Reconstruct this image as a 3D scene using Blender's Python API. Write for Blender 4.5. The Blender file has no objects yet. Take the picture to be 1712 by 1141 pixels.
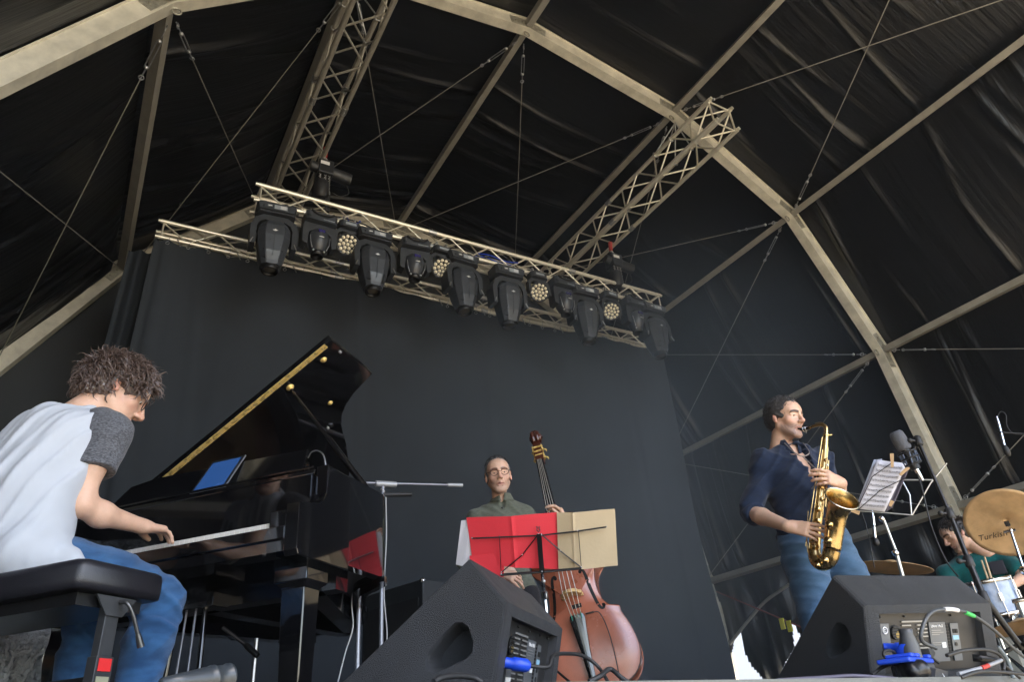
import bpy, math, random
import numpy as np
from mathutils import Vector, Matrix
random.seed(7)
C = bpy.context.scene.collection
SC = bpy.context.scene
rad = math.radians
# ---------------------------------------------------------------- camera
YAW, PITCH, ROLL, FPX, IW, IH = rad(32.24), rad(29.28), rad(-5.2), 1186.4, 1712.0, 1141.0
_f = np.array([math.sin(YAW)*math.cos(PITCH), math.cos(YAW)*math.cos(PITCH), math.sin(PITCH)])
_r = np.array([math.cos(YAW), -math.sin(YAW), 0.0]); _u = np.cross(_r, _f)
CR = _r*math.cos(ROLL) + _u*math.sin(ROLL); CU = -_r*math.sin(ROLL) + _u*math.cos(ROLL); CF = _f
cam = bpy.data.objects.new('camera', bpy.data.cameras.new('camera')); C.objects.link(cam)
cam.matrix_world = Matrix(((CR[0], CU[0], -CF[0], 0), (CR[1], CU[1], -CF[1], 0), (CR[2], CU[2], -CF[2], 0), (0, 0, 0, 1)))
cam.data.sensor_width = 36; cam.data.lens = FPX/IW*36; cam.data.clip_start = 0.05; cam.data.clip_end = 2000
SC.camera = cam
def ray(px): return CR*((px[0]-IW/2)/FPX) - CU*((px[1]-IH/2)/FPX) + CF
def at(x, y, Y): d = ray((x, y)); return d/d[1]*Y              # point seen at a pixel of the photograph, Y metres upstage
def atz(x, y, z): d = ray((x, y)); return d/d[2]*z
def atD(x, y, D, az): d = ray((x, y)); return d/(d@np.array([math.sin(az), math.cos(az), 0]))*D
# ---------------------------------------------------------------- world, sun, exposure
SUN_EL, SUN_AZ = rad(57), rad(163)          # azimuth clockwise from +Y
w = bpy.data.worlds.new('World'); SC.world = w; w.use_nodes = True
nt = w.node_tree; nt.nodes.clear()
sky = nt.nodes.new('ShaderNodeTexSky'); sky.sky_type = 'NISHITA'; sky.sun_disc = False
sky.sun_elevation = SUN_EL; sky.sun_rotation = SUN_AZ; sky.dust_density = 2.0; sky.air_density = 1.0
bg = nt.nodes.new('ShaderNodeBackground'); bg.inputs[1].default_value = 0.15
ow = nt.nodes.new('ShaderNodeOutputWorld'); nt.links.new(sky.outputs[0], bg.inputs[0]); nt.links.new(bg.outputs[0], ow.inputs[0])
sl = bpy.data.lights.new('sun', 'SUN'); sl.energy = 4.0; sl.angle = rad(0.8); sl.color = (1.0, 0.95, 0.88)
so = bpy.data.objects.new('sun', sl); C.objects.link(so)
sd = Vector((math.sin(SUN_AZ)*math.cos(SUN_EL), math.cos(SUN_AZ)*math.cos(SUN_EL), math.sin(SUN_EL)))
so.rotation_euler = sd.to_track_quat('Z', 'Y').to_euler(); so.location = (0, -20, 30)
SC.view_settings.view_transform = 'Standard'; SC.view_settings.look = 'None'; SC.view_settings.gamma = 1.0
SC.view_settings.exposure = 2.6
SC.cycles.max_bounces = 8; SC.cycles.diffuse_bounces = 4; SC.cycles.glossy_bounces = 4
SC.cycles.use_denoising = True
SC.cycles.sample_clamp_indirect = 6
# ---------------------------------------------------------------- materials
MATS = {}
def mat(name, col, rough=0.6, metal=0.0, spec=0.5, bump=None, var=None, coat=0, attr=False, sheen=0, emit=None, trans=0, tex='OBJ'):
    """bump=(scale, strength[, detail]); var=(scale, amount) brightness mottling; attr: multiply by vertex colour 'tint'"""
    if name in MATS: return MATS[name]
    m = bpy.data.materials.new(name); m.use_nodes = True; MATS[name] = m
    t = m.node_tree; N = t.nodes; L = t.links
    p = N['Principled BSDF']
    p.inputs['Base Color'].default_value = (*col, 1); p.inputs['Roughness'].default_value = rough
    p.inputs['Metallic'].default_value = metal; p.inputs['Specular IOR Level'].default_value = spec
    if coat: p.inputs['Coat Weight'].default_value = coat; p.inputs['Coat Roughness'].default_value = 0.04
    if sheen: p.inputs['Sheen Weight'].default_value = sheen; p.inputs['Sheen Roughness'].default_value = 0.4
    if trans: p.inputs['Transmission Weight'].default_value = trans
    if emit: p.inputs['Emission Color'].default_value = (*emit[0], 1); p.inputs['Emission Strength'].default_value = emit[1]
    tc = N.new('ShaderNodeTexCoord'); src = tc.outputs['Object']
    out = None
    if var:
        nz = N.new('ShaderNodeTexNoise'); nz.inputs['Scale'].default_value = var[0]; nz.inputs['Detail'].default_value = 6
        nz.inputs['Roughness'].default_value = 0.6; L.new(src, nz.inputs['Vector'])
        mr = N.new('ShaderNodeMapRange'); mr.inputs[1].default_value = 0.3; mr.inputs[2].default_value = 0.7
        mr.inputs[3].default_value = 1-var[1]; mr.inputs[4].default_value = 1+var[1]; L.new(nz.outputs[0], mr.inputs[0])
        mx = N.new('ShaderNodeMix'); mx.data_type = 'RGBA'; mx.blend_type = 'MULTIPLY'; mx.inputs[0].default_value = 1
        mx.inputs[6].default_value = (*col, 1); L.new(mr.outputs[0], mx.inputs[7]); out = mx.outputs[2]
        mr2 = N.new('ShaderNodeMapRange'); mr2.inputs[1].default_value = 0.3; mr2.inputs[2].default_value = 0.7
        mr2.inputs[3].default_value = max(0, rough-0.1); mr2.inputs[4].default_value = min(1, rough+0.1); L.new(nz.outputs[0], mr2.inputs[0])
        L.new(mr2.outputs[0], p.inputs['Roughness'])
    if attr:
        a = N.new('ShaderNodeAttribute'); a.attribute_name = 'tint'
        mx = N.new('ShaderNodeMix'); mx.data_type = 'RGBA'; mx.blend_type = 'MULTIPLY'; mx.inputs[0].default_value = 1
        if out: L.new(out, mx.inputs[6])
        else: mx.inputs[6].default_value = (*col, 1)
        L.new(a.outputs[0], mx.inputs[7]); out = mx.outputs[2]
    if out: L.new(out, p.inputs['Base Color'])
    if bump:
        nb = N.new('ShaderNodeTexNoise'); nb.inputs['Scale'].default_value = bump[0]; nb.inputs['Detail'].default_value = bump[2] if len(bump) > 2 else 3
        L.new(src, nb.inputs['Vector'])
        b = N.new('ShaderNodeBump'); b.inputs['Strength'].default_value = bump[1]; b.inputs['Distance'].default_value = 0.01
        L.new(nb.outputs[0], b.inputs['Height']); L.new(b.outputs[0], p.inputs['Normal'])
    return m
def nodes_of(m): return m.node_tree.nodes, m.node_tree.links, m.node_tree.nodes['Principled BSDF']
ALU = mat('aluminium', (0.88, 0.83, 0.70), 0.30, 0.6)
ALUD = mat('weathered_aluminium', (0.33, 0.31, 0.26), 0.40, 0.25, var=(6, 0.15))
ARCH = mat('arch_aluminium', (0.66, 0.62, 0.51), 0.40, 0.1, var=(5, 0.22))
STEEL = mat('zinc_steel', (0.5, 0.5, 0.5), 0.35, 0.9, var=(60, 0.2))
POLE = mat('satin_grey_tube', (0.26, 0.27, 0.31), 0.3, 0.45)
CHROME = mat('chrome', (0.75, 0.76, 0.78), 0.12, 1.0)
BLK = mat('black_plastic', (0.018, 0.019, 0.021), 0.45, var=(30, 0.3))
BLKM = mat('black_metal', (0.012, 0.012, 0.013), 0.35, 0.2)
BLKR = mat('black_rubber', (0.015, 0.015, 0.016), 0.55)
RED = mat('red_plastic', (0.40, 0.03, 0.02), 0.6)
BLUE = mat('blue_plastic', (0.01, 0.06, 0.55), 0.4)
WHITE = mat('white_print', (0.75, 0.75, 0.75), 0.6)
# ---------------------------------------------------------------- object helpers
def link(name, me, m=None, parent=None, smooth=False, bevel=0):
    o = bpy.data.objects.new(name, me); C.objects.link(o)
    if m is not None and not me.materials:
        for q in (m if isinstance(m, (list, tuple)) else [m]): me.materials.append(q)
    if parent is not None: o.parent = parent
    if smooth: me.shade_smooth()
    if bevel:
        b = o.modifiers.new('bevel', 'BEVEL'); b.width = bevel; b.segments = 2; b.limit_method = 'ANGLE'; b.angle_limit = rad(40)
        b.harden_normals = False
    return o
def tag(o, label=None, cat=None, group=None, kind=None):
    if label: o['label'] = label
    if cat: o['category'] = cat
    if group: o['group'] = group
    if kind: o['kind'] = kind
    return o
def empty(name, loc=(0, 0, 0), rz=0, mw=None):
    o = bpy.data.objects.new(name, None); C.objects.link(o); o.empty_display_size = 0.1
    if mw is not None: o.matrix_world = mw
    else: o.location = loc; o.rotation_euler = (0, 0, rz)
    return o
def copy_tree(o, parent=None):
    kids = [c for c in o.children]
    c = o.copy(); C.objects.link(c)
    if parent is not None: c.parent = parent
    for k in kids: copy_tree(k, c)
    return c
def nrm(v): v = np.asarray(v, float); return v/max(1e-9, np.linalg.norm(v))
def frame(z, xh=(1, 0, 0)):
    z = nrm(z); x = np.asarray(xh, float)
    if abs(nrm(x)@z) > 0.98: x = np.array([0, 1., 0])
    x = nrm(x - z*(x@z)); return x, np.cross(z, x), z
class MB:
    def __init__(s): s.v = []; s.f = []; s.mi = []; s.cur = 0; s.sm = []
    def add(s, vs, fs, smooth=False):
        b = len(s.v); s.v.extend([tuple(map(float, p)) for p in vs]); s.f.extend([tuple(b+i for i in f) for f in fs])
        s.mi.extend([s.cur]*len(fs)); s.sm.extend([smooth]*len(fs)); return s
    def box(s, c, size, ax=None, taper=1.0):
        """box centred at c; ax = 3 axis vectors; taper scales the +z end"""
        c = np.asarray(c, float); X, Y, Z = ax if ax is not None else np.eye(3)
        hx, hy, hz = np.asarray(size, float)/2; vs = []
        for k in (-1, 1):
            t = taper if k > 0 else 1
            for i, j in ((-1, -1), (1, -1), (1, 1), (-1, 1)):
                vs.append(c + np.asarray(X)*i*hx*t + np.asarray(Y)*j*hy*t + np.asarray(Z)*k*hz)
        return s.add(vs, [(3, 2, 1, 0), (4, 5, 6, 7), (0, 1, 5, 4), (1, 2, 6, 5), (2, 3, 7, 6), (3, 0, 4, 7)])
    def bar(s, a, b, w_, h_, up=(0, 0, 1), taper=1.0):
        a = np.asarray(a, float); b = np.asarray(b, float); z = nrm(b-a); y = np.asarray(up, float)
        if abs(y@z) > 0.99: y = np.array([0, 1., 0])
        x = nrm(np.cross(y, z)); y = np.cross(z, x)
        return s.box((a+b)/2, (w_, h_, np.linalg.norm(b-a)), (x, y, z), taper)
    def tube(s, pts, r, n=8, caps=True, closed=False, up=None, flat=1.0):
        P = [np.asarray(p, float) for p in pts]; k = len(P)
        R = [r]*k if np.isscalar(r) else list(r)
        T = []
        for i in range(k):
            if closed: t = P[(i+1) % k]-P[i-1]
            else: t = P[min(i+1, k-1)]-P[max(i-1, 0)]
            T.append(nrm(t))
        x = frame(T[0], up if up is not None else (0.3, 0.2, 0.9))[0]; vs = []
        for i in range(k):
            x = x - T[i]*(x@T[i]); x = nrm(x); y = np.cross(T[i], x)
            for j in range(n):
                a = 2*math.pi*j/n; vs.append(P[i] + (x*math.cos(a)*R[i] + y*math.sin(a)*R[i]*flat))
        fs = []
        for i in range(k if closed else k-1):
            i2 = (i+1) % k
            for j in range(n): fs.append((i*n+j, i*n+(j+1) % n, i2*n+(j+1) % n, i2*n+j))
        s.add(vs, fs, True)
        if caps and not closed: s.add(vs[:n], [tuple(range(n))[::-1]]); s.add(vs[-n:], [tuple(range(n))])
        return s
    def cyl(s, a, b, r, n=12, r2=None): return s.tube([a, b], [r, r if r2 is None else r2], n)
    def lathe(s, prof, o=(0, 0, 0), axis=(0, 0, 1), n=20, xh=(1, 0, 0), smooth=True, sx=1.0):
        """prof = [(r, h)...] about axis from o"""
        x, y, z = frame(axis, xh); o = np.asarray(o, float); vs = []; k = len(prof)
        for r, h in prof:
            for j in range(n): a = 2*math.pi*j/n; vs.append(o + z*h + x*(r*math.cos(a)*sx) + y*(r*math.sin(a)))
        fs = [(i*n+j, i*n+(j+1) % n, (i+1)*n+(j+1) % n, (i+1)*n+j) for i in range(k-1) for j in range(n)]
        s.add(vs, fs, smooth)
        if prof[0][0] > 1e-4: s.add(vs[:n], [tuple(range(n))[::-1]])
        if prof[-1][0] > 1e-4: s.add(vs[-n:], [tuple(range(n))])
        return s
    def sph(s, c, r, n=12, ax=None):
        c = np.asarray(c, float); rr = np.array([r]*3 if np.isscalar(r) else r, float); X = np.array(ax if ax is not None else np.eye(3))
        vs = []; m = n//2+1
        for i in range(m+1):
            t = math.pi*i/m
            for j in range(n):
                a = 2*math.pi*j/n; q = np.array([math.sin(t)*math.cos(a), math.sin(t)*math.sin(a), -math.cos(t)])*rr
                vs.append(c + X.T@q)
        return s.add(vs, [(i*n+j, i*n+(j+1) % n, (i+1)*n+(j+1) % n, (i+1)*n+j) for i in range(m) for j in range(n)], True)
    def prism(s, poly, o, X, Y, th, Z=None):
        """polygon (2d, in X/Y) extruded by th along Z=X x Y, both caps"""
        o = np.asarray(o, float); X = np.asarray(X, float); Y = np.asarray(Y, float)
        Z = np.cross(X, Y) if Z is None else np.asarray(Z, float); n = len(poly)
        a = [o + X*p[0] + Y*p[1] for p in poly]; b = [p + Z*th for p in a]
        return s.add(a+b, [tuple(range(n))[::-1], tuple(range(n, 2*n))] + [(i, (i+1) % n, n+(i+1) % n, n+i) for i in range(n)])
    def grid(s, fn, nu, nv, smooth=True, flip=False):
        vs = [fn(i/nu, j/nv) for i in range(nu+1) for j in range(nv+1)]; k = nv+1
        fs = [(i*k+j, (i+1)*k+j, (i+1)*k+j+1, i*k+j+1) for i in range(nu) for j in range(nv)]
        if flip: fs = [f[::-1] for f in fs]
        return s.add(vs, fs, smooth)
    def loft(s, rings, smooth=True, caps=True, closed=True):
        n = len(rings[0]); vs = [p for r in rings for p in r]; fs = []
        for i in range(len(rings)-1):
            for j in range(n if closed else n-1): fs.append((i*n+j, i*n+(j+1) % n, (i+1)*n+(j+1) % n, (i+1)*n+j))
        s.add(vs, fs, smooth)
        if caps and closed: s.add(rings[0], [tuple(range(n))[::-1]]); s.add(rings[-1], [tuple(range(n))])
        return s
    def ring(s, c, axis, R, r, n=20, m=6):
        x, y, z = frame(axis); c = np.asarray(c, float)
        return s.tube([c + (x*math.cos(a)+y*math.sin(a))*R for a in [2*math.pi*i/n for i in range(n)]], r, m, closed=True)
    def mesh(s, name):
        me = bpy.data.meshes.new(name); me.from_pydata(s.v, [], s.f)
        me.polygons.foreach_set('material_index', s.mi); me.polygons.foreach_set('use_smooth', s.sm); me.update()
        return me
    def build(s, name, m, parent=None, bevel=0, smooth=None):
        me = s.mesh(name); o = link(name, me, m, parent, bool(smooth), bevel)
        return o
def spline(P, n=8):
    P = [np.asarray(p, float) for p in P]; P = [2*P[0]-P[1]]+P+[2*P[-1]-P[-2]]; out = []
    for i in range(1, len(P)-2):
        for k in range(n):
            t = k/n; a, b, c, d = P[i-1:i+3]
            out.append(0.5*((2*b)+(c-a)*t+(2*a-5*b+4*c-d)*t*t+(3*b-a-3*c+d)*t**3))
    out.append(P[-2]); return out
def text_mb(body, size, name='lettering', m=None, parent=None, o=(0, 0, 0), X=(1, 0, 0), Y=(0, 1, 0), ext=0.0006, align='LEFT', shear=0):
    cu = bpy.data.curves.new(name, 'FONT'); cu.body = body; cu.size = size; cu.extrude = ext; cu.align_x = align; cu.shear = shear; cu.resolution_u = 3
    t = bpy.data.objects.new(name, cu); C.objects.link(t); bpy.context.view_layer.update()
    dg = bpy.context.evaluated_depsgraph_get(); me = bpy.data.meshes.new_from_object(t.evaluated_get(dg)); bpy.data.objects.remove(t)
    X = nrm(X); Y = nrm(Y); Z = np.cross(X, Y)
    me.transform(Matrix(((X[0], Y[0], Z[0], o[0]), (X[1], Y[1], Z[1], o[1]), (X[2], Y[2], Z[2], o[2]), (0, 0, 0, 1))))
    return link(name, me, m or WHITE, parent)
# ================================================================ SETTING
FZ = 0.06                                           # stage floor height above the lens
YA, YM, YR = 0.3, 4.4, 8.5                          # arches
g = MB(); g.add([(-60, -60, -1.3), (60, -60, -1.3), (60, 60, -1.3), (-60, 60, -1.3)], [(0, 1, 2, 3)])
GRD = mat('dry_ground', (0.27, 0.225, 0.155), 0.95, var=(0.6, 0.15), bump=(8, 0.3))
tag(g.build('ground', GRD), kind='structure')
FLOOR = mat('stage_floor_board', (0.05, 0.05, 0.052), 0.6, var=(3, 0.25), bump=(40, 0.1))
st = MB(); FE = [(-3.5, -0.35), (0.5, 0.86), (1.23, 1.08), (3.34, 1.72), (9.5, 3.58), (9.5, 9.3), (-3.5, 9.3)]
st.prism(FE, (0, 0, FZ-0.06), (1, 0, 0), (0, 1, 0), 0.06)
tag(st.build('stage_floor', FLOOR), kind='structure')
sk = MB(); EDG = mat('grey_edge_board', (0.10, 0.11, 0.11), 0.5, var=(8, 0.15))
for a, b in zip(FE[:4], FE[1:5]):
    a = np.array([*a, FZ-0.03]); b = np.array([*b, FZ-0.03]); d = nrm(b-a); n = np.array([d[1], -d[0], 0]); sk.bar(a+n*0.012, b+n*0.012, 0.02, 0.062)
tag(sk.build('stage_edge', EDG), kind='structure')
sb = MB()
for x, y in [(x, y) for x in (-3, 0.6, 3.3, 6, 9) for y in (3.9, 6.5, 9)]: sb.box((x, y, -0.65), (0.08, 0.08, 1.29))
tag(sb.build('stage_substructure', ALUD), kind='structure')
# ---- the arched tent over the stage
J = np.array([(-1.80, -1.3), (-1.78, 1.6), (-1.35, 3.69), (-0.27, 5.49), (1.27, 6.95), (3.37, 7.33), (5.55, 6.93), (7.36, 5.83), (8.31, 3.93), (8.62, 1.93), (8.72, -1.3)])
ctr = np.array([3.45, 3.0])
tent = empty('stage_tent', (3.45, 4.4, -1.3))
def TP(P): return np.asarray(P, float)-np.array([3.45, 4.4, -1.3])
tag(tent, 'arched black festival stage tent on cream aluminium ribs with cable bracing', 'tent')
def jt(i, Y, off=0.0):
    """arch node i at depth Y, moved outwards by off"""
    p = J[i]; a = J[max(i-1, 0)]; b = J[min(i+1, len(J)-1)]; t = nrm(b-a); n = np.array([-t[1], t[0]])
    return np.array([p[0]+n[0]*off, Y, p[1]+n[1]*off])
def beam_ring(i, Y, wd, o0, o1):
    return [TP(jt(i, Y-wd/2, o0)), TP(jt(i, Y+wd/2, o0)), TP(jt(i, Y+wd/2, o1)), TP(jt(i, Y-wd/2, o1))]
JP = mat('plate_steel', (0.42, 0.40, 0.33), 0.5, 0.6, var=(30, 0.3))
for Y in (-3.8, YA, YM, YR):  # foremost arch carries an unseen bay, added to keep sun off the stage
    b = MB()
    b.loft([beam_ring(i, Y, 0.08, -0.085, 0.085) for i in range(len(J))], smooth=False)
    for o0, o1 in ((-0.094, -0.083), (0.083, 0.094)): b.loft([beam_ring(i, Y, 0.115, o0, o1) for i in range(len(J))], smooth=False)
    a = b.build('arch', ARCH, tent)
    for i in range(1, len(J)-1):
        q = MB(); d1 = nrm(J[i-1]-J[i]); d2 = nrm(J[i+1]-J[i])
        for s in (-1, 1):
            for d in (d1, d2):
                c = np.array([J[i][0]+d[0]*0.12, Y+s*0.043, J[i][1]+d[1]*0.12]); q.bar(TP(c-np.array([d[0], 0, d[1]])*0.12), TP(c+np.array([d[0], 0, d[1]])*0.10), 0.006, 0.15, up=(0, 1, 0)) if False else q.box(TP(c), (0.24, 0.008, 0.12), (np.array([d[0], 0, d[1]]), np.array([0, 1., 0]), np.array([-d[1], 0, d[0]])))
                for e in (-0.05, 0.06): q.cyl(TP(c+np.array([d[0], 0, d[1]])*e+np.array([0, s*0.002, 0])), TP(c+np.array([d[0], 0, d[1]])*e+np.array([0, s*0.02, 0])), 0.014, 6)
        ey = jt(i, Y, -0.13); q.ring(TP(ey), (0, 1, 0), 0.035, 0.008)
        q.build('joint_plate', JP, a)
for i in range(1, len(J)-1):                          # purlins, one per bay and node
    for Y0, Y1 in ((-3.8, YA), (YA, YM), (YM, YR)):  # first span belongs to the added sun-blocking bay
        q = MB(); a = jt(i, Y0+0.06, -0.02); b = jt(i, Y1-0.06, -0.02); t = nrm(np.array([(J[i]-ctr)[0], 0, (J[i]-ctr)[1]]))
        q.bar(TP(a), TP(b), 0.075, 0.10, up=t); q.build('purlin', ALUD, tent)
# cross cables with turnbuckles in every panel
for Y0, Y1 in ((YA, YM), (YM, YR)):
    for i in range(1, len(J)-2):
        if Y0 == YA and i not in (6, 8): continue
        for a, b in ((jt(i, Y1 if Y1 == YM else Y0, -0.10), jt(i+1, Y0 if Y1 == YM else Y1, -0.10)), (jt(i+1, Y1 if Y1 == YM else Y0, -0.10), jt(i, Y0 if Y1 == YM else Y1, -0.10))):
            d = nrm(b-a); a = a+d*0.10+np.array([0, 0.06*np.sign(d[1]), 0]); b = b-d*0.10
            q = MB(); q.cyl(TP(a+d*0.55), TP(b), 0.0055, 6); cb = q.build('bracing_cable', ALUD, tent)
            q = MB(); x, y, z = frame(d)
            q.cyl(TP(a), TP(a+d*0.12), 0.006, 6); q.ring(TP(a+d*0.05), x, 0.022, 0.006, 10, 5)
            for s in (-1, 1): q.cyl(TP(a+d*0.16+x*s*0.016), TP(a+d*0.42+x*s*0.016), 0.006, 6)
            q.sph(TP(a+d*0.16), 0.02, 8); q.sph(TP(a+d*0.42), 0.02, 8); q.cyl(TP(a+d*0.42), TP(a+d*0.55), 0.007, 6); q.ring(TP(a+d*0.52), y, 0.02, 0.006, 10, 5)
            q.build('turnbuckle', STEEL, cb)
# fabric skin
MEM = mat('black_tent_fabric', (0.006, 0.0065, 0.0075), 0.36, spec=0.5)
N_, L_, P_ = nodes_of(MEM)
tc = N_.new('ShaderNodeTexCoord'); mp = N_.new('ShaderNodeMapping'); mp.inputs['Scale'].default_value = (0.22, 6.5, 0.22)
nz = N_.new('ShaderNodeTexNoise'); nz.inputs['Scale'].default_value = 2.2; nz.inputs['Detail'].default_value = 5; nz.inputs['Roughness'].default_value = 0.62
bp = N_.new('ShaderNodeBump'); bp.inputs['Strength'].default_value = 0.40; bp.inputs['Distance'].default_value = 0.03
L_.new(tc.outputs['Object'], mp.inputs[0]); L_.new(mp.outputs[0], nz.inputs['Vector']); L_.new(nz.outputs[0], bp.inputs['Height']); L_.new(bp.outputs[0], P_.inputs['Normal'])
rs = random.Random(3)
for Y0, Y1 in ((-3.8, YA), (YA, YM), (YM, YR)):  # first bay is unseen canopy added to stop direct sun
    for i in range(len(J)-1):
        if i in (0, 9): continue
        a0 = jt(i, 0, 0.115); b0 = jt(i+1, 0, 0.115); t = nrm(b0-a0); nn = np.array([-t[2], 0, t[0]])
        folds = []
        for k in range(11 if Y0 > 0 else 2):
            folds.append((rs.uniform(0.04, 0.98), rs.choice((0, 1)), rs.uniform(0.03, 0.07), rs.uniform(0.006, 0.012), rs.uniform(-0.10, 0.10), rs.uniform(0.5, 1.3)))
        if Y1 == YR:
            for k in range(12): folds.append((rs.uniform(0.78, 0.99), rs.choice((0, 1)), rs.uniform(0.04, 0.07), rs.uniform(0.006, 0.012), rs.uniform(-0.03, 0.03), 1.2))
        def fn(u, v, a0=a0, b0=b0, nn=nn, folds=folds, Y0=Y0, Y1=Y1):
            p = a0+(b0-a0)*u; h = 0.0
            sag = -0.10*math.sin(math.pi*v)*math.sin(math.pi*u)
            for (vc, side, amp, wd, sl, ln) in folds:
                s = u if side == 0 else 1-u
                c = vc + sl*s; e = math.exp(-abs(v-c)/wd*1.2); fall = max(0, 1-s/ln)*min(1, u*25)*min(1, (1-u)*25)*min(1, v*14)*min(1, (1-v)*(14 if Y1 < 8 else 60))
                h -= amp*e*fall*min(1, s*14+0.1)
            return TP((p[0]+nn[0]*(h+sag), Y0+(Y1-Y0+(0.13 if Y1 > 8 else 0))*v, p[2]+nn[2]*(h+sag)))
        m_ = MB(); m_.grid(fn, 14, 240 if Y0 > 0 else 12); m_.build('roof_fabric', MEM, tent)
# lower side walls
for side, i in ((0, 0), (1, 9)):
    X = (J[i][0]+J[i+1][0])/2+(0.10 if side else -0.10)
    for Y0, Y1 in ((YA, YM), (YM, YR)):
        if side and Y1 == YR: continue
        m_ = MB(); m_.grid(lambda u, v: TP((X+0.04*math.sin(v*23+u*2)*(1-u*0.5), Y0+(Y1-Y0)*v, 2.02-3.2*u)), 8, 50); m_.build('side_wall_fabric', MEM, tent)
# rear right side wall: gathered curtain with gaps showing daylight (Y,z outline)
def curtain(outline, x0, name='side_wall_fabric', amp=0.05, fr=17):
    """strip lofted between two edges: outline = [(Yleft, Yright, z)...]"""
    m_ = MB(); n = len(outline)-1
    def fn(u, v):
        k = min(n-1, int(u*n)); t = u*n-k; a, b = outline[k], outline[k+1]
        yl = a[0]*(1-t)+b[0]*t; yr = a[1]*(1-t)+b[1]*t; z = a[2]*(1-t)+b[2]*t
        return TP((x0+amp*math.sin(v*fr+u*1.5)+amp*0.5*math.sin(v*fr*2.3+1), yl+(yr-yl)*v, z))
    m_.grid(fn, 6*n, 40); return m_.build(name, MEM, tent)
# rear right side wall: loose curtain with gaps showing daylight
def atX(x, y, X): d = ray((x, y)); return d/d[0]*X
def inpoly(p, poly):
    c = False; n = len(poly)
    for i in range(n):
        a, b = poly[i], poly[i-1]
        if (a[1] > p[1]) != (b[1] > p[1]) and p[0] < (b[0]-a[0])*(p[1]-a[1])/(b[1]-a[1])+a[0]: c = not c
    return c
YZ = lambda pts: [tuple(atX(x, y, 8.66)[1:]) for x, y in pts]
HOLES = [YZ([(1239, 1055), (1221, 1076), (1218, 1093), (1228, 1180), (1300, 1180), (1274, 1141), (1256, 1112), (1247, 1090)]), YZ([(1325, 1037), (1336, 1064), (1345, 1180), (1292, 1180), (1301, 1141), (1318, 1114), (1326, 1085)])]
m_ = MB(); nu, nv = 170, 170
def cw(u, v):
    y = YM+(YR-YM)*v; z = 1.98-2.3*u; f_ = 0.05*math.sin(y*9+z*1.2)+0.03*math.sin(y*17-z*3)+0.02*math.exp(-((y-7.9-0.3*z)/0.12)**2)
    return (8.66+f_*min(1, u*6), y, z)
k_ = nv+1; V_ = [cw(i/nu, j/nv) for i in range(nu+1) for j in range(nv+1)]
F_ = []
for i in range(nu):
    for j in range(nv):
        c_ = (YM+(YR-YM)*(j+.5)/nv, 1.98-2.3*(i+.5)/nu)
        if not any(inpoly(c_, h) for h in HOLES): F_.append((i*k_+j, (i+1)*k_+j, (i+1)*k_+j+1, i*k_+j+1))
m_.add([TP(p) for p in V_], F_, True); m_.build('side_wall_fabric', MEM, tent)
q = MB(); q.tube([TP(p) for p in spline([atX(1220, 1078, 8.5), atX(1250, 1040, 8.5), atX(1280, 1006, 8.5), atX(1320, 978, 8.5)], 5)], 0.022, 8); q.build('curtain_pole', ALUD, tent)
q = MB(); q.cyl(TP(atX(1198, 990, 8.5)), TP(atX(1345, 1052, 8.3)), 0.010, 6); rp_ = q.build('guy_rope', mat('dull_red_rope', (0.25, 0.06, 0.05), 0.7), tent)
for x_, y_ in ((1308, 1044), (1320, 1048)): q = MB(); q.box(TP(atX(x_, y_, 8.32)), (0.02, 0.07, 0.14)); q.build('yellow_flag', mat('yellow_flag', (0.65, 0.6, 0.05), 0.6), rp_)
# pale block building outside, seen through the gap
bl_ = empty('block_building', (24, 23, -1.3)); tag(bl_, 'pale building of grey blocks seen outside through the gap beside the backdrop', 'building')
BRK = mat('grey_block_wall', (0.45, 0.47, 0.5), 0.8); N_, L_, P_ = nodes_of(BRK); tc = N_.new('ShaderNodeTexCoord'); mp = N_.new('ShaderNodeMapping'); mp.inputs['Rotation'].default_value = (rad(90), 0, rad(90)); bt = N_.new('ShaderNodeTexBrick')
bt.inputs['Color1'].default_value = (0.10, 0.12, 0.14, 1); bt.inputs['Color2'].default_value = (0.15, 0.17, 0.20, 1); bt.inputs['Mortar'].default_value = (0.5, 0.5, 0.5, 1); bt.inputs['Scale'].default_value = 1.0; bt.inputs['Brick Width'].default_value = 0.55; bt.inputs['Row Height'].default_value = 0.28; bt.inputs['Mortar Size'].default_value = 0.04
L_.new(tc.outputs['Object'], mp.inputs[0]); L_.new(mp.outputs[0], bt.inputs['Vector']); L_.new(bt.outputs[0], P_.inputs['Base Color'])
q = MB(); q.box((0.2, 0, 4.0), (0.4, 16, 8.0)); q.build('wall', BRK, bl_); q = MB(); q.box((-0.06, 0, 1.75), (0.12, 16, 0.5)); q.build('white_plinth', mat('white_render', (0.7, 0.7, 0.68), 0.8), bl_)
q = MB(); q.box((3, 0, 8.1), (7, 16.6, 0.25)); q.build('roof', mat('pale_roof', (0.4, 0.4, 0.4), 0.8), bl_)
# ---- rear gable wall
q = MB(); outl = [(J[i][0], J[i][1]) for i in range(len(J))]
REARW = mat('rear_wall_fabric', (0.022, 0.025, 0.027), 0.6, var=(1.2, 0.12), bump=(6, 0.25))
def gable(u, v):
    i = min(len(J)-2, int(u*(len(J)-1))); t = u*(len(J)-1)-i; p = J[i]*(1-t)+J[i+1]*t; p = ctr+(p-ctr)*1.05; b = np.array([-1.6+10.2*u, -1.25])
    r = b*(1-v)+p*v; return TP((r[0], YR+0.10+0.03*math.sin(r[0]*5+r[1]), r[1]))
q.grid(gable, 60, 12); q.build('rear_wall', REARW, tent)
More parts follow.
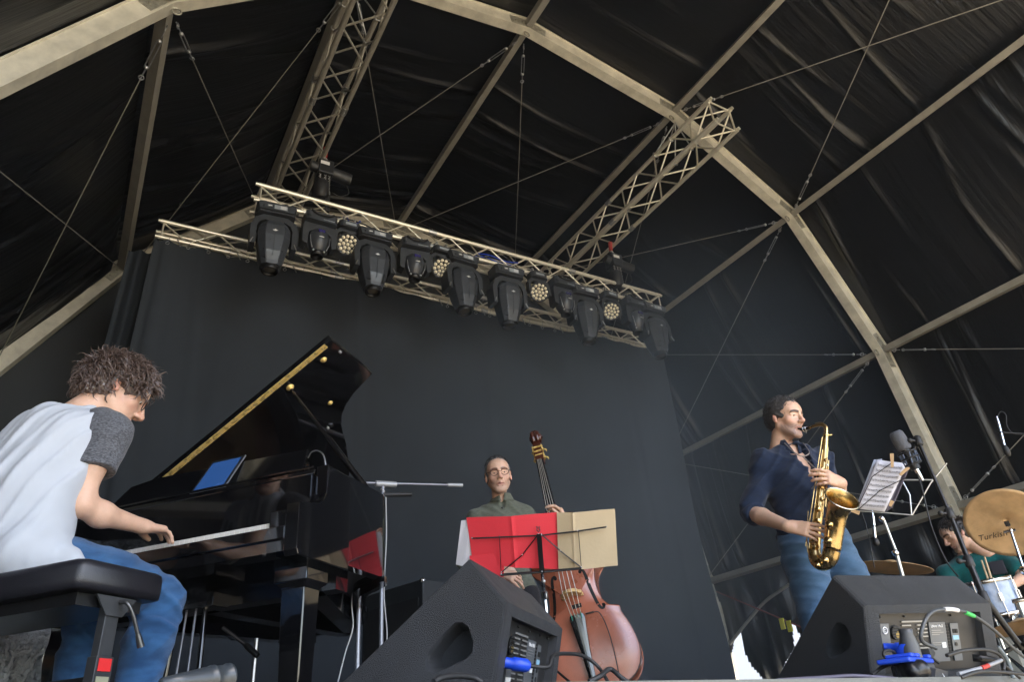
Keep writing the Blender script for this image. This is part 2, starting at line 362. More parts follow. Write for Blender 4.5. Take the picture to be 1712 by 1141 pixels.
# ================================================================ TRUSSES
def truss(name, axis, p0, L, s, seg, top_z=None, r=0.025, rb=0.010, mt=None):
    """square truss starting at p0 (lower corner), axis 'x' or 'y', section s"""
    t = empty(name, p0)
    if axis == 'x': A, B, Z = np.array([1, 0, 0.]), np.array([0, 1., 0]), np.array([0, 0, 1.])
    else: A, B, Z = np.array([0, 1., 0]), np.array([1., 0, 0]), np.array([0, 0, 1.])
    mt = mt or ALU
    for b in (0, 1):
        for z in (0, 1):
            q = MB(); o = B*b*s+Z*z*s; q.cyl(o, o+A*L, r, 12)
            for e in (-0.0, L): q.cyl(o+A*(e-0.03), o+A*(e+0.03), r*0.8, 10)
            q.build('chord', mt, t)
    n = round(L/seg)
    st_ = L/n
    for face, (o, d) in enumerate(((np.zeros(3), Z), (B*s, Z), (np.zeros(3), B), (Z*s, B))):
        q = MB()
        for k in range(n):
            a = o+A*(k*st_+0.04*0)+(d*s if k % 2 == 0 else 0); b = o+A*((k+1)*st_)+(0 if k % 2 == 0 else d*s)
            dd = nrm(b-a); q.cyl(a+dd*r*0.6, b-dd*r*0.6, rb, 8)
        for k in (0.03, L-0.03): q.cyl(o+A*k, o+A*k+d*s, rb, 8)
        q.build('lacing', mt, t)
    for k in range(1, int(L//2.0)+1):                 # connector sleeves where sections meet
        for b in (0, 1):
            for z in (0, 1): q = MB(); c = B*b*s+Z*z*s+A*(k*2.0); q.cyl(c-A*0.05, c+A*0.05, r*1.25, 12); q.cyl(c-Z*0.05, c+Z*0.05, 0.006, 6); q.build('connector', STEEL, t)
    return t
FT = truss('lighting_truss', 'x', (0.87, 6.10, 5.11), 5.52, 0.215, 0.275)
tag(FT, 'silver square lighting truss carrying the row of black moving lights', 'truss')
BT = truss('backdrop_truss', 'x', (0.05, 7.06, 5.06), 7.12, 0.215, 0.30)
tag(BT, 'silver square truss with the black backdrop cloth tied under it', 'truss')
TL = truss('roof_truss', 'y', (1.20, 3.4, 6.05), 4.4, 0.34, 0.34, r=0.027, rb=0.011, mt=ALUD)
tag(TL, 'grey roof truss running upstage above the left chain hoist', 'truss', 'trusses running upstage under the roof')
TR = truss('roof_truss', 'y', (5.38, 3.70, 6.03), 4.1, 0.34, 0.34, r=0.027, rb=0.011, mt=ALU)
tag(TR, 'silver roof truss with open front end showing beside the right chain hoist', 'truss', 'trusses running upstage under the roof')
# suspension chains of the roof trusses
for X, nodeX in ((1.37, 1.27), (5.55, 5.55)):
    top = np.array([nodeX, YM, 6.76 if X < 2 else 6.74])
    for dx, dy in ((-0.17, 0), (0.17, 0), (-0.17, 0.3), (0.17, 0.3)):
        q = MB(); q.tube([top, (X+dx, YM+dy, 6.39)], 0.009, 6); q.ring((X+dx, YM+dy, 6.37), (0, 1, 0), 0.035, 0.008); q.v = [tuple(TP(p)) for p in q.v]; q.build('truss_chain', STEEL, tent)
# backdrop
BD = mat('backdrop_cloth', (0.034, 0.0395, 0.047), 0.85, spec=0.2, var=(0.9, 0.14), bump=(260, 0.25))
bd = MB()
def bfn(u, v):
    x = 0.02+7.13*u; z = 5.02-5.0*v+0.012*math.sin(u*107)*(1-v)**8
    e = max(0, 1-u/0.035)
    y = 7.03+0.035*math.sin(x*1.7+0.4)+0.018*math.sin(x*4.1+v)*(0.3+v)+0.006*math.sin(x*11+2*v)+0.012*math.exp(-((x-6.75)/0.05)**2)-sum(0.022*math.exp(-((x-a-b*v)/c)**2)*math.exp(-((v-d)/0.35)**2) for a, b, c, d in ((0.5, 0.25, 0.035, 0.2), (0.9, -0.2, 0.05, 0.7), (2.3, 0.12, 0.04, 0.1), (4.1, -0.15, 0.05, 0.35), (5.3, 0.2, 0.04, 0.6), (6.3, 0.1, 0.05, 0.3)))+0.06*e*math.sin(u*240)+0.02*math.sin(v*5)*u
    if u > 0.97: x += 0.06*math.sin(v*9)*v
    return (x-0.06*v*(u < 0.02), y, z)
bd.grid(bfn, 160, 40)
bk = bd.build('backdrop_cloth', BD); tag(bk, 'large plain black backdrop cloth hanging behind the band', 'backdrop')
q = MB()
for k in range(34):
    x = 0.15+k*0.209; q.ring((x, 7.035, 4.985), (0.3, 1, 0), 0.018, 0.0035, 10, 5); q.tube([(x, 7.035, 5.0), (x+0.02, 7.04, 5.09)], 0.004, 5)
    if k % 3 == 0: q.tube([(x+0.09, 7.03, 5.06), (x+0.13, 7.02, 4.97)], 0.007, 5)
q.build('cloth_tie', STEEL, bk)
# left masking cloth between arch and backdrop, wrinkled
ms = MB(); ms.grid(lambda u, v: (-0.30+0.45*u+0.10*(1-v), 7.35-0.1*u+0.03*math.sin(u*19), 5.0-4.9*v), 40, 10)
tag(ms.build('masking_cloth', BD), 'narrow dark masking cloth hanging at the left edge of the backdrop', 'masking')
# ---- chain hoists
def hoist(loc, label):
    h = empty('chain_hoist', loc); tag(h, label, 'hoist', 'chain hoists lifting the lighting truss')
    q = MB(); q.box((0, 0, 0.1), (0.17, 0.2, 0.2)); q.cyl((-0.05, -0.02, 0.1), (0.30, -0.02, 0.06), 0.075, 16); q.cyl((-0.16, -0.02, 0.12), (-0.05, -0.02, 0.1), 0.06, 14); q.build('hoist_body', BLK, h, bevel=0.012)
    q = MB(); q.box((-0.02, -0.103, 0.14), (0.10, 0.004, 0.045)); q.build('nameplate', WHITE, h)
    q = MB(); q.tube(spline([(0.02, 0, 0.2), (0.03, 0, 0.27), (0.0, 0, 0.31), (-0.02, 0, 0.29)], 5), 0.011, 8); q.build('hook', STEEL, h)
    q = MB(); q.tube([(0, 0.01, 0.32), (0, 0.0, 0.46)], [0.026, 0.030], 10); q.build('red_sling', RED, h)
    q = MB(); q.lathe([(0.05, 0), (0.09, 0.05), (0.085, 0.22), (0.07, 0.24)], (-0.03, -0.03, -0.33), n=14); q.build('chain_bag', BLKR, h)
    for dx in (-0.06, 0.0, 0.045):
        q = MB()
        for k in range(13): q.ring((dx+0.006*(k % 2), -0.06, 0.0-k*0.022), (1, 0, 0) if k % 2 else (0, 1, 0), 0.011, 0.0035, 8, 4)
        q.build('lift_chain', STEEL, h)
    q = MB(); q.box((0.06, 0, -0.33), (0.05, 0.03, 0.28)); q.build('truss_sling', BLKR, h)
    q = MB(); q.tube(spline([(0.25, 0, 0.02), (0.3, 0.02, -0.1), (0.2, 0, -0.2), (0.1, 0, -0.18)], 6), 0.007, 6); q.build('control_cable', BLKR, h)
    return h
hoist((1.56, 6.15, 5.72), 'black chain hoist over the left part of the lighting truss')
hoist((5.68, 6.15, 5.62), 'black chain hoist with red sling over the right end of the lighting truss')
# ================================================================ implicit-surface modeller for figures
def smin(a, b, k):
    if k <= 0: return np.minimum(a, b)
    h = np.clip(0.5+0.5*(b-a)/k, 0, 1); return b*(1-h)+a*h-k*h*(1-h)
class Vox:
    def __init__(s, lo, hi, h):
        s.lo = np.array(lo, np.float32); s.h = h; s.n = np.maximum(4, np.ceil((np.array(hi)-s.lo)/h).astype(int)+1)
        s.ax = [(s.lo[i]+h*np.arange(s.n[i])).astype(np.float32) for i in range(3)]; s.F = np.full(tuple(s.n), 0.5, np.float32)
    def _sl(s, lo, hi):
        a = np.clip(np.floor((np.array(lo)-s.lo)/s.h).astype(int), 0, s.n); b = np.clip(np.ceil((np.array(hi)-s.lo)/s.h).astype(int)+1, 0, s.n)
        if np.any(b <= a): return None
        sl = tuple(slice(a[i], b[i]) for i in range(3))
        return sl, s.ax[0][sl[0]][:, None, None], s.ax[1][sl[1]][None, :, None], s.ax[2][sl[2]][None, None, :]
    def _put(s, sl, d, k, op):
        if op > 0: s.F[sl] = smin(s.F[sl], d, k)
        elif op < 0: s.F[sl] = -smin(-s.F[sl], d, k)
    def cap(s, a, b, ra, rb=None, k=0.01, op=1):
        rb = ra if rb is None else rb; a = np.array(a, np.float32); b = np.array(b, np.float32); m = max(ra, rb)+k+2*s.h
        q = s._sl(np.minimum(a, b)-m, np.maximum(a, b)+m)
        if q is None: return s
        sl, X, Y, Z = q; d = b-a; L = float(d@d)+1e-12
        t = np.clip(((X-a[0])*d[0]+(Y-a[1])*d[1]+(Z-a[2])*d[2])/L, 0, 1)
        D = np.sqrt((X-a[0]-t*d[0])**2+(Y-a[1]-t*d[1])**2+(Z-a[2]-t*d[2])**2)-(ra+(rb-ra)*t)
        s._put(sl, D, k, op); return s
    def chain(s, pts, rs, k=0.01):
        for i in range(len(pts)-1): s.cap(pts[i], pts[i+1], rs[i], rs[i+1], k)
        return s
    def ell(s, c, r, ax=None, k=0.01, op=1):
        c = np.array(c, np.float32); r = np.array(r, np.float32); m = float(r.max())+k+2*s.h
        q = s._sl(c-m, c+m)
        if q is None: return s
        sl, X, Y, Z = q; X = X-c[0]; Y = Y-c[1]; Z = Z-c[2]
        if ax is not None:
            A = np.array(ax, np.float32); X, Y, Z = (A[0][0]*X+A[0][1]*Y+A[0][2]*Z, A[1][0]*X+A[1][1]*Y+A[1][2]*Z, A[2][0]*X+A[2][1]*Y+A[2][2]*Z)
        k1 = np.sqrt((X/r[0])**2+(Y/r[1])**2+(Z/r[2])**2); k2 = np.sqrt((X/r[0]**2)**2+(Y/r[1]**2)**2+(Z/r[2]**2)**2)+1e-9
        s._put(sl, k1*(k1-1)/k2, k, op); return s
    def disp(s, fn): s.F += fn(s.ax[0][:, None, None], s.ax[1][None, :, None], s.ax[2][None, None, :]).astype(np.float32); return s
    def cut(s, n, d, k=0.0):
        """keep the side where n.p < d"""
        n = nrm(n); D = s.ax[0][:, None, None]*n[0]+s.ax[1][None, :, None]*n[1]+s.ax[2][None, None, :]*n[2]-d
        s.F = -smin(-s.F, -D.astype(np.float32), k); return s
    def surf(s):
        F = s.F.copy(); F[0] = F[-1] = 0.5; F[:, 0] = F[:, -1] = 0.5; F[:, :, 0] = F[:, :, -1] = 0.5
        I = F < 0; nx, ny, nz = F.shape
        cnt = np.zeros((nx-1, ny-1, nz-1), np.int8)
        for i in (0, 1):
            for j in (0, 1):
                for k in (0, 1): cnt += I[i:nx-1+i, j:ny-1+j, k:nz-1+k]
        act = (cnt > 0) & (cnt < 8); idx = np.full(act.shape, -1, np.int64); c = np.argwhere(act); idx[act] = np.arange(len(c))
        acc = np.zeros((len(c), 3)); num = np.zeros(len(c))
        cor = [(i, j, k) for i in (0, 1) for j in (0, 1) for k in (0, 1)]
        for p in cor:
            for a in range(3):
                if p[a]: continue
                q = list(p); q[a] = 1
                f0 = F[c[:, 0]+p[0], c[:, 1]+p[1], c[:, 2]+p[2]]; f1 = F[c[:, 0]+q[0], c[:, 1]+q[1], c[:, 2]+q[2]]
                m = (f0 < 0) != (f1 < 0); t = np.where(m, f0/np.where(m, f0-f1, 1), 0)
                v = np.array(p, float)[None, :].repeat(len(c), 0); v[:, a] += t; acc[m] += v[m]; num[m] += 1
        V = s.lo[None, :]+(c+acc/np.maximum(num, 1)[:, None])*s.h; Q = []
        for a in range(3):
            b, d = (a+1) % 3, (a+2) % 3
            lo = [slice(None)]*3; hi = [slice(None)]*3; lo[a] = slice(0, F.shape[a]-1); hi[a] = slice(1, None)
            S0 = I[tuple(lo)]; S1 = I[tuple(hi)]; e = np.argwhere(S0 != S1)
            e = e[(e[:, b] > 0) & (e[:, d] > 0) & (e[:, b] < F.shape[b]-1) & (e[:, d] < F.shape[d]-1)]
            def g(ob, od):
                q = e.copy(); q[:, b] -= ob; q[:, d] -= od; return idx[q[:, 0], q[:, 1], q[:, 2]]
            quad = np.stack([g(1, 1), g(0, 1), g(0, 0), g(1, 0)], 1); flip = S0[tuple(e.T)] == False
            quad[flip] = quad[flip][:, ::-1]; Q.append(quad)
        return V, np.concatenate(Q)
def np_mesh(name, parts, tint=None):
    """parts = [(V, Q)...] joined as one mesh, optional tint function on vertices -> rgb"""
    V = np.concatenate([p[0] for p in parts]); Q = []; o = 0
    for v, q in parts: Q.append(q+o); o += len(v)
    Q = np.concatenate(Q); Q = Q[(Q >= 0).all(1)]
    me = bpy.data.meshes.new(name); me.vertices.add(len(V)); me.vertices.foreach_set('co', V.astype(np.float32).ravel())
    me.loops.add(len(Q)*4); me.loops.foreach_set('vertex_index', Q.ravel().astype(np.int32)); me.polygons.add(len(Q))
    me.polygons.foreach_set('loop_start', (np.arange(len(Q))*4).astype(np.int32)); me.polygons.foreach_set('loop_total', np.full(len(Q), 4, np.int32))
    me.update(calc_edges=True); me.validate(); me.polygons.foreach_set('use_smooth', [True]*len(me.polygons))
    if tint is not None:
        T = np.concatenate(tint) if isinstance(tint, list) else tint(V)
        at_ = me.color_attributes.new('tint', 'FLOAT_COLOR', 'POINT'); at_.data.foreach_set('color', np.concatenate([T, np.ones((len(T), 1))], 1).astype(np.float32).ravel())
    return me
def xf(part, R, o):
    """R rows = local axes in world"""
    return (part[0]@np.asarray(R)+np.asarray(o), part[1])
def ridges(dirs, amp, seed=0):
    """cloth folds: sum of sharpened travelling waves; dirs = [(kx,ky,kz)]"""
    rn = np.random.RandomState(seed); ph = rn.uniform(0, 6.28, (len(dirs), 4))
    def fn(X, Y, Z):
        o = 0
        for (kx, ky, kz), p in zip(dirs, ph):
            wv = kx*X+ky*Y+kz*Z+p[0]+1.3*np.sin(5.1*X+7.3*Z+p[1])+0.9*np.sin(6.7*Y-4.1*Z+p[2])
            m = 0.5+0.5*np.sin(3.1*X+4.3*Y-3.7*Z+p[3]); s_ = 0.5+0.5*np.sin(wv); o = o-amp*(s_**3)*m
        return o
    return fn
# ---- faces and heads ---------------------------------------------------------------
def head_part(neck=0.11, neck_dir=(0, -0.02, -1), age=0.5, h=0.0028, nr=0.050, jaw=1.0, body=None, lid=0.0):
    """local: x = the person's left... +y = where the face looks, z up, origin between the ears"""
    v = Vox((-0.105, -0.13, -0.24), (0.105, 0.15, 0.15), h)
    v.ell((0, -0.018, 0.035), (0.074, 0.095, 0.088), k=0.02); v.ell((0, 0.028, -0.03), (0.058, 0.066, 0.085), k=0.03)
    v.ell((0, 0.04, 0.04), (0.06, 0.052, 0.05), k=0.03)
    for s in (-1, 1):
        v.cap((s*0.052*jaw, 0.0, -0.05), (s*0.022*jaw, 0.066, -0.098), 0.018, 0.016, 0.02)
        v.ell((s*0.043, 0.056, -0.022), (0.02, 0.02, 0.018), k=0.02)
        v.cap((s*0.012, 0.089, 0.024), (s*0.046, 0.072, 0.024), 0.009, 0.008, 0.012)
        v.ell((s*0.031, 0.098, 0.006), (0.017, 0.016, 0.011), k=0.012, op=-1)
        v.cap((s*0.018, 0.083, 0.0105-lid*0.006), (s*0.045, 0.072, 0.008-lid*0.006), 0.0072+lid*0.003, 0.006+lid*0.003, 0.005)       # upper lid
        v.cap((s*0.019, 0.080, -0.006), (s*0.043, 0.072, -0.005), 0.0045, 0.004, 0.005)      # lower lid
        v.ell((s*0.077, -0.008, -0.002), (0.008, 0.017, 0.029), k=0.004); v.ell((s*0.086, -0.002, 0.004), (0.006, 0.009, 0.016), k=0.004, op=-1)
        v.ell((s*0.078, -0.002, -0.028), (0.006, 0.008, 0.009), k=0.004)
        v.ell((s*0.011, 0.1, -0.033), (0.008, 0.011, 0.008), k=0.005); v.ell((s*0.076, 0.004, 0.0), (0.006, 0.006, 0.022), k=0.006, op=-1)
    v.ell((0, 0.074, -0.103), (0.02, 0.015, 0.015), k=0.02)
    v.cap((0, 0.09, 0.018), (0, 0.112, -0.024), 0.007, 0.011, 0.01); v.ell((0, 0.113, -0.028), (0.011, 0.011, 0.010), k=0.006)
    for s in (-1, 1): v.ell((s*0.006, 0.109, -0.042), (0.004, 0.006, 0.004), k=0.003, op=-1)
    v.cap((-0.020, 0.078, -0.062), (0, 0.089, -0.059), 0.004, 0.006, 0.008); v.cap((0.020, 0.078, -0.062), (0, 0.089, -0.059), 0.004, 0.006, 0.008)
    v.cap((-0.012, 0.082, -0.073), (0.012, 0.082, -0.073), 0.0062, 0.0062, 0.008)
    v.cap((-0.024, 0.086, -0.0665), (0.024, 0.086, -0.0665), 0.002, k=0.003, op=-1)
    for s in (-1, 1): v.cap((s*0.022, 0.094, -0.034), (s*0.032, 0.082, -0.062), 0.0035, 0.002, 0.006, -1)
    nd = nrm(neck_dir); v.cap((0, -0.018, -0.03), np.array([0, -0.022, -0.05])+nd*neck*1.4, nr, nr*1.06, 0.025)
    if body: body(v)
    return v.surf()
def head_tint(beard=0.0, V=None, brow=(0.25, 0.2, 0.17)):
    """skin colour features and a painted shade line between the lips, placed on the local head"""
    T = np.ones((len(V), 3)); x, y, z = V.T
    lip = np.exp(-((z+0.067)/0.009)**2-((x)/0.025)**4)*(y > 0.07); T = T*(1-lip[:, None]*np.array([0.25, 0.52, 0.45])); ml = np.exp(-((z+0.0665)/0.0022)**2-((x)/0.024)**4)*(y > 0.07); T = T*(1-0.7*ml[:, None])  # ml: shade in the mouth crease, painted as a dark line
    ch = np.exp(-((np.abs(x)-0.045)/0.02)**2-((z+0.03)/0.022)**2)*(y > 0.02); T = T*(1-ch[:, None]*np.array([0.0, 0.12, 0.1]))
    nose = np.exp(-(x/0.016)**2-((z+0.028)/0.02)**2)*(y > 0.095); T = T*(1-nose[:, None]*np.array([0.02, 0.15, 0.13]))
    ear = np.clip((np.abs(x)-0.072)/0.01, 0, 1)*(np.abs(z) < 0.045)*(y < 0.03); T = T*(1-ear[:, None]*np.array([0.0, 0.2, 0.18]))
    bz = 0.0265-0.005*((np.abs(x)-0.03)/0.02)**2
    br = np.exp(-((z-bz)/0.0075)**4)*(np.abs(x) > 0.010)*(np.abs(x) < 0.054)*(y > 0.055); T = T*(1-br[:, None]*(1-np.array(brow)))
    if beard:
        n = 0.75+0.25*np.sin(x*900+z*700)*np.sin(y*800-z*500)
        b = np.clip((-0.032-z+0.25*np.maximum(0, 0.05-y)*0)/0.022, 0, 1)*np.clip((z+0.15)/0.03, 0, 1)*np.clip((y+0.0)/0.02, 0, 1)
        b = np.maximum(b*(1-0.9*lip), np.exp(-((z+0.050)/0.007)**2-(x/0.026)**2)*(y > 0.07))*n; T = T*(1-np.minimum(0.85, beard*b[:, None]*np.array([0.70, 0.68, 0.62])))
    return T
def eyes(parent, R, o, look=(0, 1, 0), half=0.0):
    EW = mat('eye_white', (0.7, 0.68, 0.65), 0.25); IR = mat('iris', (0.06, 0.035, 0.02), 0.15)
    for s in (-1, 1):
        q = MB(); c = np.array([s*0.031, 0.0745, 0.004]); q.sph(c, 0.0108, 12); q.cur = 1; d = nrm(look); q.sph(c+d*0.0065, 0.0062, 10)
        q.v = [tuple(np.array(p)@R+o) for p in q.v]; q.build('eye', [EW, IR], parent)
def glasses(R, o, m, parent, tilt=0):
    q = MB()
    for s in (-1, 1):
        pts = [np.array([s*0.033+0.022*math.cos(a)*(1.08), 0.101-0.010*abs(math.cos(a)*0+s*0.33+0.35*math.cos(a)*s), 0.002+0.0185*math.sin(a)]) for a in [2*math.pi*i/20 for i in range(20)]]
        q.tube(pts, 0.0019, 6, closed=True); q.tube([(s*0.057, 0.094, 0.008), (s*0.077, 0.06, 0.010), (s*0.084, 0.0, 0.006), (s*0.082, -0.02, -0.01)], 0.0016, 6)
    q.tube([(-0.011, 0.101, 0.006), (0, 0.104, 0.009), (0.011, 0.101, 0.006)], 0.0018, 6)
    q.v = [tuple(np.array(p)@R+o) for p in q.v]; return q.build('glasses', m, parent)
def hair_shell(name, m, parent, R, o, thick=0.006, back=-0.055, hline=0.0, fn=None, h=0.004):
    v = Vox((-0.11, -0.15, -0.12), (0.11, 0.13, 0.17), h)
    v.ell((0, -0.018, 0.035), (0.074+thick, 0.095+thick, 0.088+thick), k=0.02); v.ell((0, -0.045, -0.01), (0.068+thick*.7, 0.066+thick, 0.075), k=0.03)
    v.ell((0, 0.115, -0.045+hline), (0.078, 0.085, 0.125), k=0.006, op=-1)
    for s in (-1, 1): v.ell((s*0.088, 0.010, -0.045), (0.035, 0.030, 0.05), k=0.006, op=-1)
    v.cut((0, 0.25, -1), -back, 0.01)
    v.disp(fn or (lambda X, Y, Z: 0.003*np.sin(140*X+40*Y)*np.sin(120*Z+60*Y)+0.0015*np.sin(260*X+90*Z)))
    me = np_mesh(name, [xf(v.surf(), R, o)]); return link(name, me, m, parent)
def locks(name, m, parent, R, o, spec, seed=1):
    """hair as tapered curly locks on the skull: spec = list of dict(n, region fn(dir)->bool, len, r, curl, flow fn)"""
    rn = random.Random(seed); q = MB(); c0 = np.array([0, -0.018, 0.035]); rr = np.array([0.075, 0.096, 0.089])
    for sp in spec:
        k = 0; tries = 0
        while k < sp['n'] and tries < sp['n']*40:
            tries += 1
            d = nrm([rn.gauss(0, 1), rn.gauss(0, 1), rn.gauss(0, 1)])
            if not sp['region'](d): continue
            if abs(d[0]) > 0.78 and -0.75 < d[2] < -0.08 and -0.22 < d[1] < 0.6: continue
            k += 1; p = c0+d*rr; fl = nrm(np.array(sp['flow'](d))+np.array([rn.gauss(0, .3), rn.gauss(0, .3), rn.gauss(0, .3)])*sp.get('mess', 1))
            fl = nrm(fl-d*(fl@d)); sd_ = np.cross(d, fl); L = sp['len']*rn.uniform(0.6, 1.2); pts = []; rs_ = []; ph = rn.uniform(0, 6.28); n = sp.get('seg', 7); lift = sp['lift']*rn.uniform(0.5, 1.3)
            cur = p-d*0.004; dirn = nrm(fl+d*sp.get('stand', 0.5))
            for i in range(n+1):
                t = i/n; pts.append(cur+sd_*math.sin(ph+t*sp['turns']*6.28)*sp['curl']*t**0.5+d*math.cos(ph+t*sp['turns']*6.28)*sp['curl']*0.7*t**0.5)
                rs_.append(max(0.0004, sp['r']*(0.75+0.5*math.sin(math.pi*min(1, t*1.1)))*(1-t**3*0.93)))
                e = (cur-c0)/rr; ln = np.linalg.norm(e); out = nrm(e/rr)
                dirn = nrm(dirn*0.75+np.array(sp['fall'])*0.25+fl*0.15)
                if ln < 1+lift/0.085: dirn = nrm(dirn+out*0.35)
                elif ln > 1+lift/0.085*1.3: dirn = nrm(dirn-out*0.4)
                cur = cur+dirn*L/n
            q.tube(pts, rs_, sp.get('sides', 5), flat=sp.get('flat', 0.6))
    q.v = [tuple(np.array(p)@R+o) for p in q.v]; return q.build(name, m, parent)
# ---- hands --------------------------------------------------------------------------
def hand_prims(v, W, D, U, side, curls, spread=0.12, thumb=(0.5, 0.35), s=1.0, skip=()):
    """adds a hand to the grid v. W wrist, D direction of the fingers, U back-of-hand normal, side=+1 if the thumb lies towards cross(D,U).
    curls = per finger (index..little) bend in radians of each joint"""
    D = nrm(D); U = np.asarray(U, float); U = nrm(U-D*(U@D)); T = np.cross(D, U)*side; W = np.asarray(W, float)
    P = lambda a, b, c: W+(D*a+T*b+U*c)*s
    for b, r in ((0.026, 0.0135), (0.009, 0.0145), (-0.009, 0.0135), (-0.025, 0.012)): v.cap(P(0.008, b*0.55, -0.002), P(0.083, b, 0.0), 0.0155*s, r*s, 0.012)
    v.cap(P(-0.01, 0, 0), P(0.02, 0, 0), 0.022*s, 0.022*s, 0.015)
    tips = []
    for i, (b, L, r) in enumerate(((0.029, (0.040, 0.024, 0.020), 0.0088), (0.010, (0.045, 0.028, 0.021), 0.009), (-0.009, (0.041, 0.026, 0.020), 0.0086), (-0.026, (0.032, 0.019, 0.017), 0.0076))):
        p = P(0.084-0.004*abs(i-1), b, 0.001); sp = (1.3-i)*spread; d = nrm(D*math.cos(sp)+T*math.sin(sp)); a = 0.0
        cu = curls[i]; cu = (cu, cu, cu*0.7) if np.isscalar(cu) else cu
        for j in range(3):
            a += cu[j]; dd = d*math.cos(a)-U*math.sin(a); q = p+dd*L[j]*s; v.cap(p, q, (r-0.0007*j)*s, (r-0.0007*(j+1))*s, 0.004); p = q
        tips.append(p)
    a, c = thumb; p0 = P(0.018, 0.020, -0.006); d1 = nrm(D*math.cos(a)+T*math.sin(a)-U*c); p1 = p0+d1*0.042*s; d2 = nrm(D*math.cos(a*0.6)+T*math.sin(a*0.6)-U*c*1.1); p2 = p1+d2*0.032*s; p3 = p2+nrm(D*math.cos(a*0.25)+T*math.sin(a*0.25)-U*c*1.3)*0.025*s
    v.cap(p0, p1, 0.0165*s, 0.0125*s, 0.012); v.cap(p1, p2, 0.0118*s, 0.0105*s, 0.004); v.cap(p2, p3, 0.0105*s, 0.0085*s, 0.003)
    return tips
def arm_part(pts, rs, hand=None, h=0.003, kk=0.02):
    """one limb (upper arm to finger tips) as a single surface"""
    A = np.array(pts+([pts[-1]] if hand is None else [np.array(pts[-1])+nrm(hand['D'])*0.2])); lo = A.min(0)-0.075; hi = A.max(0)+0.075
    v = Vox(lo, hi, h)
    for i in range(len(pts)-1): v.cap(pts[i], pts[i+1], rs[i], rs[i+1], kk)
    if hand: hand_prims(v, pts[-1], **hand)
    return v.surf()
SKIN = mat('skin', (0.64, 0.40, 0.285), 0.46, attr=True, bump=(180, 0.12), var=(40, 0.07))
_, _, _p = nodes_of(SKIN); _p.inputs['Subsurface Weight'].default_value = 0.12; _p.inputs['Subsurface Radius'].default_value = (0.02, 0.008, 0.004); _p.inputs['Subsurface Scale'].default_value = 0.4
def ones(p, c=(1, 1, 1)): return np.ones((len(p[0]), 3))*np.array(c)
# ================================================================ MOVING LIGHTS ON THE TRUSS
HEADM = mat('fixture_shell', (0.042, 0.047, 0.056), 0.36, spec=0.6, var=(12, 0.12))
YOKEM = mat('fixture_yoke', (0.030, 0.033, 0.038), 0.5, var=(15, 0.15))
PANEL = mat('display_panel', (0.30, 0.33, 0.37), 0.35)
LENSM = mat('lens_glass', (0.10, 0.09, 0.07), 0.15, spec=0.8)
LCD = mat('display_glass', (0.04, 0.035, 0.16), 0.15)
LEDM = mat('led_lens', (0.95, 0.86, 0.66), 0.2, spec=0.9)
def ring8(c, wx, wy, ch, n=None):
    """chamfered rectangle ring in XY at height"""
    x, y, z = c; a, b = wx/2, wy/2
    return [np.array([x+p, y+q, z]) for p, q in ((-a+ch, -b), (a-ch, -b), (a, -b+ch), (a, b-ch), (a-ch, b), (-a+ch, b), (-a, b-ch), (-a, -b+ch))]
def clamp(root, x, top):
    q = MB(); q.box((x, 0, 0.03), (0.035, 0.05, 0.05)); q.ring((x, 0, top), (1, 0, 0), 0.03, 0.008, 12, 6); q.cyl((x, -0.05, 0.05), (x, 0.05, 0.05), 0.006, 6); q.build('clamp', STEEL, root)
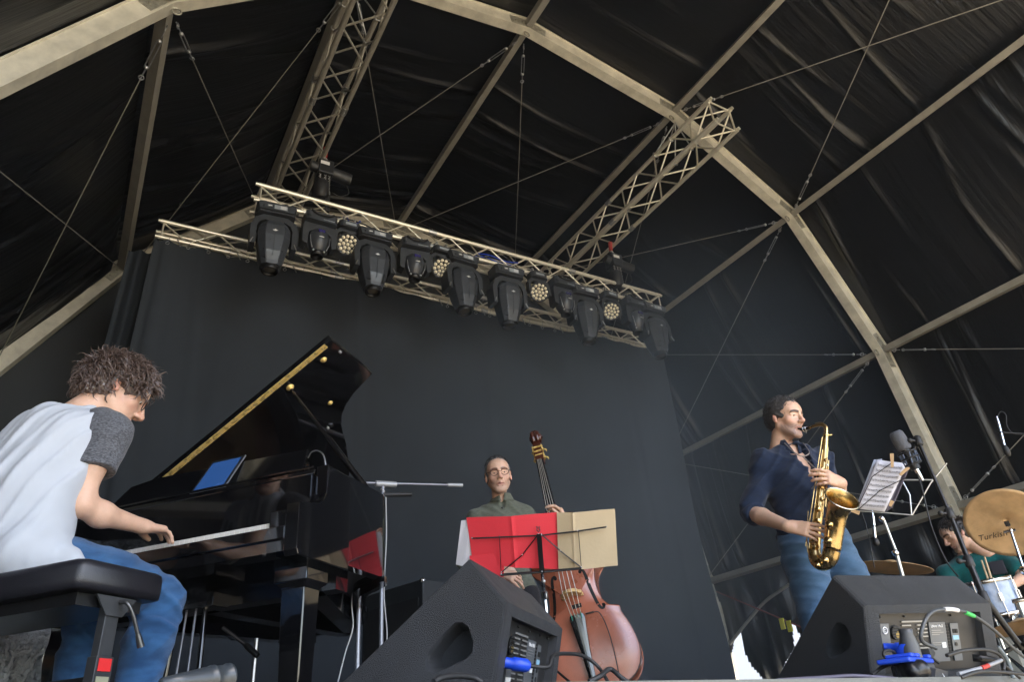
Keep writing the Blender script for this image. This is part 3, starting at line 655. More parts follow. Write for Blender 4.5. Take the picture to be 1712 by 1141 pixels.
def big_spot():
    r = empty('moving_spotlight'); b = MB(); b.loft([ring8((0, 0, 0.0), 0.40, 0.26, 0.03), ring8((0, 0, -0.12), 0.38, 0.24, 0.03)], smooth=False); b.build('base', YOKEM, r, bevel=0.006)
    q = MB(); q.prism([(-0.17, -0.105), (0.17, -0.105), (0.185, -0.02), (-0.185, -0.02)], (0, -0.131, 0.0), (1, 0, 0), (0, 0, 1), 0.012); p = q.build('control_panel', HEADM, r)
    q = MB(); q.box((0.035, -0.145, -0.062), (0.13, 0.006, 0.05)); q.build('display', PANEL, p)
    for k in range(3): q = MB(); q.box((0.06-0.0, -0.149, -0.048-k*0.014), (0.06, 0.003, 0.006)); q.build('display_line', WHITE, p)
    q = MB(); q.prism([(0, 0), (0.05, 0.008), (0.045, 0.02), (0.0, 0.018), (0.02, 0.012)], (-0.10, -0.147, -0.07), (1, 0, 0), (0, 0, 1), 0.002); q.build('emblem', WHITE, p)
    for s in (-1, 1): clamp(r, s*0.11, 0.075)
    y = MB()                                                              # yoke arch
    o = [(-0.225, -0.52), (-0.235, -0.30), (-0.20, -0.19), (-0.12, -0.135), (0.12, -0.135), (0.20, -0.19), (0.235, -0.30), (0.225, -0.52), (0.175, -0.52), (0.175, -0.30), (0.15, -0.235), (0.10, -0.20), (-0.10, -0.20), (-0.15, -0.235), (-0.175, -0.30), (-0.175, -0.52)]
    V2 = o; n = len(V2); f = [np.array([p[0], -0.085, p[1]]) for p in V2]; bk_ = [np.array([p[0], 0.085, p[1]]) for p in V2]
    strips = [(0, 1, 14, 15), (1, 2, 13, 14), (2, 3, 12, 13), (3, 4, 11, 12), (4, 5, 10, 11), (5, 6, 9, 10), (6, 7, 8, 9)]
    y.add(f+bk_, [s for s in strips]+[tuple(i+n for i in s)[::-1] for s in strips]+[((i+1) % n, i, n+i, n+(i+1) % n) for i in range(n)]); y.build('yoke', YOKEM, r)
    h = MB(); prof = [(-0.215, 0.14, 0.20), (-0.24, 0.25, 0.27), (-0.30, 0.31, 0.31), (-0.42, 0.32, 0.31), (-0.60, 0.26, 0.26), (-0.70, 0.205, 0.20), (-0.735, 0.19, 0.185)]
    h.loft([ring8((0, -0.0, z), wx, wy, min(wx, wy)*0.22) for z, wx, wy in prof], smooth=False); hd = h.build('head', HEADM, r, bevel=0.008)
    for s in (-1, 1):
        q = MB(); q.loft([[np.array([s*(0.098), -0.15, -0.34]), np.array([s*0.15, -0.09, -0.36]), np.array([s*0.158, -0.10, -0.36]), np.array([s*0.10, -0.162, -0.34])], [np.array([s*0.062, -0.10, -0.69]), np.array([s*0.098, -0.06, -0.66]), np.array([s*0.106, -0.07, -0.66]), np.array([s*0.066, -0.118, -0.69])]], smooth=False); q.build('side_rib', HEADM, hd)
        q = MB(); q.sph((s*0.088, -0.130, -0.60), 0.008, 8); q.build('screw', BLK, hd)
    q = MB(); q.bar((0, -0.158, -0.40), (0, -0.128, -0.66), 0.004, 0.004); q.build('seam', BLK, hd)
    q = MB(); q.lathe([(0.0, -0.02), (0.085, -0.02), (0.09, 0.0), (0.085, 0.045), (0.082, 0.06), (0.072, 0.06), (0.068, 0.035)], (0, 0, -0.72), (0, 0, -1), 20); q.build('lens_ring', BLKM, hd)
    q = MB(); q.lathe([(0.0, 0.0), (0.04, -0.004), (0.069, -0.016)], (0, 0, -0.765), (0, 0, -1), 20); q.build('lens', LENSM, hd)
    q = MB(); q.prism([(-0.028, 0.004), (0.0, -0.006), (0.028, 0.006), (0.006, 0.012), (0.004, 0.022), (-0.006, 0.012)], (0, -0.157, -0.375), (1, 0, 0), (0, -0.1, 1), 0.002); q.build('emblem', WHITE, hd)
    for s in (-1, 1): q = MB(); q.bar((s*0.20, -0.09, -0.46), (s*0.225, -0.10, -0.53), 0.012, 0.01); q.build('tilt_lock', STEEL, r)
    return r
def small_spot():
    r = empty('compact_spotlight'); b = MB(); b.loft([ring8((0, 0, 0.02), 0.34, 0.24, 0.03), ring8((0, 0, -0.09), 0.34, 0.24, 0.03)], smooth=False); b.build('base', HEADM, r, bevel=0.008)
    q = MB(); q.tube(spline([(-0.12, -0.125, 0.02), (-0.06, -0.14, -0.02), (0.06, -0.14, -0.02), (0.12, -0.125, 0.02)], 5), 0.012, 8); q.build('handle', BLKR, r)
    q = MB(); q.box((0.07, -0.122, -0.065), (0.12, 0.003, 0.008)); q.build('name_strip', PANEL, r)
    for s in (-1, 1): clamp(r, s*0.09, 0.085)
    q = MB(); q.prism([(-0.17, -0.10), (0.17, -0.10), (0.185, -0.16), (0.185, -0.36), (0.13, -0.38), (0.115, -0.22), (0.05, -0.165), (-0.05, -0.165), (-0.115, -0.22), (-0.13, -0.38), (-0.185, -0.36), (-0.185, -0.16)], (0, -0.06, 0), (1, 0, 0), (0, 0, 1), -0.13); q.build('yoke', YOKEM, r, bevel=0.006)
    q = MB(); q.loft([[np.array([wx*math.cos(a), wy*math.sin(a), z]) for a in [2*math.pi*(i+.5)/10 for i in range(10)]] for z, wx, wy in ((-0.165, 0.05, 0.07), (-0.19, 0.095, 0.115), (-0.25, 0.118, 0.13), (-0.34, 0.108, 0.12), (-0.41, 0.085, 0.09), (-0.43, 0.07, 0.075))], smooth=True); hd = q.build('head', HEADM, r)
    q = MB(); q.box((0, -0.118, -0.225), (0.07, 0.02, 0.03)); q.build('display', LCD, hd)
    for s in (-1, 1): q = MB(); q.tube([(s*0.105, -0.075, -0.27), (s*0.098, -0.08, -0.36), (s*0.075, -0.065, -0.42)], 0.004, 6); q.build('trim', STEEL, hd)
    q = MB(); q.box((0, -0.132, -0.305), (0.05, 0.004, 0.008)); q.build('name_strip', WHITE, hd)
    q = MB(); q.lathe([(0.066, 0), (0.066, 0.05), (0.056, 0.05), (0.052, 0.02), (0, 0.015)], (0, 0, -0.43), (0, 0, -1), 18); q.build('lens', BLKM, hd)
    for s in (-1, 1): q = MB(); q.sph((s*0.058, -0.05, -0.435), 0.012, 8); q.build('screw', STEEL, hd)
    return r
def wash():
    r = empty('wash_light'); q = MB(); q.loft([ring8((0, 0, 0.03), 0.24, 0.16, 0.03), ring8((0, 0, -0.05), 0.24, 0.16, 0.03)], smooth=False); b = q.build('base', YOKEM, r, bevel=0.008)
    q = MB(); q.box((0, -0.083, -0.008), (0.12, 0.006, 0.03)); q.build('display', PANEL, b)
    for s in (-1, 1): clamp(r, s*0.06, 0.095)
    q = MB(); q.prism([(-0.10, -0.05), (0.10, -0.05), (0.155, -0.10), (0.165, -0.27), (0.13, -0.27), (0.12, -0.13), (0.08, -0.09), (-0.08, -0.09), (-0.12, -0.13), (-0.13, -0.27), (-0.165, -0.27), (-0.155, -0.10)], (0, -0.03, 0), (1, 0, 0), (0, 0, 1), -0.07); q.build('yoke', YOKEM, r, bevel=0.006)
    ax = nrm((-0.32, -0.72, -0.62)); o = np.array([0, 0, -0.23])
    q = MB(); q.lathe([(0.0, -0.13), (0.07, -0.12), (0.115, -0.06), (0.125, 0.0), (0.125, 0.03), (0.112, 0.035), (0.108, 0.022), (0, 0.022)], o, ax, 24); hd = q.build('head', YOKEM, r)
    x, y, z = frame(ax)
    for rr, n in ((0, 1), (0.045, 6), (0.088, 12)):
        for k in range(n):
            a = 2*math.pi*(k+0.5*(n == 12))/n; c = o+ax*0.024+x*rr*math.cos(a)+y*rr*math.sin(a)
            q = MB(); q.lathe([(0.0, 0.012), (0.011, 0.009), (0.019, 0.0), (0.0205, -0.004)], c, ax, 10); q.build('led_lens', LEDM, hd)
    return r
def place(proto, first, loc, rz, label, group):
    o = proto if first else copy_tree(proto); o.location = loc; o.rotation_euler = (rad(rt_.uniform(-4, 3)), 0, rz+rad(rt_.uniform(-3, 3))); return tag(o, label, proto['category'], group)
ZC = 5.11; YF = 6.10; rt_ = random.Random(9)
P1 = big_spot(); P1['category'] = 'stage light'
big = [(1.07, 'large black moving head light hanging at the far left end of the lighting truss'), (2.13, 'large black moving head light between the leftmost round wash light and the second compact light'),
       (3.21, 'large black moving head light just right of the second round wash light'), (3.84, 'large black moving head light at the middle, left of the third round wash light'),
       (4.97, 'large black moving head light between the third compact light and the rightmost wash light'), (6.10, 'large black moving head light hanging lowest at the right end of the truss')]
for i, (x, l) in enumerate(big): place(P1, i == 0, (x, YF-0.01, ZC-0.09), rad((-4, -2, 3, 1, -3, 2)[i]), l, 'large moving spotlights on the lighting truss')
P2 = small_spot(); P2['category'] = 'stage light'
sm = [(1.53, 'compact moving light with glowing violet window beside the leftmost large light'), (2.63, 'compact moving light with carry handle left of the second round wash light'),
      (4.66, 'compact moving light just right of the third round wash light'), (5.82, 'compact moving light squeezed beside the last large light on the right')]
for i, (x, l) in enumerate(sm): place(P2, i == 0, (x, YF-0.01, ZC-0.06), rad((2, -3, 4, -1)[i]), l, 'compact moving lights on the lighting truss')
P3 = wash(); P3['category'] = 'stage light'
ws = [(1.83, 'leftmost round LED wash light facing down with white lenses'), (2.95, 'second round LED wash light from the left with white lenses'), (4.27, 'third round LED wash light from the left with white lenses'), (5.40, 'rightmost round LED wash light with white lenses')]
for i, (x, l) in enumerate(ws): place(P3, i == 0, (x+0.02, YF-0.02, ZC-0.06), 0, l, 'round wash lights on the lighting truss')
# cables draped in the truss
rc = random.Random(5)
def drape(x0, x1, m, label, r=0.008, n=3, sag=0.05):
    c = empty('truss_cable', (x0, YF+0.1, ZC+0.03)); tag(c, label, 'cable')
    for k in range(n):
        q = MB(); pts = []; y0 = rc.uniform(0.0, 0.2); ns = max(3, int((x1-x0)/0.25))
        for j in range(ns+1): pts.append((x0+(x1-x0)*j/ns+rc.uniform(-.04, .04)-x0, y0-0.1+rc.uniform(-.04, .04), 0.02+rc.uniform(0, 0.14)*(1 if j % 2 else 0.4)))
        q.tube(spline(pts, 4), r, 5); q.build('strand', m, c)
    return c
drape(1.0, 6.2, BLKR, 'black power cables bundled along inside the lighting truss', 0.010, 4)
drape(1.75, 1.98, BLUE, 'short blue cable coil beside the left chain hoist', 0.009, 3)
drape(3.45, 4.0, BLUE, 'blue cable looped over the middle of the lighting truss', 0.007, 3)
# ================================================================ PROPS
def part(root, name, mb, m, parent=None, bevel=0):
    """mesh written in world coordinates, hung under root"""
    o = np.array(root.location); mb.v = [tuple(np.asarray(p)-o) for p in mb.v]; return mb.build(name, m, parent or root, bevel)
from mathutils.geometry import tessellate_polygon
SPK = mat('textured_black_paint', (0.022, 0.025, 0.030), 0.45, spec=0.7, var=(7, 0.35))
N_, L_, P_ = nodes_of(SPK); tc = N_.new('ShaderNodeTexCoord'); vz = N_.new('ShaderNodeTexNoise'); vz.inputs['Scale'].default_value = 430; vz.inputs['Detail'].default_value = 2
bp = N_.new('ShaderNodeBump'); bp.inputs['Strength'].default_value = 1.0; bp.inputs['Distance'].default_value = 0.008
L_.new(tc.outputs['Object'], vz.inputs['Vector']); L_.new(vz.outputs[0], bp.inputs['Height']); L_.new(bp.outputs[0], P_.inputs['Normal'])
PLATE = mat('amp_plate', (0.045, 0.045, 0.045), 0.38, 0.6, var=(6, 0.15)); PLATE2 = mat('amp_plate_light', (0.13, 0.14, 0.15), 0.4, 0.3); SLOT = mat('vent_slot', (0.32, 0.32, 0.31), 0.4, 0.5); VENTB = mat('vent_black', (0.005, 0.005, 0.005), 0.7)
GOLD = mat('gold_fan', (0.55, 0.42, 0.15), 0.3, 0.8)
def holed(mb, outer, hole):
    """flat polygon with a hole, 3d points"""
    tri = tessellate_polygon([[Vector(p) for p in outer], [Vector(p) for p in hole]]); mb.add(list(outer)+list(hole), [tuple(t) for t in tri])
def wedge(loc, rz, label, plug_at=None):
    r = empty('wedge_monitor', loc, rz); tag(r, label, 'stage monitor', 'wedge monitors at the stage front')
    W, h1, d2, h2, D, b = 0.658, 0.243, 0.094, 0.362, 0.52, 0.061
    prof = [(b, 0.0), (0.0, h1), (d2, h2), (D, 0.05), (D-0.03, 0.0)]
    c2 = np.mean(prof, 0); ins = [tuple(c2+(np.array(p)-c2)*0.962) for p in prof]; ins2 = [tuple(c2+(np.array(p)-c2)*0.988) for p in prof]
    hl = [(.222, .125), (.214, .145), (.170, .188), (.138, .210), (.118, .208), (.103, .195), (.092, .158), (.098, .135), (.112, .122), (.195, .097), (.214, .104)]
    q = MB(); rg = lambda P, x: [(x, p[0], p[1]) for p in P]
    for x0, x1, x2, side in ((0.0, 0.004, 0.016, 0), (W, W-0.004, W-0.016, 1)):
        holed(q, rg(ins, x0), rg(hl, x0)); n = 5
        for A, B in ((rg(ins, x0), rg(ins2, x1)), (rg(ins2, x1), rg(prof, x2))):
            q.add(A+B, [(i, (i+1) % n, n+(i+1) % n, n+i) for i in range(n)])
        hc = np.mean(hl, 0); xi = 0.07 if side == 0 else W-0.07; inner = [tuple(hc+(np.array(p)-hc)*0.75) for p in hl]; mid = [tuple(hc+(np.array(p)-hc)*0.94) for p in hl]; m = len(hl); xm = x0+(0.008 if side == 0 else -0.008)
        for A, B in ((rg(hl, x0), rg(mid, xm)), (rg(mid, xm), rg(inner, xi))): q.add(A+B, [(i, (i+1) % m, m+(i+1) % m, m+i) for i in range(m)], True)
        q.add(rg(inner, xi), [tuple(range(m))])
    A = rg(prof, 0.016); B = rg(prof, W-0.016)
    for i in (1, 2, 3, 4): q.add([A[i], A[(i+1) % 5], B[(i+1) % 5], B[i]], [(0, 1, 2, 3)])
    # rear face with recess
    up = nrm((0, -b, h1)); P = lambda u, s: np.array([u, b, 0])+up*s; Ls = math.hypot(b, h1); inn = nrm(np.cross(up, (-1, 0, 0)))
    if inn[1] < 0: inn = -inn
    ro = [P(0.065, 0.028), P(0.585, 0.028), P(0.585, 0.222), P(0.065, 0.222)]
    holed(q, [P(0.016, 0), P(W-0.016, 0), P(W-0.016, Ls), P(0.016, Ls)], ro); ri = [p+inn*0.028 for p in ro]
    q.add(ro+ri, [(i, (i+1) % 4, 4+(i+1) % 4, 4+i) for i in range(4)]); q.build('cabinet', SPK, r)
    up3, inn3 = up, inn; X3 = np.array([1., 0, 0]); PP = lambda u, s, d=0.0: P(0.065+u, 0.028+s)+inn*(0.026-d)
    q = MB(); q.box(PP(0.26, 0.097, -0.003), (0.518, 0.192, 0.006), (X3, up, inn)); amp = q.build('amplifier_panel', PLATE, r)
    bx = lambda u, s, w_, h_, d, nm, m_, t=0.003: (lambda q: (q.box(PP(u+w_/2, s+h_/2, d), (w_, h_, t), (X3, up, inn)), q.build(nm, m_, amp)))(MB())
    bx(0.02, 0.055, 0.045, 0.105, 0.004, 'mains_inlet', PLATE2); bx(0.265, 0.03, 0.085, 0.13, 0.004, 'rating_plate', PLATE2); bx(0.375, 0.03, 0.042, 0.125, 0.004, 'input_panel', PLATE2)
    bx(0.086, 0.02, 0.05, 0.055, 0.004, 'warning_label', PLATE2); bx(0.09, 0.025, 0.042, 0.028, 0.006, 'label_print', WHITE); bx(0.318, 0.075, 0.02, 0.018, 0.006, 'label_print', WHITE)
    for k in range(11):
        if k == 4: continue
        bx(0.13, 0.150-k*0.0125, 0.045, 0.004, 0.004, 'vent_slot', SLOT); bx(0.205, 0.150-k*0.0125, 0.05, 0.004, 0.004, 'vent_slot', SLOT)
    for k in range(12): bx(0.352, 0.150-k*0.010, 0.014, 0.006, 0.005, 'vent_gap', VENTB)
    bx(0.13, 0.162, 0.125, 0.005, 0.004, 'vent_slot', SLOT)
    c = PP(0.098, 0.13, 0.004); q = MB(); q.lathe([(0.0, 0), (0.024, 0.0), (0.024, 0.003)], c, -inn, 20); q.build('fan_grille', VENTB, amp)
    q = MB(); q.lathe([(0.0, 0.004), (0.012, 0.004)], c+up*-0.008+X3*0.006, -inn, 14); q.build('fan_hub', GOLD, amp)
    for k in range(5): hw = math.sqrt(max(0, 0.024**2-(0.018-k*0.009)**2)); q = MB(); q.bar(c-inn*0.005+up*(0.018-k*0.009)-X3*hw, c-inn*0.005+up*(0.018-k*0.009)+X3*hw, 0.003, 0.002); q.build('fan_bar', PLATE, amp)
    q = MB(); q.ring(PP(0.042, 0.138, 0.007), inn, 0.0105, 0.0022, 20, 6); q.build('logo_ring', WHITE, amp)
    q = MB(); a0 = PP(0.042, 0.138, 0.007); q.tube([a0+X3*0.004*math.cos(t)+up*0.004*math.sin(t) for t in [0.6+k*0.5 for k in range(10)]], 0.0013, 5); q.build('logo_mark', WHITE, amp)
    for dx in (0.384, 0.398): bx(dx, 0.122, 0.011, 0.014, 0.006, 'network_socket', VENTB)
    bx(0.380, 0.10, 0.03, 0.014, 0.006, 'input_label', mat('pale_blue_label', (0.25, 0.45, 0.6), 0.5))
    for s_ in (0.085, 0.06): q = MB(); q.lathe([(0.0, 0.0), (0.007, 0), (0.007, 0.004)], PP(0.392, s_, 0.004), -inn, 10); q.build('knob', BLKM, amp)
    for u in (0.03, 0.15, 0.27, 0.39, 0.49): q = MB(); q.sph(PP(u, 0.182, 0.003), 0.004, 8); q.build('screw', BLK, amp)
    t = text_mb('LAmt 14x3', 0.0135, 'lettering', WHITE, amp, PP(0.273, 0.143, 0.0065), X3, up)
    for k in range(5): bx(0.272, 0.132-k*0.007-(0.02 if k > 2 else 0), (0.05, 0.062, 0.04, 0.055, 0.06)[k], 0.0018, 0.006, 'small_print', SLOT)
    q = MB(); q.lathe([(0.0135, 0), (0.0135, 0.034), (0.0165, 0.036), (0.0165, 0.074), (0.012, 0.082)], PP(0.030, 0.085, 0.004), nrm(-inn+X3*0.9+up*0.05), 16); q.build('blue_plug', BLUE, r)
    return r, PP(0.030, 0.085, 0.004)+nrm(-inn+X3*0.9+up*0.05)*0.08
WR, plugR = wedge((2.318, 1.599, FZ), -0.111, 'black wedge monitor before the saxophonist, rear panel beside a blue power strip')
WL, plugL = wedge((0.935, 1.619, FZ), 0.77, 'black wedge monitor turned sideways in front of the bass player, handle hole facing front left')
def wpt(loc, rz, p): c, s = math.cos(rz), math.sin(rz); return np.array([loc[0]+p[0]*c-p[1]*s, loc[1]+p[0]*s+p[1]*c, loc[2]+p[2]])
def cable(pts, r, m, label, name='cable', sn=8, cat='cable'):
    pts = [np.asarray(p, float) for p in pts]; e = MB(); o = pts[0].copy(); e.tube(spline([p-o for p in pts], sn), r, 8)
    c = e.build(name, m); c.location = o; return tag(c, label, cat)
pR = wpt((2.318, 1.599, FZ), -0.111, plugR); pL = wpt((0.935, 1.619, FZ), 0.77, plugL)
cable([pR, pR+[0.05, -0.01, -0.015], at(1545, 1092, 1.50), at(1570, 1110, 1.48)], 0.0045, BLKR, 'thin black lead from the blue plug to the power strip')
cable([at(1565, 1085, 1.47), at(1541, 1072, 1.46), at(1544, 1045, 1.45), at(1556, 1026, 1.45), at(1575, 1020, 1.46), at(1600, 1021, 1.48), at(1625, 1029, 1.50), at(1660, 1053, 1.52), at(1700, 1090, 1.54), at(1740, 1120, 1.56)], 0.0062, mat('dark_grey_cable', (0.05, 0.055, 0.06), 0.45), 'thick dark grey cable arching over the rear panel of the right wedge monitor')
def band(pts, r, m, label): return cable(pts, r, m, label, 'cable_tape', 4, 'tape')
band([at(1579, 1019.5, 1.46), at(1590, 1019.5, 1.465), at(1601, 1021.5, 1.48)], 0.0072, mat('white_tape', (0.65, 0.65, 0.68), 0.5), 'white tape wrapped round the top of the arching grey cable')
band([at(1614, 1025, 1.49), at(1621, 1028, 1.495), at(1628, 1031, 1.50)], 0.0072, mat('green_tape', (0.05, 0.45, 0.1), 0.5), 'green tape band on the arching grey cable')
cable([pL, pL+[0.06, 0.0, -0.004], at(925, 1097, 1.75), at(950, 1094, 1.85), at(975, 1098, 1.9), at(1000, 1116, 1.9), at(1022, 1150, 1.85)], 0.0055, BLKR, 'black cable from the blue plug of the left wedge monitor curving towards the double bass')
cable([at(985, 1141, 1.5), at(1003, 1132, 1.5), at(1020, 1120, 1.52), at(1040, 1135, 1.5), at(1075, 1160, 1.5)], 0.006, BLKR, 'black cable hump at the stage edge below the double bass')
cable([at(725, 1141, 1.05), at(740, 1134, 1.06), at(765, 1131, 1.08), at(790, 1134, 1.10), at(805, 1141, 1.1)], 0.0045, BLKR, 'low black cable loop at the stage edge below the left wedge monitor')
cable([at(1300, 1139, 1.25), at(1380, 1134, 1.32), at(1430, 1131, 1.36), at(1500, 1136, 1.40)], 0.005, mat('violet_cable', (0.10, 0.09, 0.13), 0.4), 'grey violet cable running along the stage edge under the right wedge monitor')
cable([at(1458, 1130, 1.44), at(1475, 1117, 1.45), at(1492, 1113, 1.46), at(1502, 1128, 1.46)], 0.005, BLKR, 'short black cable loop left of the round black plug')
cable([at(1500, 1134, 1.43), at(1492, 1110, 1.44), at(1478, 1098, 1.45), at(1479, 1090, 1.46), at(1492, 1090, 1.47), at(1504, 1104, 1.48)], 0.0045, BLKR, 'thin black cable loop in front of the panel warning label')
cable([at(1583, 1097, 1.44), at(1610, 1089, 1.45), at(1645, 1087, 1.47), at(1668, 1094, 1.49), at(1678, 1108, 1.5), at(1678, 1122, 1.5)], 0.006, BLKR, 'black cable bending over the power strip towards the right edge')
cable([at(1640, 1103, 1.53), at(1665, 1103, 1.53), at(1685, 1118, 1.55), at(1705, 1135, 1.56)], 0.005, BLKR, 'black lead hanging out of the input connector')
cable([at(1602, 1128, 1.43), at(1640, 1118, 1.44), at(1665, 1109, 1.46), at(1674, 1105, 1.48)], 0.006, mat('light_grey_cable', (0.25, 0.26, 0.28), 0.4), 'light grey cable with red tape lying beside the power strip')
band([at(1641, 1118, 1.437), at(1647, 1116, 1.44), at(1652, 1114, 1.442)], 0.007, RED, 'red tape band on the light grey cable')
cable([at(1606, 1134, 1.42), at(1640, 1124, 1.43), at(1690, 1126, 1.47), at(1740, 1132, 1.5)], 0.006, BLKR, 'black cable running off along the right stage edge')
cable([at(1667, 1082, 1.6), at(1680, 1098, 1.6), at(1688, 1115, 1.6), at(1694, 1135, 1.6)], 0.008, mat('slate_cable', (0.12, 0.15, 0.17), 0.4), 'thick slate blue cable dropping behind the right wedge monitor')
e = MB(); a = at(1626, 1101, 1.56); b = at(1668, 1104, 1.50); d = nrm(b-a); e.lathe([(0.0, 0), (0.012, 0), (0.012, 0.03), (0.0105, 0.032), (0.0105, 0.05), (0.005, 0.075)], (0, 0, 0), d, 14)
o = e.build('audio_plug', BLKM); o.location = a; tag(o, 'black metal audio plug in the input socket of the right wedge monitor', 'plug')
# power strip
ps = empty('power_strip', at(1540, 1122, 1.42)); ps.scale = (1.55, 1.45, 1.35); tag(ps, 'blue and grey multi socket power strip lying behind the right wedge monitor', 'power strip')
axp = (nrm([0.93, 0.36, 0.0]), nrm([-0.36, 0.93, 0.0]), np.array([0, 0, 1.]))
P = lambda x, y, z: axp[0]*x+axp[1]*y+axp[2]*z
GREYH = mat('grey_housing', (0.05, 0.052, 0.056), 0.45)
q = MB(); q.box(P(0.03, 0.02, -0.005), (0.13, 0.055, 0.04), axp); q.build('housing', GREYH, ps, bevel=0.004)
q = MB(); q.loft([[P(-0.02, -0.02, -0.03), P(0.09, -0.02, -0.03), P(0.085, -0.03, -0.005), P(-0.01, -0.03, 0.0)], [P(-0.02, 0.01, -0.03), P(0.09, 0.01, -0.03), P(0.08, 0.0, 0.01), P(-0.005, 0.0, 0.012)]], smooth=False); q.build('end_cover', GREYH, ps, bevel=0.002)
q = MB(); q.box(P(-0.01, 0.02, 0.020), (0.19, 0.062, 0.010), axp); q.build('socket_plate', BLUE, ps, bevel=0.003)
for x in (-0.075, -0.035, 0.06): q = MB(); q.box(P(x, 0.012, 0.029), (0.028, 0.05, 0.008), axp); q.build('socket_lid', BLUE, ps, bevel=0.003)
q = MB(); q.lathe([(0.0, 0), (0.017, 0), (0.018, 0.004), (0.010, 0.006)], P(0.004, 0.02, 0.040), nrm(P(1.0, 0.05, 0.1)), 16); q.build('open_lid', BLUE, ps)
q = MB(); q.lathe([(0.021, 0.0), (0.019, 0.03), (0.013, 0.055), (0.014, 0.064), (0.008, 0.066)], P(0.022, 0.015, 0.024), (0.0, -0.1, 1), 14); q.build('mains_plug', GREYH, ps)
q = MB(); q.lathe([(0.0, 0), (0.022, 0.0), (0.024, 0.012), (0.020, 0.014), (0.0205, 0.03), (0.018, 0.04), (0, 0.044)], P(-0.075, 0.01, -0.006), nrm(P(0.65, -0.7, 0.2)), 20); q.build('round_plug', BLKM, ps)
q = MB(); q.box(P(0.075, 0.0, 0.036), (0.022, 0.026, 0.02), axp); q.lathe([(0.011, 0), (0.010, 0.02), (0.007, 0.03)], P(0.086, 0.0, 0.036), P(1, -0.2, 0.1), 12); q.build('angle_plug', BLKR, ps)
q = MB(); q.prism([(-0.004, -0.010), (0.002, -0.004), (0.0, 0.001), (0.005, 0.010), (-0.002, 0.004), (0.0, -0.001)], P(0.045, -0.027, -0.012), P(1, 0, 0), nrm(P(0, 0.25, 1)), 0.0015, Z=P(0, -1, 0)); q.build('flash_mark', WHITE, ps)
# grey pipe end at the stage edge, left
e = empty('pipe_end', at(350, 1136, 0.62)); e.scale = (0.8, 0.8, 0.8); tag(e, 'dark grey ribbed plastic pipe end lying at the stage edge by the bench', 'pipe')
q = MB(); q.lathe([(0.0, -0.05), (0.005, -0.05), (0.0075, -0.03), (0.0105, -0.005), (0.0108, 0.0), (0.0118, 0.001), (0.0118, 0.004), (0.0108, 0.005), (0.011, 0.018), (0.0122, 0.019), (0.0122, 0.022), (0.0105, 0.0225), (0.009, 0.01), (0, 0.01)], (0, 0, 0), nrm((0.86, 0.5, 0.10)), 24); q.build('pipe_body', mat('grey_pipe', (0.028, 0.034, 0.04), 0.35), e)
# ---------------------------------------------------------------- grand piano (own frame: x treble, y towards the tail, z up)
PTH = -0.853; PO = np.array([0.192, 3.26, FZ])
LAC = mat('black_lacquer', (0.004, 0.004, 0.005), 0.06, spec=0.6, coat=0.6); BRASS = mat('brass', (0.80, 0.58, 0.20), 0.30, 0.45, var=(30, 0.12)); IVORY = mat('white_key', (0.72, 0.71, 0.68), 0.25)
PNM = mat('iron_plate_bronze', (0.35, 0.20, 0.07), 0.4, 0.5); SND = mat('soundboard_wood', (0.42, 0.18, 0.08), 0.5, var=(6, 0.3))
pn = empty('grand_piano', PO, PTH); tag(pn, 'glossy black grand piano with its lid propped open beside the seated pianist', 'piano')
RIM = [(0.75, 0.0), (0.75, 0.64), (0.725, 0.71), (0.64, 0.79), (0.52, 0.89), (0.39, 1.10), (0.33, 1.21), (0.27, 1.35), (0.18, 1.50), (0.05, 1.66), (-0.15, 1.78), (-0.40, 1.83), (-0.60, 1.79), (-0.72, 1.68), (-0.75, 1.55), (-0.75, 0.0)]
rim = [np.array(p) for p in spline([np.array([*p, 0]) for p in RIM[1:-1]], 4)]
path = [np.array([0.75, 0.16, 0])]+rim+[np.array([-0.75, 0.16, 0])]
q = MB(); rings = []
for i, p in enumerate(path):
    t = nrm(path[min(i+1, len(path)-1)]-path[max(0, i-1)]); n = np.array([t[1], -t[0], 0]); n = n if n@(p-np.array([-0.1, 0.8, 0])) > 0 else -n
    rings.append([p+[0, 0, 0.62], p+[0, 0, 1.0], p-n*0.05+[0, 0, 1.0], p-n*0.05+[0, 0, 0.62]])
q.loft(rings, smooth=True); o = q.build('rim', LAC, pn); o.data.set_sharp_from_angle(angle=rad(35))
q = MB(); rings = []
for i, p in enumerate(path[1:-1]):
    i += 1; t = nrm(path[i+1]-path[i-1]); n = np.array([t[1], -t[0], 0]); n = n if n@(p-np.array([-0.1, 0.8, 0])) > 0 else -n
    rings.append([p+n*0.012+[0, 0, 0.60], p+n*0.012+[0, 0, 0.625], p-n*0.02+[0, 0, 0.625], p-n*0.02+[0, 0, 0.60]])
q.loft(rings, smooth=True); o = q.build('rim_moulding', LAC, pn); o.data.set_sharp_from_angle(angle=rad(35))
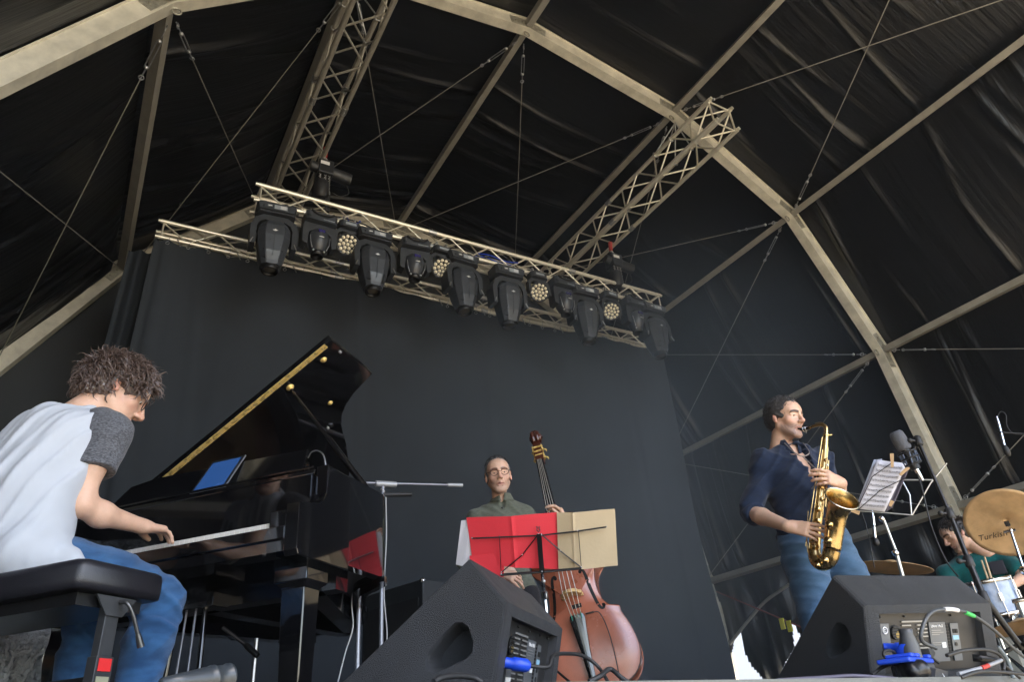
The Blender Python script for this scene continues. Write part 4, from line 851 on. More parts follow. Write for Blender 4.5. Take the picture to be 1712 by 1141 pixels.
for s in (-1, 1):                                        # cheeks
    pf = [(0.159, 0.60), (0.159, 1.0), (0.158, 0.955), (0.150, 0.90), (0.130, 0.855), (0.10, 0.83), (0.06, 0.815), (0.0, 0.80), (-0.02, 0.80), (-0.02, 0.62), (-0.01, 0.60)]
    pf = [(0.35, 0.60), (0.35, 0.998), (0.175, 0.998), (0.168, 0.93), (0.160, 0.88), (0.140, 0.845), (0.11, 0.825), (0.06, 0.812), (0.0, 0.80), (-0.02, 0.80), (-0.02, 0.62), (-0.01, 0.60)]
    q = MB(); q.prism([(a, b) for a, b in pf][::-1], (0.752 if s > 0 else -0.692, 0, 0), (0, 1, 0), (0, 0, 1), 0.06, Z=(-1, 0, 0)); q.build('cheek', LAC, pn, bevel=0.004)
    q = MB(); q.box((s*0.655, 0.06, 0.735), (0.075, 0.15, 0.09)); q.build('key_block', LAC, pn, bevel=0.004)
q = MB(); q.box((0, 0.17, 0.645), (1.38, 0.36, 0.045)); q.build('keybed', LAC, pn)
q = MB(); q.box((0, -0.012, 0.690), (1.385, 0.022, 0.05)); q.build('key_slip', LAC, pn, bevel=0.004)
q = MB(); q.prism([(0.135, 0.765), (0.135, 0.962), (0.19, 0.965), (0.2, 0.765)], (-0.69, 0, 0), (0, 1, 0), (0, 0, 1), 1.38, Z=(1, 0, 0)); q.build('fallboard', LAC, pn)
q = MB(); q.box((0, 0.235, 0.985), (1.38, 0.15, 0.026)); q.build('music_shelf', LAC, pn, bevel=0.006)
q = MB(); q.box((0, 0.165, 0.985-0.026), (1.37, 0.014, 0.02)); q.box((0, 0.158, 1.002), (1.375, 0.012, 0.008)); q.build('shelf_moulding', LAC, pn, bevel=0.002)
kw = 1.23/52
q = MB(); q.box((0, 0.073, 0.7295), (kw-0.0012, 0.146, 0.021)); wk0 = q.build('white_key', IVORY, pn, bevel=0.0012); wk0.location = (-0.615+kw/2, 0, 0)
for i in range(1, 52): c = wk0.copy(); C.objects.link(c); c.parent = pn; c.location = (-0.615+kw*(i+0.5), 0, 0)
q = MB(); q.box((0, 0.098, 0.748), (0.0115, 0.095, 0.022), taper=0.8); bk0 = None
for i in range(51):
    if (i % 7) in (0, 2, 3, 5, 6):                        # A# C# D# F# G#
        if bk0 is None: bk0 = q.build('black_key', LAC, pn, bevel=0.001); c = bk0
        else: c = bk0.copy(); C.objects.link(c); c.parent = pn
        c.location = (-0.615+kw*(i+1), 0, 0)
# music desk: leaning back with sloping ends
dk = nrm((0, 0.48, 1)); q = MB(); q.prism([(-0.56, 0), (0.56, 0), (0.53, 0.19), (-0.33, 0.215), (-0.47, 0.19)], (0, 0.25, 1.0), (1, 0, 0), dk, 0.014, Z=nrm((0, 1, -0.48))); q.build('music_desk', LAC, pn, bevel=0.003)
q = MB(); q.box((0, 0.24, 1.006), (1.1, 0.05, 0.012)); q.build('desk_ledge', LAC, pn, bevel=0.002)
# inside
inner = [p-np.array([-0.1, 0.8, 0]) for p in path]; inner = [np.array([-0.1, 0.8, 0])+p*0.93 for p in inner]
q = MB(); q.prism([(p[0], p[1]) for p in inner], (0, 0, 0.80), (1, 0, 0), (0, 1, 0), 0.01); q.build('soundboard', SND, pn)
q = MB(); q.prism([(p[0]*0.96, max(0.42, p[1]*0.97)) for p in inner[:14]]+[(0.0, 1.3), (-0.5, 1.6), (-0.66, 1.5), (-0.66, 0.42)], (0, 0, 0.86), (1, 0, 0), (0, 1, 0), 0.012); q.build('iron_plate', PNM, pn)
for k in range(5): q = MB(); a = np.array([-0.55+k*0.27, 0.45, 0.90]); q.bar(a, a+np.array([-0.10+0.02*k, 0.95-0.16*k, 0]), 0.02, 0.035); q.build('plate_strut', PNM, pn)
# underside beams
q = MB(); q.prism([(p[0], p[1]) for p in [np.array([-0.1, 0.8, 0])+(p-np.array([-0.1, 0.8, 0]))*0.94 for p in path]], (0, 0, 0.66), (1, 0, 0), (0, 1, 0), 0.02); q.build('bottom_board', mat('dark_underside', (0.012, 0.010, 0.009), 0.5), pn)
for a, b in (((-0.6, 0.3), (-0.3, 1.7)), ((0.0, 0.35), (0.0, 1.6)), ((0.6, 0.3), (0.1, 1.5)), ((-0.65, 0.42), (0.68, 0.42))): q = MB(); q.bar((a[0], a[1], 0.60), (b[0], b[1], 0.60), 0.09, 0.12); q.build('back_post', LAC, pn)
# lid
LA = 0.538; cA, sA = math.cos(LA), math.sin(LA); LW = lambda w_, v_, h=0.0: np.array([-0.75+w_*cA-h*sA, v_, 1.02+w_*sA+h*cA])
lo_ = [(1.515, 0.445), (1.515, 0.875), (1.46, 0.885), (1.36, 0.905), (1.28, 0.94), (1.215, 0.99), (1.165, 1.06), (1.12, 1.15), (1.08, 1.24), (1.03, 1.33), (0.98, 1.42), (0.93, 1.50), (0.82, 1.64), (0.65, 1.76), (0.42, 1.83), (0.2, 1.82), (0.06, 1.72), (0.0, 1.58), (0.0, 0.445)]
q = MB(); q.prism(lo_, LW(0, 0, 0), (cA, 0, sA), (0, 1, 0), 0.022, Z=(-sA, 0, cA)); lid = q.build('lid', LAC, pn, bevel=0.004)
q = MB(); q.prism([(0, 0), (1.515, 0), (1.515, 0.40), (0, 0.40)], LW(0, 0.45, 0.026), (cA, 0, sA), (0, 1, 0), 0.020, Z=(-sA, 0, cA)); q.build('folded_front_lid', LAC, lid, bevel=0.004)
q = MB(); q.prism([(0.02, 0.002), (1.475, 0.002), (1.475, 0.024), (0.02, 0.024)], LW(0, 0.445, -0.003), (cA, 0, sA), (0, 1, 0), 0.003, Z=(-sA, 0, cA)); q.build('hinge_strip', BRASS, lid)
q = MB(); q.cyl(LW(0.02, 0.441, 0.0), LW(1.475, 0.441, 0.0), 0.0045, 8); q.build('hinge_barrel', BRASS, lid)
for k in range(26):
    for v_ in (0.451, 0.465): q = MB(); q.sph(LW(0.05+k*0.056, v_, -0.003), 0.0028, 6); q.build('hinge_screw', CHROME, lid)
for w_, v_, r_ in ((1.408, 0.524, 0.017), (1.236, 0.834, 0.014)): q = MB(); q.lathe([(0.0, 0.010), (r_*0.45, 0.010), (r_*0.6, 0.004), (r_, 0.003), (r_*1.1, 0.0)], LW(w_, v_, -0.001), (sA, 0, -cA), 16); q.build('brass_boss', BRASS, lid)
for w_, v_ in ((1.496, 0.554), (1.107, 0.993)): q = MB(); q.lathe([(0.0, 0.012), (0.006, 0.011), (0.008, 0.0)], LW(w_, v_, -0.001), (sA, 0, -cA), 12); q.build('lid_bumper', mat('grey_rubber', (0.25, 0.25, 0.25), 0.6), lid)
q = MB(); q.lathe([(0.0, 0.016), (0.010, 0.016), (0.013, 0.006), (0.02, 0.004), (0.022, 0.0)], LW(1.184, 0.524, -0.001), (sA, 0, -cA), 16); q.build('prop_cup', BRASS, lid)
pa_ = LW(1.184, 0.524, -0.014); pb_ = np.array([0.70, 0.62, 1.0]); q = MB(); q.tube([pa_, pa_*0.55+pb_*0.45, pa_*0.5+pb_*0.5, pb_], [0.008, 0.010, 0.016, 0.017], 8); q.build('lid_prop', LAC, pn)
# legs, lyre
def leg_(x, y):
    l = MB(); l.loft([[np.array([x+sx*w_/2, y+sy*w_/2, z]) for sx, sy in ((-1, -1), (1, -1), (1, 1), (-1, 1))] for z, w_ in ((0.60, 0.15), (0.54, 0.15), (0.52, 0.105), (0.10, 0.085), (0.06, 0.10), (0.055, 0.06))], smooth=False); o = l.build('leg', LAC, pn, bevel=0.004)
    q = MB(); q.lathe([(0.012, -0.012), (0.026, -0.012), (0.026, 0.012), (0.012, 0.012)], (x, y, 0.028), (1, 0, 0), 14); q.build('caster', BRASS, o)
leg_(0.63, 0.20); leg_(-0.63, 0.20); leg_(-0.30, 1.55)
q = MB(); q.box((0, 0.30, 0.13), (0.32, 0.14, 0.07)); ly = q.build('pedal_lyre', LAC, pn, bevel=0.004)
q = MB(); q.box((0, 0.33, 0.56), (0.30, 0.10, 0.06)); q.build('lyre_block', LAC, ly, bevel=0.004)
for x in (-0.09, -0.03, 0.03, 0.09): q = MB(); q.cyl((x, 0.32, 0.16), (x*0.8, 0.33, 0.55), 0.012 if abs(x) > 0.05 else 0.005, 8); q.build('lyre_rod', LAC if abs(x) > 0.05 else POLE, ly)
for x in (-0.07, 0, 0.07): q = MB(); q.box((x, 0.20, 0.08), (0.035, 0.12, 0.012)); q.build('pedal', BRASS, ly, bevel=0.004)
# tablet on the desk
M2 = pn.matrix_basis if False else Matrix.Translation(Vector(PO)) @ Matrix.Rotation(PTH, 4, 'Z')
def PWl(p): return np.array(M2 @ Vector(p))
def PWd(d): return np.array(M2.to_3x3() @ Vector(d))
tb = empty('tablet', PWl((0.085, 0.235, 1.03))); tag(tb, 'tablet with a lit blue screen standing on the piano music desk', 'tablet')
TX = PWd((1, 0, 0)); TY = PWd(nrm((0, 0.62, 1))); TZ = np.cross(TX, TY)
q = MB(); q.box(TY*0.105, (0.190, 0.225, 0.008), (TX, TY, TZ)); q.build('case', mat('tablet_rim', (0.25, 0.26, 0.28), 0.3, 0.6), tb, bevel=0.002)
q = MB(); q.box(TY*0.105+TZ*0.0046, (0.184, 0.219, 0.0012), (TX, TY, TZ)); q.build('bezel', BLKM, tb)
q = MB(); q.box(TY*0.105+TZ*0.0056, (0.160, 0.190, 0.001), (TX, TY, TZ)); q.build('screen', mat('blue_screen', (0.005, 0.03, 0.12), 0.25, emit=((0.03, 0.09, 0.26), 0.12), var=(3, 0.1)), tb)
# bench
bn = empty('piano_bench', PWl((0.14, -0.545, 0)), PTH); tag(bn, 'black padded piano bench with angled steel legs and a lever', 'bench')
VIN = mat('black_vinyl', (0.012, 0.012, 0.016), 0.38, spec=0.6, bump=(300, 0.15))
q = MB()
def pad(u, v): return None
rg_ = []
for z, ins_ in ((0.415, 0.012), (0.42, 0.002), (0.44, 0.0), (0.475, 0.0), (0.492, 0.004), (0.500, 0.016)):
    a, b, ch = 0.375-ins_, 0.166-ins_, 0.018
    rg_.append([np.array([x, y, z]) for x, y in ((-a+ch, -b), (a-ch, -b), (a, -b+ch), (a, b-ch), (a-ch, b), (-a+ch, b), (-a, b-ch), (-a, -b+ch))])
q.loft(rg_, smooth=True); o = q.build('cushion', VIN, bn); o.data.set_sharp_from_angle(angle=rad(60))
FRM = mat('grey_powder_coat', (0.05, 0.052, 0.055), 0.42, 0.3, var=(20, 0.1))
q = MB(); q.box((0, 0, 0.395), (0.66, 0.24, 0.035)); q.build('seat_frame', BLKM, bn)
for s in (-1, 1):
    q = MB(); q.prism([(-0.075, 0.41), (0.075, 0.41), (0.03, 0.355), (-0.03, 0.355)], (s*0.35, 0, 0), (0, 1, 0), (0, 0, 1), 0.006*s, Z=(1, 0, 0)); q.build('bracket', FRM, bn)
    q = MB(); q.box((s*0.335, 0, 0.30), (0.028, 0.05, 0.17)); q.build('inner_post', FRM, bn, bevel=0.002)
    q = MB(); q.box((s*0.335, 0, 0.13), (0.036, 0.062, 0.23)); lg = q.build('leg', FRM, bn, bevel=0.002)
    if s > 0:
        q = MB(); q.box((0.3545, 0.0, 0.222), (0.0016, 0.045, 0.034)); q.build('red_sticker', mat('red_sticker', (0.75, 0.03, 0.03), 0.4), lg)
        q = MB(); q.box((0.3545, 0.0, 0.165), (0.0014, 0.045, 0.052)); q.build('pale_sticker', mat('pale_sticker', (0.33, 0.33, 0.22), 0.5), lg)
    q = MB(); q.box((s*0.335, 0, 0.018), (0.04, 0.32, 0.03)); q.build('foot', FRM, bn, bevel=0.003)
q = MB(); q.box((0, 0, 0.17), (0.64, 0.03, 0.05)); q.build('stretcher', BLKM, bn, bevel=0.002)
q = MB(); q.tube(spline([(0.36, 0.01, 0.395), (0.385, 0.012, 0.39), (0.395, 0.03, 0.36), (0.40, 0.06, 0.30)], 5), 0.006, 8); q.tube([(0.40, 0.058, 0.305), (0.403, 0.075, 0.27)], [0.008, 0.011], 8); q.build('height_lever', mat('lever_metal', (0.12, 0.12, 0.12), 0.3, 0.8), bn)
# ---------------------------------------------------------------- stands
def clutch(p, d, r=0.016, L=0.05):
    q = MB(); q.lathe([(r*0.7, -L/2), (r, -L/2+0.006), (r, L/2-0.006), (r*0.7, L/2)], p, d, 12); return q
bs = empty('boom_stand', (*at(637, 1100, 4.1)[:2], FZ)); tag(bs, 'chrome microphone boom stand with horizontal arm in the curve of the piano', 'mic stand')
T0 = at(640, 812, 4.1); bx_ = bs.location
q = MB(); q.cyl((bx_[0], bx_[1], FZ+0.12), (bx_[0], bx_[1], FZ+0.75), 0.0125, 12); q.cyl((bx_[0], bx_[1], FZ+0.7), T0, 0.0095, 12); part(bs, 'pole', q, POLE)
q = MB(); hA = at(612, 808, 4.1); hB = at(773, 812, 4.1); q.cyl(hA, hB, 0.0075, 10); part(bs, 'boom', q, POLE)
q = MB(); e0 = at(628, 809, 4.1); e1 = at(662, 811, 4.1); q.cyl(e0, e1, 0.019, 14); q.cyl(at(748, 811.5, 4.1), hB, 0.0125, 12); part(bs, 'boom_clamp', q, mat('light_grey_metal', (0.35, 0.36, 0.38), 0.4, 0.3))
q = MB(); q.cyl(at(640, 828, 4.1), at(688, 827, 4.06), 0.014, 12); part(bs, 'clamp_handle', q, BLKR)
q = MB(); q.tube([np.array(T0)+[0.012*math.cos(k*1.1), 0.012*math.sin(k*1.1), -0.006*k-0.01] for k in range(14)], 0.004, 6); part(bs, 'cable_wrap', q, mat('pale_grey_cable', (0.45, 0.45, 0.45), 0.5))
for k in range(3):
    a = k*2.09+0.4; q = MB(); q.tube([(bx_[0], bx_[1], FZ+0.28), (bx_[0]+0.33*math.cos(a), bx_[1]+0.33*math.sin(a), FZ+0.01)], 0.008, 8); part(bs, 'leg', q, STEEL)
cable([np.array(T0)+[0.02, 0, -0.05], at(646, 900, 4.1), at(642, 990, 4.1), at(647, 1060, 4.1), at(643, 1110, 4.1)], 0.0035, mat('white_thin_cable', (0.5, 0.5, 0.5), 0.5), 'thin pale cable hanging down beside the chrome boom stand')
s2 = empty('straight_stand', (*at(597, 1130, 3.75)[:2], FZ)); tag(s2, 'plain chrome stand pole standing right of the piano front leg', 'mic stand'); bx_ = s2.location
q = MB(); q.cyl((bx_[0], bx_[1], FZ+0.1), (bx_[0], bx_[1], 0.80), 0.012, 12); part(s2, 'pole', q, POLE)
for k in range(3): a = k*2.09; q = MB(); q.tube([(bx_[0], bx_[1], FZ+0.2), (bx_[0]+0.3*math.cos(a), bx_[1]+0.3*math.sin(a), FZ+0.01)], 0.007, 8); part(s2, 'leg', q, STEEL)
cable([at(592, 975, 3.7), at(588, 1010, 3.65), at(590, 1050, 3.65), at(578, 1090, 3.65), at(565, 1141, 3.65)], 0.0035, mat('white_thin_cable', (0.5, 0.5, 0.5), 0.5), 'thin white cable hanging under the piano beside its front leg')
# microphone inside the piano
mi = empty('piano_microphone', PWl((0.47, 0.42, 1.08))); tag(mi, 'slim microphone on a gooseneck pointing into the open piano', 'microphone')
a = PWl((0.47, 0.42, 1.08)); b = PWl((0.53, 0.34, 1.13)); q = MB(); q.lathe([(0.004, 0), (0.011, 0.004), (0.011, 0.05), (0.008, 0.075)], a-0*a, nrm(b-a), 12); part(mi, 'body', q, BLKM)
q = MB(); q.lathe([(0.0085, 0.068), (0.009, 0.072), (0.0085, 0.079)], a, nrm(b-a), 12); part(mi, 'silver_ring', q, CHROME)
q = MB(); q.tube(spline([b, PWl((0.56, 0.32, 1.145)), PWl((0.60, 0.31, 1.14)), PWl((0.64, 0.3, 1.10)), PWl((0.66, 0.3, 1.0))], 6), 0.003, 6); part(mi, 'gooseneck', q, STEEL)
# microphone stand under the piano
um = empty('low_microphone', (*PWl((0.10, 0.62, 0))[:2], FZ)); tag(um, 'small black microphone on a low boom stand under the piano', 'mic stand'); P0_ = np.array(um.location)
sp_ = at(428, 1080, P0_[1]); q = MB(); q.cyl((sp_[0], sp_[1], FZ), sp_+[0, 0, 0.03], 0.009, 8); part(um, 'pole', q, STEEL)
q = MB(); q.cyl(at(372, 1050, P0_[1]), at(415, 1082, P0_[1]-0.02), 0.009, 8); part(um, 'boom', q, BLKM)
q = MB(); a = at(410, 1078, P0_[1]-0.02); b = at(431, 1098, P0_[1]-0.06); q.lathe([(0.010, 0), (0.014, 0.01), (0.014, np.linalg.norm(b-a)-0.01), (0.012, np.linalg.norm(b-a))], a, nrm(b-a), 12); part(um, 'microphone', q, BLKM)
# flight case behind the left wedge, and the wrapped case behind the bench
fc = empty('speaker_case', (*at(700, 1040, 4.6)[:2], FZ)); tag(fc, 'dark box shaped bass amplifier on the floor behind the left wedge monitor', 'amplifier')
p1 = at(668, 992, 4.7); p2 = at(728, 976, 4.35); d = nrm([p2[0]-p1[0], p2[1]-p1[1], 0]); n = np.array([-d[1], d[0], 0]); L = 0.62
top = (p1[2]+p2[2])/2-FZ; q = MB(); q.box(d*0.0+np.array([0, 0, top/2]), (L, 0.45, top), (d, n, np.array([0, 0, 1.]))); q.build('cabinet', mat('dark_tolex', (0.014, 0.017, 0.02), 0.6, bump=(200, 0.3)), fc, bevel=0.01)
q = MB(); q.box(-n*0.228+np.array([0, 0, top/2-0.02]), (L*0.88, 0.004, top*0.8), (d, n, np.array([0, 0, 1.]))); q.build('grille', mat('grille_cloth', (0.008, 0.009, 0.01), 0.8), fc)
q = MB(); q.sph(d*(L/2-0.02)-n*0.21+np.array([0, 0, top-0.01]), 0.022, 8); q.build('corner_cap', CHROME, fc)
tp = empty('covered_case', (-1.05, 3.75, FZ)); tag(tp, 'case wrapped in crumpled silvery plastic sheet behind the piano bench', 'covered case')
TRP = mat('silver_plastic_sheet', (0.50, 0.53, 0.56), 0.35, spec=0.7)
N_, L_, P_ = nodes_of(TRP); tc = N_.new('ShaderNodeTexCoord'); vn = N_.new('ShaderNodeTexVoronoi'); vn.inputs['Scale'].default_value = 9; nz = N_.new('ShaderNodeTexNoise'); nz.inputs['Scale'].default_value = 7; nz.inputs['Detail'].default_value = 6
mx = N_.new('ShaderNodeVectorMath'); mx.operation = 'ADD'; L_.new(tc.outputs['Object'], mx.inputs[0]); L_.new(nz.outputs['Color'], mx.inputs[1]); L_.new(mx.outputs[0], vn.inputs['Vector']); L_.new(tc.outputs['Object'], nz.inputs['Vector'])
bp = N_.new('ShaderNodeBump'); bp.inputs['Strength'].default_value = 0.9; bp.inputs['Distance'].default_value = 0.05; L_.new(vn.outputs[0], bp.inputs['Height']); L_.new(bp.outputs[0], P_.inputs['Normal'])
q = MB()
for (c, sz) in (((0, 0, 0.5), (1.7, 0.7, 1.0)),):
    rn = random.Random(8); jit = {}
    def fx(u, v): a = 2*math.pi*u; r_ = 1.0; x = 0.95*np.sign(math.cos(a))*abs(math.cos(a))**0.4; y = 0.4*np.sign(math.sin(a))*abs(math.sin(a))**0.4; z = 0.92*v; k = 1-0.25*max(0, v-0.8)*2; h = 0.03*math.sin(9*a+7*v)+0.02*math.sin(23*a-11*v+math.sin(5*a)); return (x*k*(1+h), y*k*(1+h), z+0.02*math.sin(13*a))
    q.grid(fx, 90, 24)
    q.add([fx(i/90, 1.0) for i in range(90)], [tuple(range(90))])
q.build('plastic_sheet', TRP, tp)
# ---------------------------------------------------------------- bass player's music stand with folded sheets
AZS = math.atan2(1.9, 3.0); sA_ = lambda x, y, t=0.0: atD(x, y, 3.74+(y-860)*0.0016+t, AZS)
ms = empty('music_stand', (*sA_(912, 1010)[:2], FZ)); tag(ms, 'black folding music stand holding the red and tan sheets before the bass player', 'music stand')
for nm, pts, r_ in (('top_bar', [(789, 901), (905, 896), (965, 889), (1013, 882)], 0.005), ('side_bar', [(835, 898), (838, 961)], 0.004), ('side_bar', [(967, 888), (972, 951)], 0.004), ('bottom_bar', [(837, 962), (906, 957), (972, 951)], 0.008), ('diagonal', [(838, 958), (873, 929), (900, 894)], 0.0045), ('diagonal', [(971, 949), (937, 922), (905, 894)], 0.0045)):
    q = MB(); P_3 = [sA_(x, y, -0.012) for x, y in pts]; q.tube(P_3, r_, 8, flat=0.5); b_ = part(ms, nm, q, BLKM)
    for p in P_3: q = MB(); q.sph(p-np.array([0.005, 0.008, 0]), 0.004, 6); part(ms, 'rivet', q, CHROME, b_)
q = MB(); q.bar(sA_(901, 893, -0.016), sA_(906, 957, -0.016), 0.026, 0.008, up=(-0.5, -0.8, 0)); part(ms, 'centre_plate', q, BLKM)
q = MB(); c = sA_(900, 886, -0.014)
for s in (-1, 1): q.tube(spline([c+[0, 0, -0.012], c+[s*0.010, 0, -0.004], c+[s*0.006, 0, 0.006], c+[s*0.010, 0, 0.016]], 5), 0.0025, 6)
q.tube([c+[-0.011, 0, 0.012], c+[0.011, 0, 0.012]], 0.002, 6); part(ms, 'lyre_ornament', q, BLKM)
base = np.array([*sA_(912, 1010)[:2], 0]); q = MB(); q.cyl(sA_(906, 957), (base[0], base[1], 0.63), 0.0085, 10); part(ms, 'upper_tube', q, CHROME)
q = MB(); q.cyl((base[0], base[1], 0.66), (base[0], base[1], FZ+0.15), 0.0115, 10); part(ms, 'lower_tube', q, CHROME)
q = MB(); q.lathe([(0.012, -0.02), (0.017, -0.015), (0.017, 0.015), (0.012, 0.02)], (base[0], base[1], 0.66), n=12); q.sph(sA_(909, 973, -0.02), 0.011, 8); part(ms, 'clamp_knob', q, STEEL)
for k in range(3): a = k*2.09+1; q = MB(); q.tube([(base[0], base[1], FZ+0.25), (base[0]+0.28*math.cos(a), base[1]+0.28*math.sin(a), FZ+0.01)], 0.006, 8); part(ms, 'leg', q, BLKM)
PRED = mat('red_card', (0.80, 0.045, 0.065), 0.55, var=(4, 0.05), bump=(60, 0.06)); PTAN = mat('tan_card', (0.60, 0.48, 0.31), 0.65, var=(5, 0.06), bump=(60, 0.08)); PWHT = mat('white_paper', (0.62, 0.62, 0.68), 0.7)
def sheet(corners, name, m, label, cat, th=0.0015, nx=16, ny=6, wav=0.004, t=0.0, cr=None):
    C4 = [sA_(x, y, t) for x, y in corners]; o = sum(C4)/4; r0 = empty(name+'_dummy') if False else None
    q = MB(); nrm_ = nrm(np.cross(C4[1]-C4[0], C4[3]-C4[0]))
    def f(u, v): p = (C4[0]*(1-u)+C4[1]*u)*(1-v)+(C4[3]*(1-u)+C4[2]*u)*v; return p-o+nrm_*(wav*math.sin(u*7+v*2) if cr is None else 0.05*abs(u-cr)+0.002*math.sin(u*11+v*5)-0.004*math.exp(-((u-cr)/0.02)**2))
    q.grid(f, nx, ny, smooth=False); ob = q.build(name, m); ob.location = o; s_ = ob.modifiers.new('thick', 'SOLIDIFY'); s_.thickness = th; return tag(ob, label, cat)
sheet([(779, 868), (857, 864), (857, 964), (786, 945)], 'red_folder', PRED, 'red card folder left half standing on the black music stand', 'folder') if False else None
rf = sheet([(779, 868), (931, 859), (934, 955), (790, 944)], 'red_card', PRED, 'large red card sheet on the left of the black music stand', 'sheet music', 0.002, 48, 8, cr=0.5)
rf.data.transform(Matrix.Identity(4))
sheet([(931, 859), (1029, 854), (1034, 950), (934, 955)], 'tan_card', PTAN, 'tan card sheet on the right of the black music stand', 'sheet music', 0.002, 48, 8, cr=0.27)
sheet([(771, 871), (800, 869), (792, 950), (762, 945)], 'white_page', PWHT, 'white page peeping out behind the left edge of the red card', 'sheet music', 0.001, 8, 4, 0.003, 0.03)
sheet([(785, 930), (845, 925), (842, 966), (789, 958)], 'red_page', PRED, 'lower corner of a second red sheet hanging behind the red card', 'sheet music', 0.001, 6, 3, 0.0, 0.012)
for x0, x1, ob in ((856.5, 858.5, rf),):
    pass
# ---------------------------------------------------------------- double bass
BP = np.array([2.901, 4.117, 0.799])*0.96; Bb = np.array([0.7235, -0.6751, 0.1441]); Ba = np.array([-0.0275, 0.1804, 0.9832]); Bn = np.array([-0.6897, -0.7154, 0.1119]); BS = 0.96
db = empty('double_bass', BP); tag(db, 'reddish brown double bass leaning in front of the bass player', 'double bass')
BW = lambda b, a, n=0.0: (Bb*b+Ba*a+Bn*n)*BS
VAR = mat('red_brown_varnish', (0.42, 0.125, 0.065), 0.30, spec=0.7, var=(3.5, 0.25), coat=0.8)
N_, L_, P_ = nodes_of(VAR); P_.inputs['Coat Roughness'].default_value = 0.22
EBO = mat('ebony', (0.004, 0.004, 0.005), 0.22, spec=0.8, coat=0.5); BRW = mat('maple_bridge', (0.62, 0.40, 0.16), 0.45, var=(60, 0.2)); STR = mat('string', (0.55, 0.52, 0.46), 0.35, 0.7); BND = mat('dark_binding', (0.06, 0.02, 0.012), 0.4)
half = [(0, 0.60), (0.06, 0.60), (0.15, 0.575), (0.215, 0.51), (0.248, 0.42), (0.25, 0.34), (0.238, 0.27), (0.245, 0.222), (0.232, 0.206), (0.20, 0.18), (0.172, 0.11), (0.166, 0.03), (0.182, -0.05), (0.222, -0.105), (0.262, -0.115), (0.283, -0.128), (0.285, -0.165), (0.315, -0.25), (0.335, -0.36), (0.322, -0.46), (0.26, -0.545), (0.14, -0.59), (0, -0.60)]
hs_ = [p[:2] for p in spline([np.array([*p, 0]) for p in half], 3)]; ol = [np.array(p) for p in hs_]+[np.array([-p[0], p[1]]) for p in hs_[-2:0:-1]]
bc = np.array([0, -0.05]); q = MB(); rg_ = []
for t in (0.02, 0.2, 0.4, 0.6, 0.75, 0.87, 0.94, 1.0):
    h = 0.04*(1-t**2.2)**0.8 if t < 0.99 else 0.0; h += -0.006*math.exp(-((t-0.93)/0.05)**2)
    rg_.append([BW(*(bc+(p-bc)*t), h) for p in ol])
q.loft(rg_, smooth=True, caps=False); q.build('top_plate', VAR, db)
q = MB(); q.loft([[BW(*(bc+(p-bc)*s), n) for p in ol] for s, n in ((1.0, 0.001), (1.012, 0.0), (1.014, -0.012), (0.995, -0.016))], smooth=False, caps=False); q.build('edge_binding', BND, db)
q = MB(); q.loft([[BW(*(bc+(p-bc)*0.99), n) for p in ol] for n in (-0.015, -0.10, -0.20)], smooth=True, caps=False); q.build('ribs', VAR, db)
q = MB(); q.loft([[BW(*(bc+(p-bc)*t), -0.20-0.03*(1-t)) for p in ol] for t in (1.0, 0.7, 0.4, 0.05)], smooth=True, caps=False); q.build('back_plate', VAR, db)
for s in (-1, 1):
    ctl = [(0.080, 0.145), (0.092, 0.160), (0.108, 0.150), (0.118, 0.115), (0.124, 0.05), (0.135, -0.02), (0.150, -0.085), (0.166, -0.118), (0.184, -0.118), (0.192, -0.098)]
    cp = spline([np.array([a, b, 0]) for a, b in ctl], 5); n = len(cp); L1 = []; R1 = []
    def topz(b, a):
        v = np.array([b, a])-bc; r = np.linalg.norm(v); best = min(ol, key=lambda p: abs(math.atan2(*(p-bc))-math.atan2(*v))); t = r/np.linalg.norm(best-bc); return 0.04*max(0, 1-t**2.2)**0.8+0.0012
    for k, p in enumerate(cp):
        tt = cp[min(k+1, n-1)]-cp[max(0, k-1)]; tt = nrm(tt); wd = 0.0045+0.0065*math.sin(math.pi*k/(n-1)); nn_ = np.array([-tt[1], tt[0]])
        for s2_, L in ((1, L1), (-1, R1)): c = p[:2]+nn_*wd*s2_; L.append(BW(s*c[0], c[1], topz(c[0], c[1])))
    q = MB(); q.add(L1+R1, [(k, k+1, n+k+1, n+k) for k in range(n-1)])
    for (a, b), r_ in (((0.088, 0.144), 0.0105), ((0.184, -0.104), 0.0135)): q.lathe([(0.0, 0.0), (r_, 0.0)], BW(s*a, b, topz(a, b)), Bn, 12)
    q.build('f_hole', VENTB, db)
q = MB(); q.prism([(-0.075, 0), (-0.045, 0), (-0.04, 0.03), (-0.02, 0.045), (0, 0.05), (0.02, 0.045), (0.04, 0.03), (0.045, 0), (0.075, 0), (0.07, 0.02), (0.055, 0.03), (0.075, 0.05), (0.07, 0.075), (0.055, 0.085), (0.05, 0.12), (0.025, 0.142), (0, 0.15), (-0.025, 0.147), (-0.05, 0.128), (-0.055, 0.085), (-0.07, 0.075), (-0.075, 0.05), (-0.055, 0.03), (-0.07, 0.02)], BW(0, -0.012, 0.036), Bb*BS, Bn*BS, 0.022*BS, Z=Ba); q.build('bridge', BRW, db, bevel=0.002)
